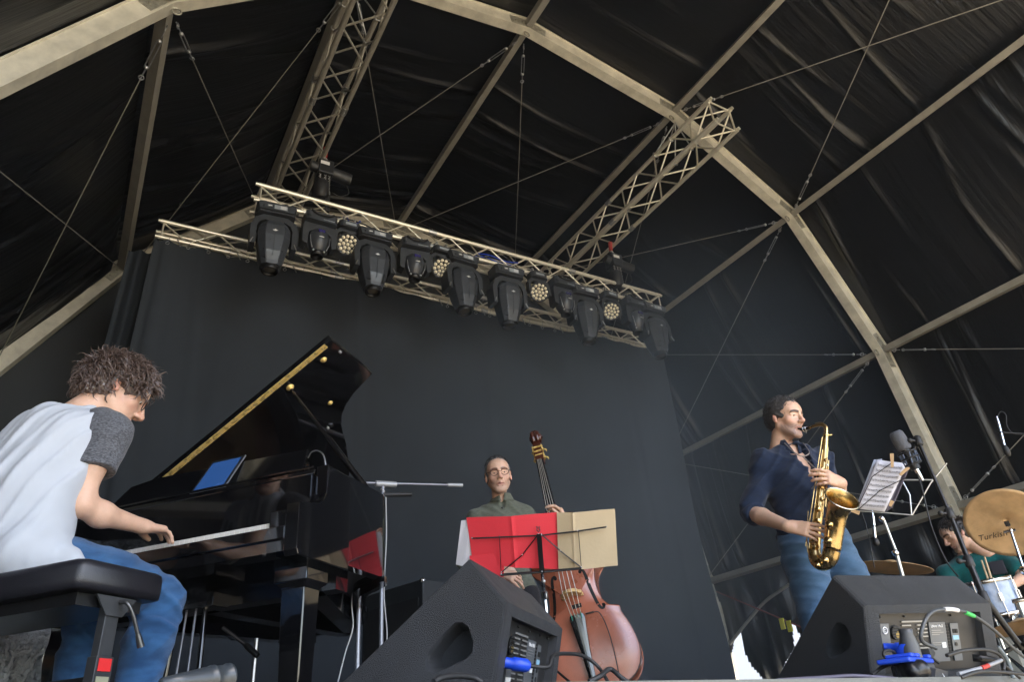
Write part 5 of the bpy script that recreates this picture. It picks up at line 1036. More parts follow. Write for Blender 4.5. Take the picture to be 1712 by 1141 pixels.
for i, (bt, bbr, bn_) in enumerate(((-0.03, -0.045, -0.014), (-0.01, -0.016, -0.005), (0.01, 0.016, 0.005), (0.03, 0.045, 0.014))):
    q = MB(); zb = (0.170, 0.186, 0.184, 0.165)[i]; q.tube([BW(bt, -0.17, 0.085), BW(bbr, 0, zb+0.002), BW(bn_, 1.05, 0.042)], 0.0022, 6); s_ = q.build('string', STR, db)
    q = MB(); q.tube([BW(bt, -0.19, 0.082), BW(bt*1.1, -0.125, 0.105)], 0.0034, 6); q.build('green_winding', mat('green_silk', (0.02, 0.28, 0.20), 0.5), s_)
q = MB(); q.loft([[BW(x*w_, a, n+0.010*(1-x*x)) for x in (-1, -0.6, -0.2, 0.2, 0.6, 1)]+[BW(x*w_, a, n-0.014) for x in (1, 0, -1)] for a, w_, n in ((-0.135, 0.046, 0.092), (-0.16, 0.052, 0.088), (-0.24, 0.043, 0.078), (-0.36, 0.030, 0.062), (-0.52, 0.022, 0.045))], smooth=False); q.build('tailpiece', EBO, db, bevel=0.003)
q = MB(); q.box(BW(0.02, -0.09, 0.115), (0.06, 0.022, 0.014), (Bb, Ba, Bn)); q.build('pickup', BLK, db); q = MB(); q.cyl(BW(0.06, -0.145, 0.09), BW(0.115, -0.145, 0.085), 0.006, 8); q.build('jack_plug', BLKM, db)
q = MB(); q.loft([[BW(w_*math.sin(t), a, n+w_*0.35*(math.cos(t)-1)*1.6) for t in (-1.2, -0.8, -0.4, 0, 0.4, 0.8, 1.2)]+[BW(w_*0.8, a, n-0.03), BW(-w_*0.8, a, n-0.03)] for a, w_, n in ((0.20, 0.054, 0.142), (0.60, 0.043, 0.088), (1.05, 0.030, 0.036))], smooth=True); o = q.build('fingerboard', EBO, db); o.data.set_sharp_from_angle(angle=rad(40))
q = MB(); q.loft([[BW(w_*math.cos(t), a, n+w_*math.sin(t)*1.2) for t in [2*math.pi*k/10 for k in range(10)]] for a, w_, n in ((0.52, 0.05, -0.05), (0.62, 0.040, 0.01), (0.70, 0.028, 0.035), (1.03, 0.023, 0.0))], smooth=True); q.build('neck', VAR, db)
q = MB(); q.loft([[BW(x*w_, a, n) for x, n in ((-1, n0-0.05), (-1, n0), (-0.6, n0), (0.6, n0), (1, n0), (1, n0-0.05))] for a, w_, n0 in ((1.03, 0.032, 0.02), (1.15, 0.036, 0.0), (1.24, 0.027, -0.03))], smooth=False); pb = q.build('pegbox', mat('dark_walnut', (0.07, 0.02, 0.012), 0.3, coat=0.5), db, bevel=0.003)
sc = MB()
for s in (-1, 1): sc.tube([BW(s*(0.016+0.030*(k/22)**1.2), 1.285+(0.052*(1-k/24))*math.sin(k*0.5-0.8), -0.065+(0.052*(1-k/24))*math.cos(k*0.5-0.8)) for k in range(22)], [0.017-0.0003*k for k in range(22)], 8)
sc.box(BW(0, 1.285, -0.06), (0.035, 0.10, 0.06), (Bb, Ba, Bn)); sc.build('scroll', mat('dark_walnut', (0.07, 0.02, 0.012), 0.3, coat=0.5), db)
for k in range(4):
    for s in (-1, 1):
        if (k+s) % 2: continue
        q = MB(); c = BW(s*0.036, 1.06+k*0.035, -0.02); q.box(c, (0.010, 0.05, 0.035), (Bb, Ba, Bn)); q.cyl(c, c+(Bb*s*0.02-Bn*0.045)*BS, 0.0055, 8); q.lathe([(0.0, 0), (0.014, 0.002), (0.014, 0.006), (0, 0.008)], c+(Bb*s*0.018-Bn*0.05)*BS, Bb, 8); q.build('tuning_machine', BRASS, pb)
for k in range(4): q = MB(); q.cyl(BW(-0.030, 1.07+k*0.035, 0.003), BW(0.030, 1.07+k*0.035, 0.003), 0.007, 8); q.build('string_roller', BRASS, pb)
q = MB(); q.cyl(BW(0, -0.585, -0.1), BW(0, -0.72, -0.1), 0.008, 8); q.build('endpin', CHROME, db)
cable([BP+BW(0.115, -0.145, 0.085), BP+BW(0.15, -0.16, 0.075), BP+BW(0.172, -0.26, 0.07), BP+BW(0.175, -0.42, 0.07), BP+BW(0.16, -0.62, 0.06)], 0.0035, BLKR, 'thin black pickup cable hanging down the front of the double bass')
# ---------------------------------------------------------------- right: sax player's music stand, vocal type microphone, hanging microphones
AZX = math.atan2(3.7, 2.7); XD = lambda x, y, D=4.15: atD(x, y, D, AZX)
m2 = empty('wire_music_stand', (*XD(1500, 960, 4.3)[:2], FZ)); tag(m2, 'silver folding wire music stand with pages clipped by clothes pegs', 'music stand')
o2 = np.array([*XD(1500, 960, 4.3)[:2], FZ]); WIRE = mat('stand_wire', (0.55, 0.55, 0.55), 0.3, 0.9)
for nm, pts in (('top_bar', [(1457, 798), (1513, 803), (1560, 803)]), ('bottom_bar', [(1433, 855), (1480, 858), (1525, 862)]), ('side_bar', [(1508, 804), (1521, 828), (1524, 862)]), ('diagonal', [(1583, 775), (1556, 808), (1525, 862)]), ('front_wire', [(1489, 776), (1458, 798), (1431, 855)]), ('front_wire', [(1436, 852), (1471, 821), (1513, 800)])):
    q = MB(); q.tube([XD(x, y, 4.24 if nm != 'front_wire' else 4.20) for x, y in pts], 0.0040 if nm != 'front_wire' else 0.0024, 6); part(m2, nm, q, WIRE if nm != 'front_wire' else BLKM)
q = MB(); q.cyl(XD(1476, 866, 4.24), XD(1497, 920, 4.26), 0.0075, 8); q.cyl(XD(1497, 920, 4.26), o2+[0, 0, 0.12], 0.0095, 8); part(m2, 'tube', q, WIRE)
q = MB(); q.sph(XD(1497, 925, 4.24), 0.018, 8); q.sph(XD(1474, 868, 4.22), 0.016, 8); part(m2, 'wing_nut', q, CHROME)
for k in range(3): a = k*2.09; q = MB(); q.tube([o2+[0, 0, 0.2], o2+[0.25*math.cos(a), 0.25*math.sin(a), 0.01]], 0.006, 6); part(m2, 'leg', q, WIRE)
def page(c4, name, m, label, D, th=0.001):
    P4 = [XD(x, y, D) for x, y in c4]; o = sum(P4)/4; q = MB(); nn_ = nrm(np.cross(P4[1]-P4[0], P4[3]-P4[0]))
    q.grid(lambda u, v: (P4[0]*(1-u)+P4[1]*u)*(1-v)+(P4[3]*(1-u)+P4[2]*u)*v-o+nn_*0.004*math.sin(u*5), 8, 8); ob = q.build(name, m); ob.location = o; s_ = ob.modifiers.new('thick', 'SOLIDIFY'); s_.thickness = th; tag(ob, label, 'sheet music'); return ob, P4, o, nn_
pg, P4, oP, nP = page([(1467, 769), (1517, 776), (1479, 857), (1433, 851)], 'music_page', PWHT, 'front music page with printed staves on the wire music stand', 4.22)
page([(1461, 769), (1475, 768), (1448, 852), (1430, 850)], 'music_page', mat('lilac_folder', (0.35, 0.36, 0.42), 0.5), 'pale folder sheet peeping out behind the music page on its left', 4.235)
page([(1512, 776), (1522, 780), (1492, 850), (1480, 857)], 'folder_edge', mat('dark_folder', (0.10, 0.09, 0.12), 0.5), 'dark folder edge along the right of the music page', 4.235)
if (nP@(-oP)) < 0: nP = -nP
q = MB(); bl = lambda u, v, h=0.0022: (P4[0]*(1-u)+P4[1]*u)*(1-v)+(P4[3]*(1-u)+P4[2]*u)*v-oP+nP*(h)+nrm(np.cross(P4[1]-P4[0], P4[3]-P4[0]))*0.004*math.sin(u*5)
INK = mat('printed_ink', (0.03, 0.03, 0.04), 0.7); rk = random.Random(4)
for row in range(9):
    v0 = 0.09+row*0.1
    for ln in range(5): q.tube([bl(u, v0+ln*0.009) for u in (0.08, 0.36, 0.64, 0.93)], 0.0003, 3, caps=False)
    for k in range(15): u = 0.1+0.055*k+rk.uniform(-.015, .015); v = v0+rk.uniform(0, 0.036); q.sph(bl(u, v), 0.0014, 5); q.tube([bl(u, v), bl(u, v-0.022)], 0.0004, 3, caps=False)
q.build('printed_notes', INK, pg)
PEG = mat('peg_wood', (0.55, 0.36, 0.18), 0.6)
for i, (a, b, D, lb) in enumerate((((1492, 782), (1491, 759), 4.19, 'wooden clothes peg standing at the top of the music page'), ((1414, 851), (1437, 859), 4.17, 'wooden clothes peg at the lower left corner of the music page'), ((1505, 795), (1524, 777), 4.19, 'orange brown clothes peg at the upper right corner of the page'), ((1488, 847), (1492, 838), 4.19, 'short clothes peg low on the right edge of the page'))):
    A = XD(*a, D); B_ = XD(*b, D); e = empty('clothes_peg', A); tag(e, lb, 'clothes peg', 'clothes pegs on the wire music stand')
    for s in (-1, 1): q = MB(); off = nrm(np.cross(B_-A, A))*0.005*s; q.bar(A+off*0.4, B_+off, 0.006, 0.009); part(e, 'jaw', q, PEG)
    q = MB(); c = A*0.45+B_*0.55; q.ring(c, nrm(np.cross(B_-A, (0, 0, 1))), 0.006, 0.0015, 8, 4); part(e, 'spring', q, STEEL)
# main microphone stand
mst = empty('microphone_stand', (*XD(1660, 1040, 3.55)[:2], FZ)); tag(mst, 'tall black telescopic microphone stand slanting beside the saxophone player', 'mic stand')
D1 = 3.95; qa, qb, qc, qd = XD(1535, 738, D1), XD(1588, 860, D1-0.12), XD(1620, 940, D1-0.2), XD(1645, 1000, D1-0.26)
q = MB(); q.cyl(qa, qb, 0.0085, 10); part(mst, 'upper_tube', q, BLKM); q = MB(); q.cyl(qb, qc, 0.011, 10); part(mst, 'middle_tube', q, BLKM)
q = MB(); q.cyl(qc, qd, 0.0135, 10); q.cyl(qd, np.array([qd[0]+0.1, qd[1]-0.02, FZ+0.1]), 0.0135, 10); part(mst, 'lower_tube', q, BLKM)
dd = nrm(qb-qa)
for c, n_ in ((qa, 'head_clamp'), (qb, 'tube_clutch'), (qc, 'tube_clutch'), (qd, 'tube_clutch')):
    q = clutch(c, dd, 0.019, 0.055); q.cyl(c, c+nrm(np.cross(dd, CF))*-0.04, 0.007, 8); q.sph(c+nrm(np.cross(dd, CF))*-0.043, 0.013, 8); part(mst, n_, q, BLKR)
for k in range(3): a = k*2.09; q = MB(); b0 = np.array([qd[0]+0.1, qd[1]-0.02, FZ+0.12]); q.tube([b0, b0+[0.3*math.cos(a), 0.3*math.sin(a), -0.11]], 0.009, 8); part(mst, 'leg', q, BLKM)
mc = empty('large_microphone', XD(1515, 752, D1)); tag(mc, 'large dark grey studio microphone in a shock mount on the tall black stand', 'microphone')
a = XD(1496, 722, D1-0.01); b = XD(1530, 782, D1+0.02); ax_ = nrm(b-a); Lm = np.linalg.norm(XD(1511, 750, D1)-a)
q = MB(); q.lathe([(0.0, 0.0), (0.026, 0.002), (0.034, 0.014), (0.036, 0.04), (0.036, Lm), (0.030, Lm+0.01)], a, ax_, 20); part(mc, 'foam_head', q, mat('grey_foam', (0.09, 0.095, 0.11), 0.9, bump=(260, 0.5)))
q = MB(); q.cyl(a+ax_*Lm, a+ax_*(Lm+0.115), 0.024, 16); part(mc, 'body', q, BLKM)
for k in range(3): q = MB(); q.ring(a+ax_*(Lm+0.025+k*0.03), ax_, 0.044-0.003*k, 0.0045, 20, 6); part(mc, 'mount_ring', q, BLKM)
x_, y_, z_ = frame(ax_)
for k in range(8): q = MB(); t = k*math.pi/4; q.cyl(a+ax_*(Lm+0.02)+(x_*math.cos(t)+y_*math.sin(t))*0.043, a+ax_*(Lm+0.09)+(x_*math.cos(t+0.4)+y_*math.sin(t+0.4))*0.037, 0.004, 5); part(mc, 'elastic', q, mat('blue_grey_elastic', (0.09, 0.12, 0.19), 0.6))
q = MB(); q.cyl(a+ax_*(Lm+0.05)+x_*0, qa, 0.007, 8); part(mc, 'mount_arm', q, BLKM)
q = MB(); q.lathe([(0.012, 0), (0.011, 0.035), (0.007, 0.06)], a+ax_*(Lm+0.115), ax_, 10); part(mc, 'plug', q, CHROME)
cable([XD(1533, 792, D1), XD(1541, 815, 3.93), XD(1557, 880, 3.9), XD(1580, 935, 3.85), XD(1602, 965, 3.8)], 0.0038, BLKR, 'thin cable hanging from the large studio microphone')
def pencil_mic(top, bot, foam, root_label, D, cablepts, arm=None):
    A = XD(*top, D); B_ = XD(*bot, D); F_ = XD(*foam, D); e = empty('pencil_microphone', A); tag(e, root_label, 'microphone', 'slim overhead microphones with foam tips')
    q = MB(); q.lathe([(0.004, -0.03), (0.009, 0.0), (0.0105, 0.01), (0.0105, np.linalg.norm(B_-A))], A, nrm(B_-A), 12); part(e, 'body', q, CHROME)
    q = MB(); d = nrm(F_-B_); L = np.linalg.norm(F_-B_); q.lathe([(0.010, 0), (0.019, L*0.3), (0.021, L*0.7), (0.013, L*0.95), (0, L)], B_, d, 14); part(e, 'foam_tip', q, BLKR)
    q = MB(); q.ring(A*0.5+B_*0.5, nrm(B_-A), 0.013, 0.004, 10, 6); part(e, 'clip', q, BLKM)
    q = MB(); q.tube(spline([XD(x, y, D) for x, y in cablepts], 6), 0.0035, 6); part(e, 'cable', q, BLKR)
    if arm: q = MB(); q.cyl(A*0.5+B_*0.5, XD(*arm, D), 0.007, 8); part(e, 'boom_arm', q, BLKM)
    return e
pencil_mic((1668, 703), (1679, 745), (1687, 764), 'slim silver microphone with black foam tip hanging above the cymbal at the right', 5.8, [(1667, 698), (1673, 689), (1682, 695), (1683, 712), (1692, 724), (1703, 725)], arm=(1740, 728))
pencil_mic((1459, 862), (1463, 900), (1466, 914), 'slim silver microphone with foam tip seen below the wire music stand', 5.2, [(1441, 858), (1448, 880), (1455, 910), (1462, 950)], arm=None)
# ---------------------------------------------------------------- drum kit
AZD = math.atan2(8, 4.2); DD = lambda x, y, D=6.5: atD(x, y, D, AZD)
CYM = mat('cymbal_bronze', (0.60, 0.40, 0.21), 0.48, 0.5, var=(9, 0.2))
N_, L_, P_ = nodes_of(CYM); tc = N_.new('ShaderNodeTexCoord'); vl_ = N_.new('ShaderNodeVectorMath'); vl_.operation = 'LENGTH'; L_.new(tc.outputs['Object'], vl_.inputs[0]); sn_ = N_.new('ShaderNodeMath'); sn_.operation = 'MULTIPLY'; sn_.inputs[1].default_value = 900; L_.new(vl_.outputs['Value'], sn_.inputs[0]); s2n_ = N_.new('ShaderNodeMath'); s2n_.operation = 'SINE'; L_.new(sn_.outputs[0], s2n_.inputs[0]); bpc_ = N_.new('ShaderNodeBump'); bpc_.inputs['Strength'].default_value = 0.35; bpc_.inputs['Distance'].default_value = 0.002; L_.new(s2n_.outputs[0], bpc_.inputs['Height']); L_.new(bpc_.outputs[0], P_.inputs['Normal'])
def cymbal(c, nrm_, R_, label, text=None, ttop=None):
    e = empty('cymbal', c); tag(e, label, 'cymbal'); x, y, z = frame(nrm_); q = MB()
    q.lathe([(0.0, 0.032), (0.02, 0.031), (0.045, 0.022), (0.062, 0.006), (0.075, 0.0)]+[(0.075+(R_-0.075)*k/14, -0.022*(k/14)**1.5+0.0008*(k % 2)) for k in range(1, 15)]+[(R_, -0.024)]+[(0.075+(R_-0.075)*k/7, -0.022*(k/7)**1.5-0.002) for k in range(6, -1, -1)]+[(0.0, 0.028)], (0, 0, 0), nrm_, 64); q.build('disc', CYM, e)
    return e, x, y
cc = DD(1683, 872, 6.1); top_n = nrm(np.array([0.10, 0.30, 0.55])+0.0); view = nrm(-cc)
vn_ = nrm(view+nrm(np.cross(np.cross(view, (0, 0, 1)), view))*-0.62+np.array([0.12, -0.05, 0])*-1)   # underside turned to the lens
cy, cx_, cy_ = cymbal(cc, -vn_, 0.262, 'big bronze cymbal tilted with script lettering on its underside above the drummer')
dn = vn_; hx = nrm(np.cross(np.array([0, 0, 1.]), dn)); hx = hx if (hx@CR) > 0 else -hx; hy = nrm(np.cross(dn, hx)); hy = hy if hy[2] > 0 else -hy
INKC = mat('cymbal_ink', (0.02, 0.015, 0.01), 0.5)
t = text_mb('Turkish', 0.060, 'lettering', INKC, cy, dn*0.036-hx*0.215*1.0-hy*0.085, hx, hy, ext=0.001, shear=0.35)
q = MB(); q.box(dn*0.035+hx*0.0-hy*0.0, (0.03, 0.03, 0.02), (hx, hy, dn)); q.build('felt_washer', BLKR, cy)
cs = empty('cymbal_stand', (cc[0]+0.12, cc[1]-0.1, FZ)); tag(cs, 'chrome stand with wing nut carrying the big bronze cymbal', 'cymbal stand')
s0 = cc+dn*0.01; s1 = DD(1690, 888, 6.05); s2_ = DD(1712, 955, 6.0)
q = MB(); q.cyl(s0, s1, 0.006, 8); q.sph(s1, 0.018, 8); q.cyl(s1-hx*0.04, s1+hx*0.03, 0.012, 8); part(cs, 'tilter', q, CHROME)
q = MB(); q.cyl(s1, s2_, 0.010, 8); part(cs, 'boom', q, CHROME); q = MB(); q.cyl(s2_, (s2_[0], s2_[1], FZ), 0.013, 10); q.sph(s2_, 0.03, 10); part(cs, 'pole', q, CHROME)
ride = DD(1490, 945, 5.6); rn_ = nrm(np.array([0.15, -0.18, 1.0])); cymbal(ride, rn_, 0.25, 'dark low cymbal seen edge on just above the right wedge monitor')
DRB = mat('blue_pearl_shell', (0.10, 0.17, 0.30), 0.25, coat=0.6)
N_, L_, P_ = nodes_of(DRB); tc = N_.new('ShaderNodeTexCoord'); vz = N_.new('ShaderNodeTexVoronoi'); vz.inputs['Scale'].default_value = 22; cr = N_.new('ShaderNodeValToRGB'); cr.color_ramp.elements[0].color = (0.04, 0.10, 0.24, 1); cr.color_ramp.elements[1].color = (0.35, 0.45, 0.62, 1); cr.color_ramp.elements[1].position = 0.6
nz = N_.new('ShaderNodeTexNoise'); nz.inputs['Scale'].default_value = 16; nz.inputs['Detail'].default_value = 5; L_.new(tc.outputs['Object'], nz.inputs['Vector']); L_.new(nz.outputs[0], cr.inputs[0]); L_.new(cr.outputs[0], P_.inputs['Base Color'])
HEADW = mat('drum_head', (0.7, 0.7, 0.68), 0.5)
def drum(c, ax_, R_, H, label, nlug=8, shell=DRB):
    e = empty('drum', c); tag(e, label, 'drum'); x, y, z = frame(ax_)
    q = MB(); q.lathe([(R_, 0), (R_, H)], (0, 0, 0), ax_, 32); q.build('shell', shell, e)
    for h in (0.0, H): q = MB(); q.lathe([(R_+0.001, h-0.012), (R_+0.010, h-0.012), (R_+0.010, h+0.014), (R_+0.001, h+0.014)], (0, 0, 0), ax_, 32); q.build('hoop', CHROME, e)
    for h, s_ in ((-0.004, 1), (H+0.004, 1)): q = MB(); q.lathe([(0.0, h), (R_, h)], (0, 0, 0), ax_, 32); q.build('drum_head', HEADW if h > 0 else mat('clear_head', (0.05, 0.06, 0.08), 0.2), e)
    for k in range(nlug):
        a = 2*math.pi*k/nlug; d = x*math.cos(a)+y*math.sin(a); q = MB(); q.cyl(d*(R_+0.012)-z*0.015, d*(R_+0.012)+z*(H+0.015), 0.0035, 6)
        q.box(d*(R_+0.010)+z*H*0.5, (0.018, 0.018, 0.05), (np.cross(d, z), d, z)); q.build('lug', CHROME, e)
    return e
dt = DD(1663, 1010, 6.0); drum(dt+np.array([0, 0, -0.07]), nrm((-0.10, -0.03, 1.0)), 0.155, 0.21, 'blue pearl tom drum standing in front of the drummer')
dt2 = DD(1716, 1030, 6.05); drum(dt2+np.array([0, 0, -0.06]), nrm((0.0, 0.0, 1.0)), 0.175, 0.14, 'snare drum with white head at the right edge', 8, CHROME)
cymbal(DD(1706, 1044, 5.8), nrm((0.1, 0.15, 1)), 0.2, 'small bronze cymbal low at the right edge under the drums')
for i, (a, b) in enumerate((((1652, 970), (1641, 938)), ((1658, 970), (1646, 932)))):
    A = DD(*a, 6.05); B_ = DD(*b, 6.1); q = MB(); q.tube([A-A, B_-A], [0.008, 0.006], 8); o = q.build('drumstick', mat('pale_stick', (0.6, 0.42, 0.24), 0.5)); o.location = A; tag(o, ('left', 'right')[i]+' one of two pale wooden drumsticks upright behind the blue tom drum', 'drumstick', 'drumsticks by the tom')
# ================================================================ PEOPLE
def axes(face, up=(0, 0, 1)):
    """rows = local x, y (face direction), z in world"""
    y = nrm(face); x = nrm(np.cross(y, up)); z = np.cross(x, y); return np.array([x, y, z])
HPL = rad(0)
Rp = np.array([[math.cos(PTH), math.sin(PTH), 0], [-math.sin(PTH), math.cos(PTH), 0], [0, 0, 1]])   # piano frame rows
def fabric(name, col, wscale=500, amt=0.25, rough=0.85, mix=None, mscale=(60, 60, 60), attr=False, bstr=0.25):
    m = mat(name, col, rough, spec=0.25, attr=attr); N, L, p = nodes_of(m)
    tc = N.new('ShaderNodeTexCoord'); nz = N.new('ShaderNodeTexNoise'); nz.inputs['Scale'].default_value = wscale; nz.inputs['Detail'].default_value = 2
    mp = N.new('ShaderNodeMapping'); mp.inputs['Scale'].default_value = (1, 1, 2.5); L.new(tc.outputs['Object'], mp.inputs[0]); L.new(mp.outputs[0], nz.inputs['Vector'])
    b = N.new('ShaderNodeBump'); b.inputs['Strength'].default_value = bstr; b.inputs['Distance'].default_value = 0.004; L.new(nz.outputs[0], b.inputs['Height']); L.new(b.outputs[0], p.inputs['Normal'])
    n2 = N.new('ShaderNodeTexNoise'); n2.inputs['Scale'].default_value = mscale[0]; n2.inputs['Detail'].default_value = 5; L.new(mp.outputs[0], n2.inputs['Vector'])
    cr = N.new('ShaderNodeMapRange'); cr.inputs[1].default_value = 0.35; cr.inputs[2].default_value = 0.65; L.new(n2.outputs[0], cr.inputs[0])
    mx = N.new('ShaderNodeMix'); mx.data_type = 'RGBA'; mx.inputs[6].default_value = (*[c*(1-amt) for c in col], 1); mx.inputs[7].default_value = (*(mix or [min(1, c*(1+amt)) for c in col]), 1)
    L.new(cr.outputs[0], mx.inputs[0]); L.new(mx.outputs[2], p.inputs['Base Color']); p.inputs['Sheen Weight'].default_value = 0.15
    return m
WSH = fabric('white_cotton', (0.47, 0.50, 0.55), 420, 0.03, mscale=(5,), bstr=0.12)
HEA = fabric('heather_grey_cotton', (0.075, 0.078, 0.09), 500, 0.35, mix=(0.15, 0.155, 0.175), mscale=(120,))
DEN = fabric('blue_denim', (0.022, 0.080, 0.20), 600, 0.15, mix=(0.038, 0.12, 0.27), mscale=(12,), bstr=0.5)
DEN2 = fabric('faded_denim', (0.050, 0.11, 0.20), 700, 0.1, mix=(0.075, 0.15, 0.26), mscale=(10,), bstr=0.5)
OLV = fabric('olive_linen', (0.115, 0.125, 0.095), 500, 0.15, mscale=(40,)); NVY = fabric('navy_cotton', (0.010, 0.019, 0.045), 500, 0.2, mscale=(30,), rough=0.85)
TEA = fabric('teal_cotton', (0.0, 0.085, 0.085), 500, 0.2, mscale=(60,)); DRK = fabric('dark_trousers', (0.015, 0.015, 0.018), 500, 0.2)
HAIR1 = mat('brown_curly_hair', (0.11, 0.075, 0.062), 0.28, spec=0.8, var=(35, 0.35)); HAIR2 = mat('grey_dark_hair', (0.045, 0.042, 0.042), 0.42, spec=0.6, var=(30, 0.5)); HAIR3 = mat('salt_pepper_hair', (0.22, 0.215, 0.21), 0.5, var=(30, 0.4)); HAIR4 = mat('dark_brown_hair', (0.03, 0.022, 0.018), 0.4)
def cloth(name, v, m, parent, R=None, o=None):
    p = v.surf()
    if R is not None: p = xf(p, R, o)
    return link(name, np_mesh(name, [p]), m, parent)
def person(parts, tints, label, group=None):
    """parts in world space -> one body mesh, its origin at the feet"""
    me = np_mesh('person', parts, tints); ob = link('person', me, SKIN); return tag(ob, label, 'person', group)
# ---------------- pianist (piano frame, z from the stage floor)
PC = lambda *p: (np.array(p)@Rp)+PO
HC = np.array([0.088, -0.350, 1.265]); HS = 1.17; hax = axes((0.50, 0.74, -0.44), (0.0, 0.20, 1)); Rh = (hax@Rp)*HS; hO = PC(*HC)
hp = head_part(neck=0.11, neck_dir=(-0.02, -0.22, -1), nr=0.050, jaw=0.95)
armR = arm_part([np.array(p) for p in ((0.215, -0.455, 1.03), (0.205, -0.488, 0.90), (0.194, -0.485, 0.765), (0.198, -0.40, 0.748), (0.188, -0.20, 0.752))], [0.050, 0.045, 0.039, 0.041, 0.027],
                dict(D=(-0.06, 0.99, 0.10), U=(0.12, -0.12, 1), side=-1, curls=((.10, .35, .35), (.16, .40, .35), (.22, .45, .35), (.40, .45, .4)), spread=0.11, thumb=(0.55, 0.25), s=1.06), kk=0.035)
armL = arm_part([np.array(p) for p in ((-0.115, -0.455, 1.05), (-0.18, -0.45, 0.92), (-0.24, -0.42, 0.80), (-0.26, -0.33, 0.785), (-0.30, -0.16, 0.770))], [0.050, 0.046, 0.040, 0.042, 0.0255],
                dict(D=(0.03, 0.97, 0.12), U=(0, -0.12, 1), side=1, curls=(.4, .5, .5, .5), s=1.05), h=0.004)
tor = Vox((-0.2, -0.75, 0.45), (0.3, -0.25, 1.2), 0.008)
tor.chain([(0.05, -0.58, 0.58), (0.05, -0.59, 0.8), (0.055, -0.52, 1.0), (0.06, -0.45, 1.12)], [0.11, 0.11, 0.11, 0.05], 0.03)
lim = Vox((-0.25, -0.75, 0.0), (0.4, 0.12, 0.7), 0.009); AN = []
for s, hx_, kx, ax_ in ((1, 0.14, 0.235, 0.205), (-1, -0.04, -0.09, -0.06)):
    lim.chain([(hx_, -0.55, 0.56), (kx, -0.10, 0.50), (ax_, -0.14, 0.09)], [0.075, 0.05, 0.035], 0.02); AN.append((ax_, -0.14))
pts_ = [xf(hp, Rh, hO)]+[xf(p, Rp, PO) for p in (armR, armL, tor.surf(), lim.surf())]
tn_ = [head_tint(0, hp[0])]+[ones(p) for p in pts_[1:]]
pianist = person(pts_, tn_, 'young man with curly hair and glasses in a white T-shirt seated playing the piano')
sh = Vox((-0.30, -0.82, 0.47), (0.38, -0.30, 1.22), 0.006)
sh.ell((0.06, -0.585, 0.60), (0.185, 0.145, 0.17), k=0.05); sh.ell((0.05, -0.595, 0.78), (0.175, 0.145, 0.20), k=0.06); sh.ell((0.05, -0.545, 0.95), (0.185, 0.135, 0.18), k=0.06)
sh.cap((-0.115, -0.465, 1.065), (0.215, -0.465, 1.045), 0.066, 0.062, 0.06); sh.cap((0.05, -0.50, 1.03), (0.065, -0.435, 1.115), 0.085, 0.065, 0.04)
sh.cap((-0.115, -0.465, 1.06), (-0.165, -0.475, 0.90), 0.066, 0.07, 0.03)
sh.cap((0.16, -0.66, 0.58), (0.22, -0.50, 0.56), 0.05, 0.04, 0.05)
sh.cap((0.075, -0.425, 1.13), (0.082, -0.38, 1.22), 0.055, 0.060, 0.004, -1)
sh.disp(ridges([(88, 30, -36), (104, 20, -44), (66, 15, -30), (120, 40, -30)], 0.0065, 3)); sh.disp(ridges([(36, 12, -18), (28, 12, -8)], 0.013, 5)); sh.cut((0, 0.2, -1), -0.49+0.2*-0.6, 0.005)
shirt = cloth('shirt', sh, WSH, pianist, Rp, PO)
sl_ = Vox((0.08, -0.62, 0.80), (0.34, -0.33, 1.15), 0.0045)
sl_.cap((0.175, -0.468, 1.055), (0.218, -0.462, 1.033), 0.073, 0.075, 0.03); sl_.cap((0.218, -0.462, 1.03), (0.208, -0.484, 0.865), 0.075, 0.074, 0.03); sl_.cap((0.205, -0.485, 0.86), (0.203, -0.489, 0.83), 0.058, 0.058, 0.002, -1)
sl_.disp(ridges([(30, 10, -34), (-24, 30, -40)], 0.007, 9)); sl_.cut((0.1, -0.1, -1), -0.872+0.07, 0.003); sl_.cut((-1, -0.05, 0.35), -0.155+0.35*1.05+0.02, 0.003)
cloth('grey_sleeve', sl_, HEA, shirt, Rp, PO)
sl2 = Vox((-0.30, -0.62, 0.82), (-0.05, -0.33, 1.15), 0.007); sl2.cap((-0.125, -0.465, 1.05), (-0.168, -0.473, 0.88), 0.070, 0.074, 0.03); sl2.cut((0, 0, -1), -0.87, 0.003); cloth('grey_sleeve', sl2, HEA, shirt, Rp, PO)
jn = Vox((-0.25, -0.78, 0.08), (0.40, 0.06, 0.72), 0.006)
jn.ell((0.06, -0.57, 0.57), (0.17, 0.15, 0.10), k=0.05)
jn.chain([(0.14, -0.55, 0.565), (0.20, -0.30, 0.545), (0.235, -0.10, 0.505)], [0.100, 0.088, 0.070], 0.03); jn.chain([(0.235, -0.10, 0.50), (0.222, -0.11, 0.35), (0.205, -0.13, 0.10)], [0.070, 0.074, 0.060], 0.03)
jn.chain([(-0.03, -0.55, 0.565), (-0.07, -0.30, 0.545), (-0.09, -0.10, 0.505)], [0.10, 0.088, 0.07], 0.03); jn.chain([(-0.09, -0.10, 0.50), (-0.078, -0.11, 0.3), (-0.06, -0.13, 0.10)], [0.070, 0.066, 0.058], 0.03)
def jf(X, Y, Z):
    a = np.exp(-((Y+0.12)/0.13)**2-((Z-0.44)/0.10)**2); o = -0.010*a*np.maximum(0, np.sin(75*(Z+0.5*Y)+3*np.sin(14*X)+2*np.sin(9*Y)))**1.5
    return o-0.005*np.maximum(0, np.sin(38*Z+22*X+2*np.sin(17*Z+9*Y)))**2*(Z < 0.47)
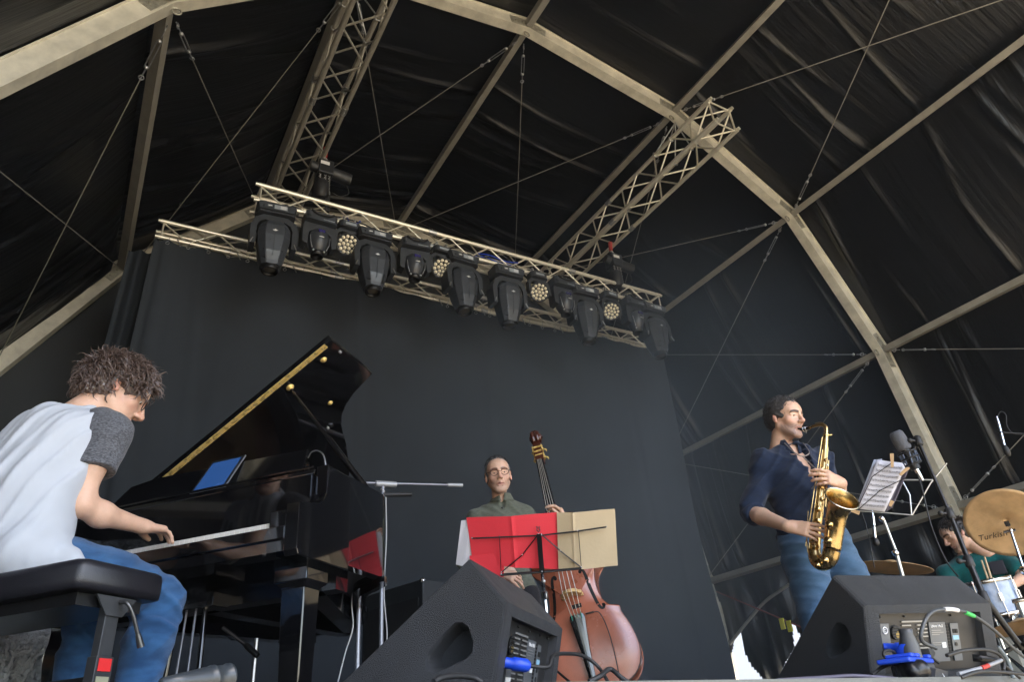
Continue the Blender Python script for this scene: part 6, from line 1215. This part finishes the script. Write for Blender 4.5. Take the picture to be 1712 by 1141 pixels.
jn.disp(jf); jn.disp(ridges([(10, 24, -20), (16, -22, 14)], 0.006, 2)); jn.disp(ridges([(20, 60, -50), (-18, 50, -80)], 0.005, 12)); jn.cut((0, 0, -1), -0.10, 0.004)
jo = cloth('jeans', jn, DEN, pianist, Rp, PO)
q = MB()
for s_, (ax_, ay_) in zip((1, -1), AN): q2 = 0; q.loft([[PC(ax_+w_*math.cos(t)*0.5, ay_+y_+0.0, 0.005+h_*(0.5+0.5*math.sin(t))) for t in [2*math.pi*k/12 for k in range(12)]] for y_, w_, h_ in ((-0.07, 0.05, 0.06), (-0.03, 0.08, 0.11), (0.05, 0.09, 0.09), (0.14, 0.095, 0.06), (0.20, 0.05, 0.035))])
q.build('shoes', BLKR, pianist)
q = MB(); bp_ = [PC(0.215, -0.62, 0.60), PC(0.232, -0.585, 0.60), PC(0.238, -0.55, 0.572), PC(0.24, -0.53, 0.55)]
for ph in (0, 2.1, 4.2):
    sp_ = spline(bp_, 8); q.cur = 0 if ph < 1 else (1 if ph < 3 else 2); q.tube([p+np.array([math.cos(k*0.9+ph), math.sin(k*0.9+ph), math.sin(k*0.9+ph+1)])*0.007 for k, p in enumerate(sp_)], 0.0055, 6)
q.build('braided_belt', [mat('cream_braid', (0.6, 0.5, 0.4), 0.7), mat('brown_braid', (0.12, 0.03, 0.02), 0.7), mat('cream_braid', (0.6, 0.5, 0.4), 0.7)], pianist)
glasses(Rh, hO, BLKM, pianist); eyes(pianist, Rh, hO, (0, 1, -0.5))
hair_shell('hair', HAIR1, pianist, Rh, hO, thick=0.015, back=-0.060, hline=-0.012, fn=lambda X, Y, Z: 0.005*np.sin(70*X+30*Y)*np.sin(65*Z+40*Y)+0.003*np.sin(210*X+160*Y+3*np.sin(90*Z))*np.sin(190*Z-120*Y))
locks('curls', HAIR1, pianist, Rh, hO, [dict(n=1700, region=lambda d: (d[2] > 0.30 and d[1] < 0.72) or (d[1] < 0.0 and d[2] > -0.72) or (abs(d[0]) > 0.5 and d[1] < 0.75 and d[2] > -0.12), len=0.080, lift=0.036, curl=0.0075, turns=1.3, r=0.0031, fall=(0, 0.35, -0.75), flow=lambda d: (d[0]*.6, 0.35-d[1]*0.2, -0.4), stand=0.9, seg=11, sides=5, flat=0.45),
    dict(n=500, region=lambda d: (d[2] > 0.3 and d[1] < 0.80) or (d[1] < 0.0 and d[2] > -0.6), len=0.055, lift=0.036, curl=0.009, turns=1.6, r=0.0018, fall=(0, 0.2, -0.4), flow=lambda d: (d[0]*.6, 0.35-d[1], -0.2), stand=1.3, seg=10, sides=4, flat=0.6)], seed=11)
# ---------------- bass player
AZB = math.atan2(2.47, 4.25); BDp = lambda x, y, D=4.75: atD(x, y, D, AZB); SB = 1.10
hO = BDp(833, 796, 4.72); tocam = nrm([-hO[0], -hO[1], 0]); rt = np.array([-tocam[1], tocam[0], 0]); rt = rt if rt@CR > 0 else -rt; UPV = np.array([0, 0, 1.])
Rh = axes(tocam+rt*0.10-UPV*0.12, UPV-rt*0.06)*SB*1.0
hp = head_part(neck=0.12, neck_dir=(0.06, -0.12, -1), nr=0.045, jaw=1.0, lid=0.55); ht_ = head_tint(0.45, hp[0], brow=(0.25, 0.2, 0.18))
NB = BDp(840, 842, 4.80); shR = NB-rt*0.180-UPV*0.105; shL = NB+rt*0.150-UPV*0.100       # shR = his right, left in the picture
aR = arm_part([shR, shR+(-rt*0.09+tocam*0.04-UPV*0.28), BDp(836, 958, 4.55)], [0.05, 0.042, 0.028], dict(D=nrm(rt*0.8+tocam*0.35-UPV*0.35), U=nrm(tocam*0.8+UPV*0.4), side=1, curls=(.5, .5, .6, .6), s=1.1), h=0.004)
wL = BDp(948, 876, 4.70); aL = arm_part([shL, shL+(rt*0.12+tocam*0.05-UPV*0.26), wL], [0.05, 0.042, 0.028], dict(D=nrm(-rt*0.34+UPV*0.92+tocam*0.15), U=nrm(rt*0.8+tocam*0.15+UPV*0.45), side=-1, curls=(.55, .6, .7, .7), s=1.15, spread=0.16), h=0.0035)
tor = Vox(NB-np.array([0.4, 0.4, 1.55]), NB+np.array([0.4, 0.4, 0.1]), 0.011); hips = NB-UPV*0.62
tor.chain([NB, NB-UPV*0.25, hips], [0.05, 0.12, 0.12], 0.03)
for s in (-1, 1): tor.chain([hips+rt*s*0.09, hips+rt*s*0.12-UPV*0.42+tocam*0.03, np.array([*(hips+rt*s*0.14)[:2], FZ+0.06])], [0.09, 0.055, 0.04], 0.03)
bas = person([xf(hp, Rh, hO), aR, aL, tor.surf()], [ht_, ones(aR), ones(aL), ones(tor.surf())], 'man with glasses and short grey hair in an olive shirt standing behind the double bass')
def torso_cloth(NB, rt, fw, sR, sL, hips, w=0.17, h=0.007, dep=0.115, open_=None, hem=0.0, wr=((30, 10, -34), (-24, 12, -40), (50, 0, 30)), amp=0.010, seed=1, extra=None):
    lo = np.minimum(NB, hips)-0.42; hi = np.maximum(NB, hips)+0.36; v = Vox(lo, hi, h); ax = [rt, fw, UPV]
    v.ell(NB-UPV*0.17+(hips-NB)*0.05, (w*1.06, dep*1.08, 0.19), ax, k=0.05); v.ell(NB*0.5+hips*0.5, (w*0.97, dep*1.0, 0.24), ax, k=0.06); v.ell(hips+UPV*0.02, (w*1.02, dep*1.1, 0.16), ax, k=0.06)
    v.cap(sR, NB-UPV*0.03, 0.062, 0.062, 0.05); v.cap(sL, NB-UPV*0.03, 0.062, 0.062, 0.05); v.cap(NB-UPV*0.06, NB-UPV*0.015, 0.075, 0.062, 0.03)
    if extra: extra(v)
    v.disp(ridges(wr, amp, seed)); v.disp(ridges([(12, -9, 8), (-7, 10, 13)], 0.012, seed+1))
    return v
v = torso_cloth(NB, rt, tocam, shR, shL, hips, w=0.175, amp=0.008, seed=4)
v.cap(shR, shR+(-rt*0.09+tocam*0.04-UPV*0.28), 0.066, 0.062, 0.03); v.cap(shL, shL+(rt*0.12+tocam*0.05-UPV*0.26), 0.066, 0.062, 0.03)
v.cap(NB+UPV*0.02, NB+UPV*0.2-rt*0.01, 0.054, 0.056, 0.004, -1); v.cap(NB+tocam*0.09-UPV*0.05, NB+tocam*0.09+UPV*0.1, 0.012, 0.05, 0.004, -1); v.cut(-UPV, -(hips[2]-0.10), 0.004)
shb = cloth('shirt', v, OLV, bas)
def collar(NB, rt, fw, m, parent, r=0.064, hgt=0.045, gap=0.35, drop=0.05, name='collar', lean=(0, 0, 0), pt=0.045):
    for s in (-1, 1):
        q = MB(); a0, a1 = math.pi*0.5+gap*s, math.pi*1.5 if s > 0 else -math.pi*0.5
        q.grid(lambda u, v_: (lambda a: NB+np.array(lean)+(rt*math.cos(a)+fw*math.sin(a))*(r*(1+0.42*v_)+0.0)+UPV*(hgt-(hgt-0.012)*v_+(1-u)**2*(-drop*v_*0.7-0.012))+fw*(1-u)**3*0.012+rt*(-s)*(-(1-u)**4*pt*v_))(a0+(a1-a0)*u), 14, 4); o = q.build(name, m, parent); sd_ = o.modifiers.new('t', 'SOLIDIFY'); sd_.thickness = 0.003; sd_.offset = 0
collar(NB+tocam*0.01, rt, tocam, OLV, shb, r=0.060, hgt=0.060, gap=0.30, drop=0.02, pt=0.018)
q = MB()
for k in range(2): q.lathe([(0, 0.002), (0.006, 0.002), (0.006, 0)], NB+tocam*(0.098+0.018*k)-UPV*(0.06+0.075*k)-rt*0.004, tocam, 10); q.build('button', BLKM, shb) if k == 0 else None
q = MB(); q.bar(NB+tocam*0.088-UPV*0.04, NB+tocam*0.128-UPV*0.30, 0.003, 0.004); q.build('placket', mat('olive_shade_thread', (0.045, 0.05, 0.038), 0.9), shb)
v = Vox(hips-np.array([0.3, 0.3, hips[2]-FZ-0.05]), hips+np.array([0.3, 0.3, 0.1]), 0.010)
for s in (-1, 1): v.chain([hips+rt*s*0.085, hips+rt*s*0.12-UPV*0.42+tocam*0.03, np.array([*(hips+rt*s*0.14)[:2], FZ+0.06])], [0.115, 0.085, 0.065], 0.03)
cloth('trousers', v, DRK, bas)
glasses(Rh, hO, mat('tortoiseshell', (0.08, 0.025, 0.015), 0.25), bas); eyes(bas, Rh, hO, (0.0, 1, -0.15))
hair_shell('hair', HAIR3, bas, Rh, hO, thick=0.004, back=-0.05, hline=-0.012)
locks('hair_strands', HAIR2, bas, Rh, hO, [dict(n=900, region=lambda d: d[2] > 0.30 and d[1] < 0.70, len=0.022, lift=0.006, curl=0.0005, turns=.5, r=0.0016, fall=(0, 0.2, 0.3), flow=lambda d: (0.2, 0.5, 0.2), sides=3, seg=4)], seed=3)
# ---------------- saxophone player (faces the audience, -Y)
NX = XD(1319, 757, 4.42); FW = nrm(np.array([-0.45, -1.0, 0])); RX = nrm(np.array([1.0, -0.45, 0])); HFW = nrm(np.array([0.02, -1.0, 0]))       # RX = picture right = his left
hO = XD(1313, 701, 4.38); Rh = axes(HFW+UPV*-0.22, UPV+RX*0.03)*1.08
hp = head_part(neck=0.13, neck_dir=(0.04, -0.20, -1), nr=0.054, jaw=1.05, lid=0.45); ht_ = head_tint(1.0, hp[0], brow=(0.08, 0.07, 0.07))
SR = NX-RX*0.175-UPV*0.06-FW*0.0; SLp = NX+RX*0.185-UPV*0.06
eR = XD(1257, 858, 4.28); wR = XD(1318, 881, 4.02); eL = XD(1402, 848, 4.42); wL = XD(1405, 808, 4.12)
uR = nrm(XD(1350, 886, 4.00)-wR)
aR = arm_part([SR, (SR+eR)/2, eR, eR*0.7+wR*0.3, wR], [0.055, 0.050, 0.044, 0.046, 0.030], dict(D=uR, U=nrm(UPV*0.45-CF*0.9), side=-1, curls=((.15, .35, .4), (.18, .38, .4), (.22, .4, .4), (.28, .4, .4)), spread=0.09, thumb=(0.5, 0.6), s=1.08))
uL = nrm(XD(1378, 796, 4.02)-wL)
aL = arm_part([SLp, eL, wL], [0.055, 0.045, 0.030], dict(D=uL, U=nrm(-CF*0.75+UPV*0.35+RX*0.4), side=1, curls=((.35, .6, .5), (.4, .6, .5), (.45, .6, .5), (.5, .6, .5)), spread=0.10, thumb=(0.8, 0.8), s=1.10))
HPX = XD(1357, 900, 4.42); tor = Vox(np.minimum(NX, HPX)-0.4, np.maximum(NX, HPX)+0.25, 0.006)
tor.cap(NX+UPV*0.02, NX-UPV*0.05, 0.056, 0.07, 0.03); tor.ell(NX-UPV*0.16, (0.16, 0.098, 0.17), [RX, FW, UPV], k=0.04); tor.chain([NX-UPV*0.2, HPX], [0.11, 0.12], 0.04); tor.cap(SR, SLp, 0.05, 0.05, 0.04)
KR, KL = XD(1366, 1025, 4.30), XD(1447, 1010, 4.55); FR_, FL_ = np.array([*(KR+FW*-0.05)[:2], FZ+0.07]), np.array([*(KL+RX*0.03)[:2], FZ+0.07])
lg = Vox(np.minimum(np.minimum(HPX, FR_), FL_)-0.2, np.maximum(np.maximum(HPX, FR_), FL_)+0.25, 0.012); lg.chain([HPX-RX*0.08, KR, FR_], [0.085, 0.055, 0.04], 0.02); lg.chain([HPX+RX*0.09, KL, FL_], [0.085, 0.055, 0.04], 0.02)
ps_ = [xf(hp, Rh, hO), aR, aL, tor.surf(), lg.surf()]
sax_p = person(ps_, [ht_]+[ones(p) for p in ps_[1:]], 'dark haired man in a navy shirt and jeans blowing a tenor saxophone')
hipc = HPX+UPV*0.03
def sx_extra(v):
    v.cap(SR, eR, 0.060, 0.054, 0.035); v.cap(SLp, eL, 0.060, 0.054, 0.035)
v = torso_cloth(NX, RX, FW, SR, SLp, hipc, w=0.172, dep=0.118, h=0.006, extra=sx_extra, wr=((26, 10, -36), (-30, 12, -34), (44, 0, 40), (-20, 8, 26), (70, 30, -60), (-60, 20, 50)), amp=0.011, seed=7)
v.cap(NX+UPV*0.02, NX+UPV*0.2+FW*0.02, 0.060, 0.062, 0.004, -1)
for k in range(7):                                                         # open V at the chest
    t = k/6; c = NX+FW*(0.10+0.045*t)-UPV*(0.0+0.245*t)+RX*0.045*t; v.ell(c, (0.058*(1-t)+0.008, 0.06, 0.03), [RX, FW, UPV], k=0.004, op=-1)
v.cut(nrm(wR-eR), nrm(wR-eR)@(eR+nrm(wR-eR)*0.035)+0.0, 0.004) if False else None
v.cut(-UPV, -(hipc[2]-0.075), 0.006)
shx = cloth('shirt', v, NVY, sax_p)
cuf = Vox(eR-0.12, eR+0.12, 0.005); d_ = nrm(wR-eR); cuf.cap(eR-nrm(eR-SR)*0.07, eR-nrm(eR-SR)*0.01, 0.056, 0.060, 0.01); cuf.cap(eR-nrm(eR-SR)*0.02, eR+d_*0.02, 0.060, 0.066, 0.01); cuf.cap(eR, eR+d_*0.14, 0.048, 0.046, 0.003, -1); cuf.cut(d_, d_@(eR+d_*0.045), 0.003); cuf.disp(ridges([(40, 20, -50)], 0.005, 2)); cloth('rolled_cuff', cuf, NVY, shx)
collar(NX+UPV*0.0, RX, FW, NVY, shx, r=0.066, hgt=0.07, gap=0.62, drop=0.06, pt=0.045)
v = Vox(np.minimum(np.minimum(HPX, FR_), FL_)-0.2, np.maximum(np.maximum(HPX, FR_), FL_)+0.25, 0.008)
v.ell(HPX-UPV*0.0, (0.165, 0.125, 0.12), [RX, FW, UPV], k=0.05); v.chain([HPX-RX*0.075-UPV*0.03, KR, FR_], [0.118, 0.092, 0.068], 0.03); v.chain([HPX+RX*0.085-UPV*0.03, KL, FL_], [0.118, 0.092, 0.068], 0.03)
v.disp(ridges([(30, 10, -60), (-24, 12, -76), (14, 5, 95)], 0.009, 8)); v.disp(ridges([(18, 10, 26), (-14, 8, 30)], 0.008, 9)); cloth('jeans', v, DEN2, sax_p)
hair_shell('hair', HAIR2, sax_p, Rh, hO, thick=0.008, back=-0.065, hline=-0.014)
locks('hair_strands', HAIR2, sax_p, Rh, hO, [dict(n=1900, region=lambda d: (d[2] > 0.34 and d[1] < 0.78) or (d[1] < 0.66 and abs(d[0]) > 0.5 and d[2] > -0.15) or (d[1] < 0.1 and d[2] > -0.5), len=0.032, lift=0.009, curl=0.001, turns=.5, r=0.0019, fall=(0, -0.1, -0.1), flow=lambda d: (0.15, -0.2, 0.3 if d[1] > 0 else -0.7), sides=4, seg=5, stand=0.8, mess=1.3)], seed=5)
eyes(sax_p, Rh, hO, (0.1, 1, -0.35))
q = MB(); q.tube(spline([NX+FW*0.07-RX*0.05+UPV*0.035, NX+FW*0.115-RX*0.03-UPV*0.045, NX+FW*0.135-UPV*0.075, NX+FW*0.125+RX*0.055-UPV*0.05, NX+FW*0.08+RX*0.06+UPV*0.03], 6), 0.0035, 6, flat=0.6); q.tube([NX+FW*0.135-UPV*0.075, NX+FW*0.16+RX*0.07-UPV*0.2, XD(1357, 818, 4.13)], 0.0035, 6); q.build('neck_strap', mat('strap_metal', (0.25, 0.22, 0.2), 0.35, 0.5), sax_p)
# ---------------- tenor saxophone
SXB = mat('old_brass_lacquer', (0.56, 0.40, 0.18), 0.27, 1.0, var=(14, 0.35)); SXK = mat('key_brass', (0.72, 0.50, 0.22), 0.22, 1.0, var=(30, 0.2)); PRL = mat('pearl_key', (0.7, 0.68, 0.62), 0.25)
o_ = XD(1375, 760, 4.12); sx = empty('saxophone', o_); tag(sx, 'worn brass tenor saxophone held and blown by the man in the navy shirt', 'saxophone')
body = [XD(1381, 728, 4.14), XD(1377, 780, 4.12), XD(1371, 835, 4.09), XD(1364, 890, 4.07), XD(1361, 920, 4.06)]; bow = [XD(1361, 920, 4.06), XD(1364, 936, 4.05), XD(1374, 943, 4.03), XD(1386, 936, 4.01), XD(1391, 920, 4.0)]
bell = [XD(1391, 920, 4.0), XD(1394, 895, 3.99), XD(1397, 872, 3.97), XD(1400, 856, 3.95), XD(1404, 842, 3.92), XD(1407.5, 834, 3.90)]
q = MB(); bd_ = spline(body, 6); q.tube(bd_, [0.0135+(0.031-0.0135)*(i/(len(bd_)-1))**0.9 for i in range(len(bd_))], 20); part(sx, 'body_tube', q, SXB)
q = MB(); bw_ = spline(bow, 6); q.tube(bw_, [0.031+0.011*i/(len(bw_)-1) for i in range(len(bw_))], 20); part(sx, 'bow', q, SXB)
q = MB(); bl_ = spline(bell, 6); n = len(bl_); rr_ = [0.042+0.016*(i/(n-1))+0.024*(i/(n-1))**5 for i in range(n)]; q.tube(bl_, rr_, 28, caps=False); bb = part(sx, 'bell', q, SXB)
so_ = bb.modifiers.new('t', 'SOLIDIFY'); so_.thickness = 0.0025; so_.offset = -1
ba = nrm(bl_[-1]-bl_[-3]); q = MB(); q.ring(bl_[-1], ba, rr_[-1], 0.0038, 32, 8); part(sx, 'bell_rim', q, mat('pale_brass', (0.72, 0.66, 0.50), 0.2, 1.0))
nk = [XD(1381, 728, 4.14), XD(1381, 716, 4.15), XD(1375, 711, 4.16), XD(1364, 712, 4.18), XD(1352, 717, 4.205)]
q = MB(); n_ = spline(nk, 6); q.tube(n_, [0.0125-0.005*i/(len(n_)-1) for i in range(len(n_))], 14); q.tube([p+UPV*0.014 for p in n_[6:-6]], 0.0025, 6); part(sx, 'neck', q, SXB)
q = MB(); q.tube([XD(1354, 716, 4.20), XD(1342, 719, 4.225), XD(1334.5, 717, 4.25)], [0.0125, 0.012, 0.006], 12); mpc = part(sx, 'mouthpiece', q, EBO)
q = MB(); c = XD(1346, 718, 4.215); d_ = nrm(XD(1354, 716, 4.20)-c)
for k in (-1, 1): q.ring(c+d_*0.008*k, d_, 0.0135, 0.002, 12, 5)
q.cyl(c-UPV*0.014, c-UPV*0.026+d_*0.004, 0.004, 6); part(sx, 'ligature', q, CHROME, mpc)
q = MB(); q.lathe([(0.0155, -0.006), (0.018, 0.0), (0.0155, 0.006)], bd_[0], nrm(bd_[1]-bd_[0]), 16); q.cyl(bd_[0], bd_[0]+RX*0.035, 0.004, 6); part(sx, 'neck_collar', q, SXK)
tocm = lambda p: nrm(-p); 
def on_body(t): k = t*(len(bd_)-1); i = min(len(bd_)-2, int(k)); f_ = k-i; p = bd_[i]*(1-f_)+bd_[i+1]*f_; return p, 0.0135+0.0175*t, nrm(bd_[i+1]-bd_[i])
rx_ = random.Random(2)
for dx, a, b, r_ in ((-0.8, 0.12, 0.99, 0.0028), (-1.35, 0.02, 0.97, 0.003), (0.9, 0.10, 0.62, 0.0028), (0.4, 0.3, 0.95, 0.0025), (1.3, 0.2, 0.55, 0.003), (-0.2, 0.42, 0.7, 0.002)):
    P_, rA, tA = on_body(a); Q_, rB, tB = on_body(b); sdv = nrm(np.cross(tA, tocm(P_))); sdv = sdv if sdv@CR > 0 else -sdv
    q = MB(); A_ = P_+sdv*rA*dx+tocm(P_)*(rA*0.9+0.008); B2 = Q_+sdv*rB*dx+tocm(Q_)*(rB*0.8+0.006); q.cyl(A_, B2, r_, 8)
    for k in range(1, 6): c = A_+(B2-A_)*k/6; q.sph(c, 0.005, 6); q.cyl(c, c-tocm(c)*0.018-sdv*dx*0.006, 0.0022, 5)
    part(sx, 'key_rod', q, SXK)
def cup(c, n, r_, m=SXK, nm='key_cup'): q = MB(); q.lathe([(0.0, 0.006), (r_*0.3, 0.0055), (r_*0.36, 0.003), (r_*0.9, 0.002), (r_, -0.001), (r_, -0.006)], c, n, 18); part(sx, nm, q, m)
for t, dx, r_ in ((0.20, 0.3, 0.009), (0.27, -0.2, 0.010), (0.34, 0.5, 0.0115), (0.41, 0.0, 0.012), (0.50, 0.35, 0.013), (0.575, -0.1, 0.0145), (0.66, 0.1, 0.017), (0.76, -0.1, 0.018), (0.85, 0.0, 0.019), (0.95, 0.1, 0.020)):
    P_, rA, tA = on_body(t); sdv = nrm(np.cross(tA, tocm(P_))); sdv = sdv if sdv@CR > 0 else -sdv; n_v = nrm(tocm(P_)+sdv*dx); cup(P_+n_v*(rA+0.008), n_v, r_)
for t, dx in ((0.24, 0.8), (0.30, 0.9), (0.36, 0.9), (0.70, -0.6), (0.77, -0.6), (0.84, -0.6)): P_, rA, tA = on_body(t); sdv = nrm(np.cross(tA, tocm(P_))); sdv = sdv if sdv@CR > 0 else -sdv; n_v = nrm(tocm(P_)+sdv*dx); cup(P_+n_v*(rA+0.013), n_v, 0.0075, PRL, 'pearl_key')
for p_, r_ in ((XD(1378, 938, 3.97), 0.021), (XD(1384, 905, 3.95), 0.021), (XD(1386, 878, 3.93), 0.019), (XD(1366, 946, 3.98), 0.015)): n_v = nrm(tocm(p_)-RX*0.5); cup(p_, n_v, r_)
q = MB(); q.tube(spline([XD(1378, 868, 3.99), XD(1384, 872, 3.96), XD(1385, 890, 3.95), XD(1382, 905, 3.96), XD(1376, 908, 4.0)], 6), 0.004, 6); q.tube([XD(1382, 886, 3.97), XD(1388, 885, 3.94), XD(1397, 887, 3.94)], 0.0028, 6); part(sx, 'key_guard', q, SXK)
q = MB(); q.tube(spline([XD(1349, 905, 4.05), XD(1351, 925, 4.04), XD(1360, 938, 4.02), XD(1371, 944, 4.01)], 6), 0.0035, 6); q.tube([XD(1351, 855, 4.08), XD(1349, 905, 4.05)], 0.003, 6); part(sx, 'side_guard', q, SXK)
# ---------------- drummer
HD = DD(1598, 894, 6.75); tc_ = nrm([-HD[0], -HD[1], 0]); lf = np.array([tc_[1], -tc_[0], 0]); lf = lf if lf@CR < 0 else -lf; SD_ = 1.06
Rh = axes(tc_*0.45+lf*0.85-UPV*0.38, UPV+lf*0.12)*SD_
hp = head_part(neck=0.12, neck_dir=(-0.05, -0.45, -1), nr=0.052, lid=0.6); ht_ = head_tint(0.5, hp[0], brow=(0.15, 0.12, 0.1))
ND = DD(1620, 935, 6.85); sA1 = DD(1583, 962, 6.75); sB1 = DD(1683, 938, 6.85); HPD = np.array([*(ND-tc_*0.02)[:2], FZ+0.55])
a1 = arm_part([sA1, sA1+lf*0.03+tc_*0.10-UPV*0.24, sA1+tc_*0.34-UPV*0.26-lf*0.05], [0.05, 0.042, 0.028], dict(D=nrm(tc_-lf*0.3), U=UPV, side=1, curls=(.8, .9, .9, .9)), h=0.006)
w2 = DD(1684, 984, 6.45); a2 = arm_part([sB1, DD(1712, 965, 6.7), w2], [0.05, 0.042, 0.028], dict(D=nrm(lf*0.9+tc_*0.3-UPV*0.05), U=nrm(UPV+tc_*0.2), side=1, curls=(.9, .9, .9, .9), s=1.1), h=0.005)
tor = Vox(np.minimum(ND, HPD)-0.55, np.maximum(ND, HPD)+0.4, 0.012); tor.chain([ND, HPD], [0.08, 0.12], 0.03)
for s in (-1, 1): tor.chain([HPD+lf*s*0.08, HPD+lf*s*0.16+tc_*0.38-UPV*0.05, np.array([*(HPD+lf*s*0.16+tc_*0.42)[:2], FZ+0.08])], [0.08, 0.055, 0.04], 0.02)
pd_ = [xf(hp, Rh, HD), a1, a2, tor.surf()]
dr = person(pd_, [ht_]+[ones(p) for p in pd_[1:]], 'drummer with short dark hair in a teal T-shirt looking down behind his drums')
v = Vox(np.minimum(ND, HPD)-0.4, np.maximum(ND, HPD)+0.35, 0.008); ax3 = [lf, tc_, UPV]
v.ell(ND-UPV*0.17, (0.19, 0.125, 0.19), ax3, k=0.05); v.ell(ND*0.45+HPD*0.55, (0.17, 0.12, 0.25), ax3, k=0.05); v.cap(sA1, ND-UPV*0.03, 0.06, 0.06, 0.05); v.cap(sB1, ND-UPV*0.03, 0.06, 0.06, 0.05)
v.cap(sA1, sA1+lf*0.02+tc_*0.05-UPV*0.12, 0.066, 0.07, 0.03); d2 = nrm(DD(1712, 965, 6.7)-sB1); v.cap(sB1, sB1+d2*0.13, 0.066, 0.07, 0.03); v.cap(ND+UPV*0.01, ND+UPV*0.15+lf*0.05, 0.062, 0.065, 0.004, -1)
v.disp(ridges([(26, 10, -30), (-22, 12, -34)], 0.010, 4)); tee = cloth('shirt', v, TEA, dr)
pk = DD(1668, 950, 6.70); q = MB(); q.box((0, 0, 0), (0.10, 0.012, 0.10), (lf, tc_, UPV)); o = q.build('chest_pocket', mat('black_pocket', (0.02, 0.02, 0.03), 0.8), tee, bevel=0.01); o.location = pk
v = Vox(HPD-np.array([0.5, 0.6, 0.5]), HPD+np.array([0.5, 0.5, 0.15]), 0.012)
for s in (-1, 1): v.chain([HPD+lf*s*0.08, HPD+lf*s*0.16+tc_*0.38-UPV*0.05, np.array([*(HPD+lf*s*0.16+tc_*0.42)[:2], FZ+0.09])], [0.10, 0.08, 0.06], 0.02)
cloth('trousers', v, DRK, dr)
hair_shell('hair', HAIR4, dr, Rh, HD, thick=0.010, back=-0.07, hline=-0.012)
locks('hair_strands', HAIR4, dr, Rh, HD, [dict(n=700, region=lambda d: (d[2] > 0.2 and d[1] < 0.78) or (d[1] < 0.1 and d[2] > -0.6), len=0.05, lift=0.012, curl=0.001, turns=.5, r=0.003, fall=(0, 0.1, -0.8), flow=lambda d: (0.1, 0.4, -0.6), sides=4, seg=5, stand=0.5)], seed=6)
eyes(dr, Rh, HD, (0, 1, -0.5))
q = MB(); st_o = HPD-UPV*0.15; q.lathe([(0.15, 0), (0.17, 0.03), (0.17, 0.07), (0.14, 0.09)], (0, 0, 0), n=20); stl = empty('drum_stool', (HPD[0], HPD[1], FZ)); tag(stl, 'round black drum stool under the drummer', 'stool'); o = q.build('seat', BLKR, stl); o.location = (0, 0, 0.36)
q = MB(); q.cyl((0, 0, 0.15), (0, 0, 0.37), 0.014, 8); q.build('post', CHROME, stl)
for k in range(3): a = k*2.09; q = MB(); q.tube([(0, 0, 0.2), (0.25*math.cos(a), 0.25*math.sin(a), 0.01)], 0.01, 6); q.build('leg', CHROME, stl)
# ================================================================ STAGE SMOKE
q = MB(); q.box((0, 0, 4.5), (130, 130, 13.6)); hz = q.build('haze', None)
hm = bpy.data.materials.new('haze'); hm.use_nodes = True; n_ = hm.node_tree.nodes; n_.clear(); vo = n_.new('ShaderNodeVolumePrincipled'); vo.inputs['Color'].default_value = (0.86, 0.92, 1.0, 1); vo.inputs['Density'].default_value = 0.0012; vo.inputs['Anisotropy'].default_value = 0.2
mo = n_.new('ShaderNodeOutputMaterial'); hm.node_tree.links.new(vo.outputs[0], mo.inputs['Volume']); hz.data.materials.clear(); hz.data.materials.append(hm); tag(hz, kind='stuff')
# drifting machine smoke in front of the backdrop and towards the right side wall
q = MB(); q.box((0, 0, 0), (7.0, 5.0, 6.6)); sm_ = q.build('smoke', None); sm_.location = (5.0, 4.95, 3.45); tag(sm_, kind='stuff')
m3 = bpy.data.materials.new('smoke'); m3.use_nodes = True; n_ = m3.node_tree.nodes; n_.clear(); l_ = m3.node_tree.links
tc = n_.new('ShaderNodeTexCoord'); nz = n_.new('ShaderNodeTexNoise'); nz.inputs['Scale'].default_value = 0.45; nz.inputs['Detail'].default_value = 3; l_.new(tc.outputs['Object'], nz.inputs['Vector'])
mr = n_.new('ShaderNodeMapRange'); mr.inputs[1].default_value = 0.40; mr.inputs[2].default_value = 0.68; l_.new(nz.outputs[0], mr.inputs[0])
mp = n_.new('ShaderNodeMapping'); mp.inputs['Location'].default_value = (0.0, -0.1, 0.25); mp.inputs['Scale'].default_value = (0.31, 0.42, 0.32); l_.new(tc.outputs['Object'], mp.inputs[0])
gr = n_.new('ShaderNodeTexGradient'); gr.gradient_type = 'SPHERICAL'; l_.new(mp.outputs[0], gr.inputs[0])
ad = n_.new('ShaderNodeMath'); ad.operation = 'ADD'; ad.inputs[1].default_value = 0.25; l_.new(mr.outputs[0], ad.inputs[0])
mu = n_.new('ShaderNodeMath'); mu.operation = 'MULTIPLY'; l_.new(ad.outputs[0], mu.inputs[0]); l_.new(gr.outputs[0], mu.inputs[1])
m2_ = n_.new('ShaderNodeMath'); m2_.operation = 'MULTIPLY'; m2_.inputs[1].default_value = 0.20; l_.new(mu.outputs[0], m2_.inputs[0])
vo = n_.new('ShaderNodeVolumePrincipled'); vo.inputs['Color'].default_value = (0.88, 0.94, 1.0, 1); l_.new(m2_.outputs[0], vo.inputs['Density'])
mo = n_.new('ShaderNodeOutputMaterial'); l_.new(vo.outputs[0], mo.inputs['Volume']); sm_.data.materials.clear(); sm_.data.materials.append(m3)
SC.cycles.volume_bounces = 0
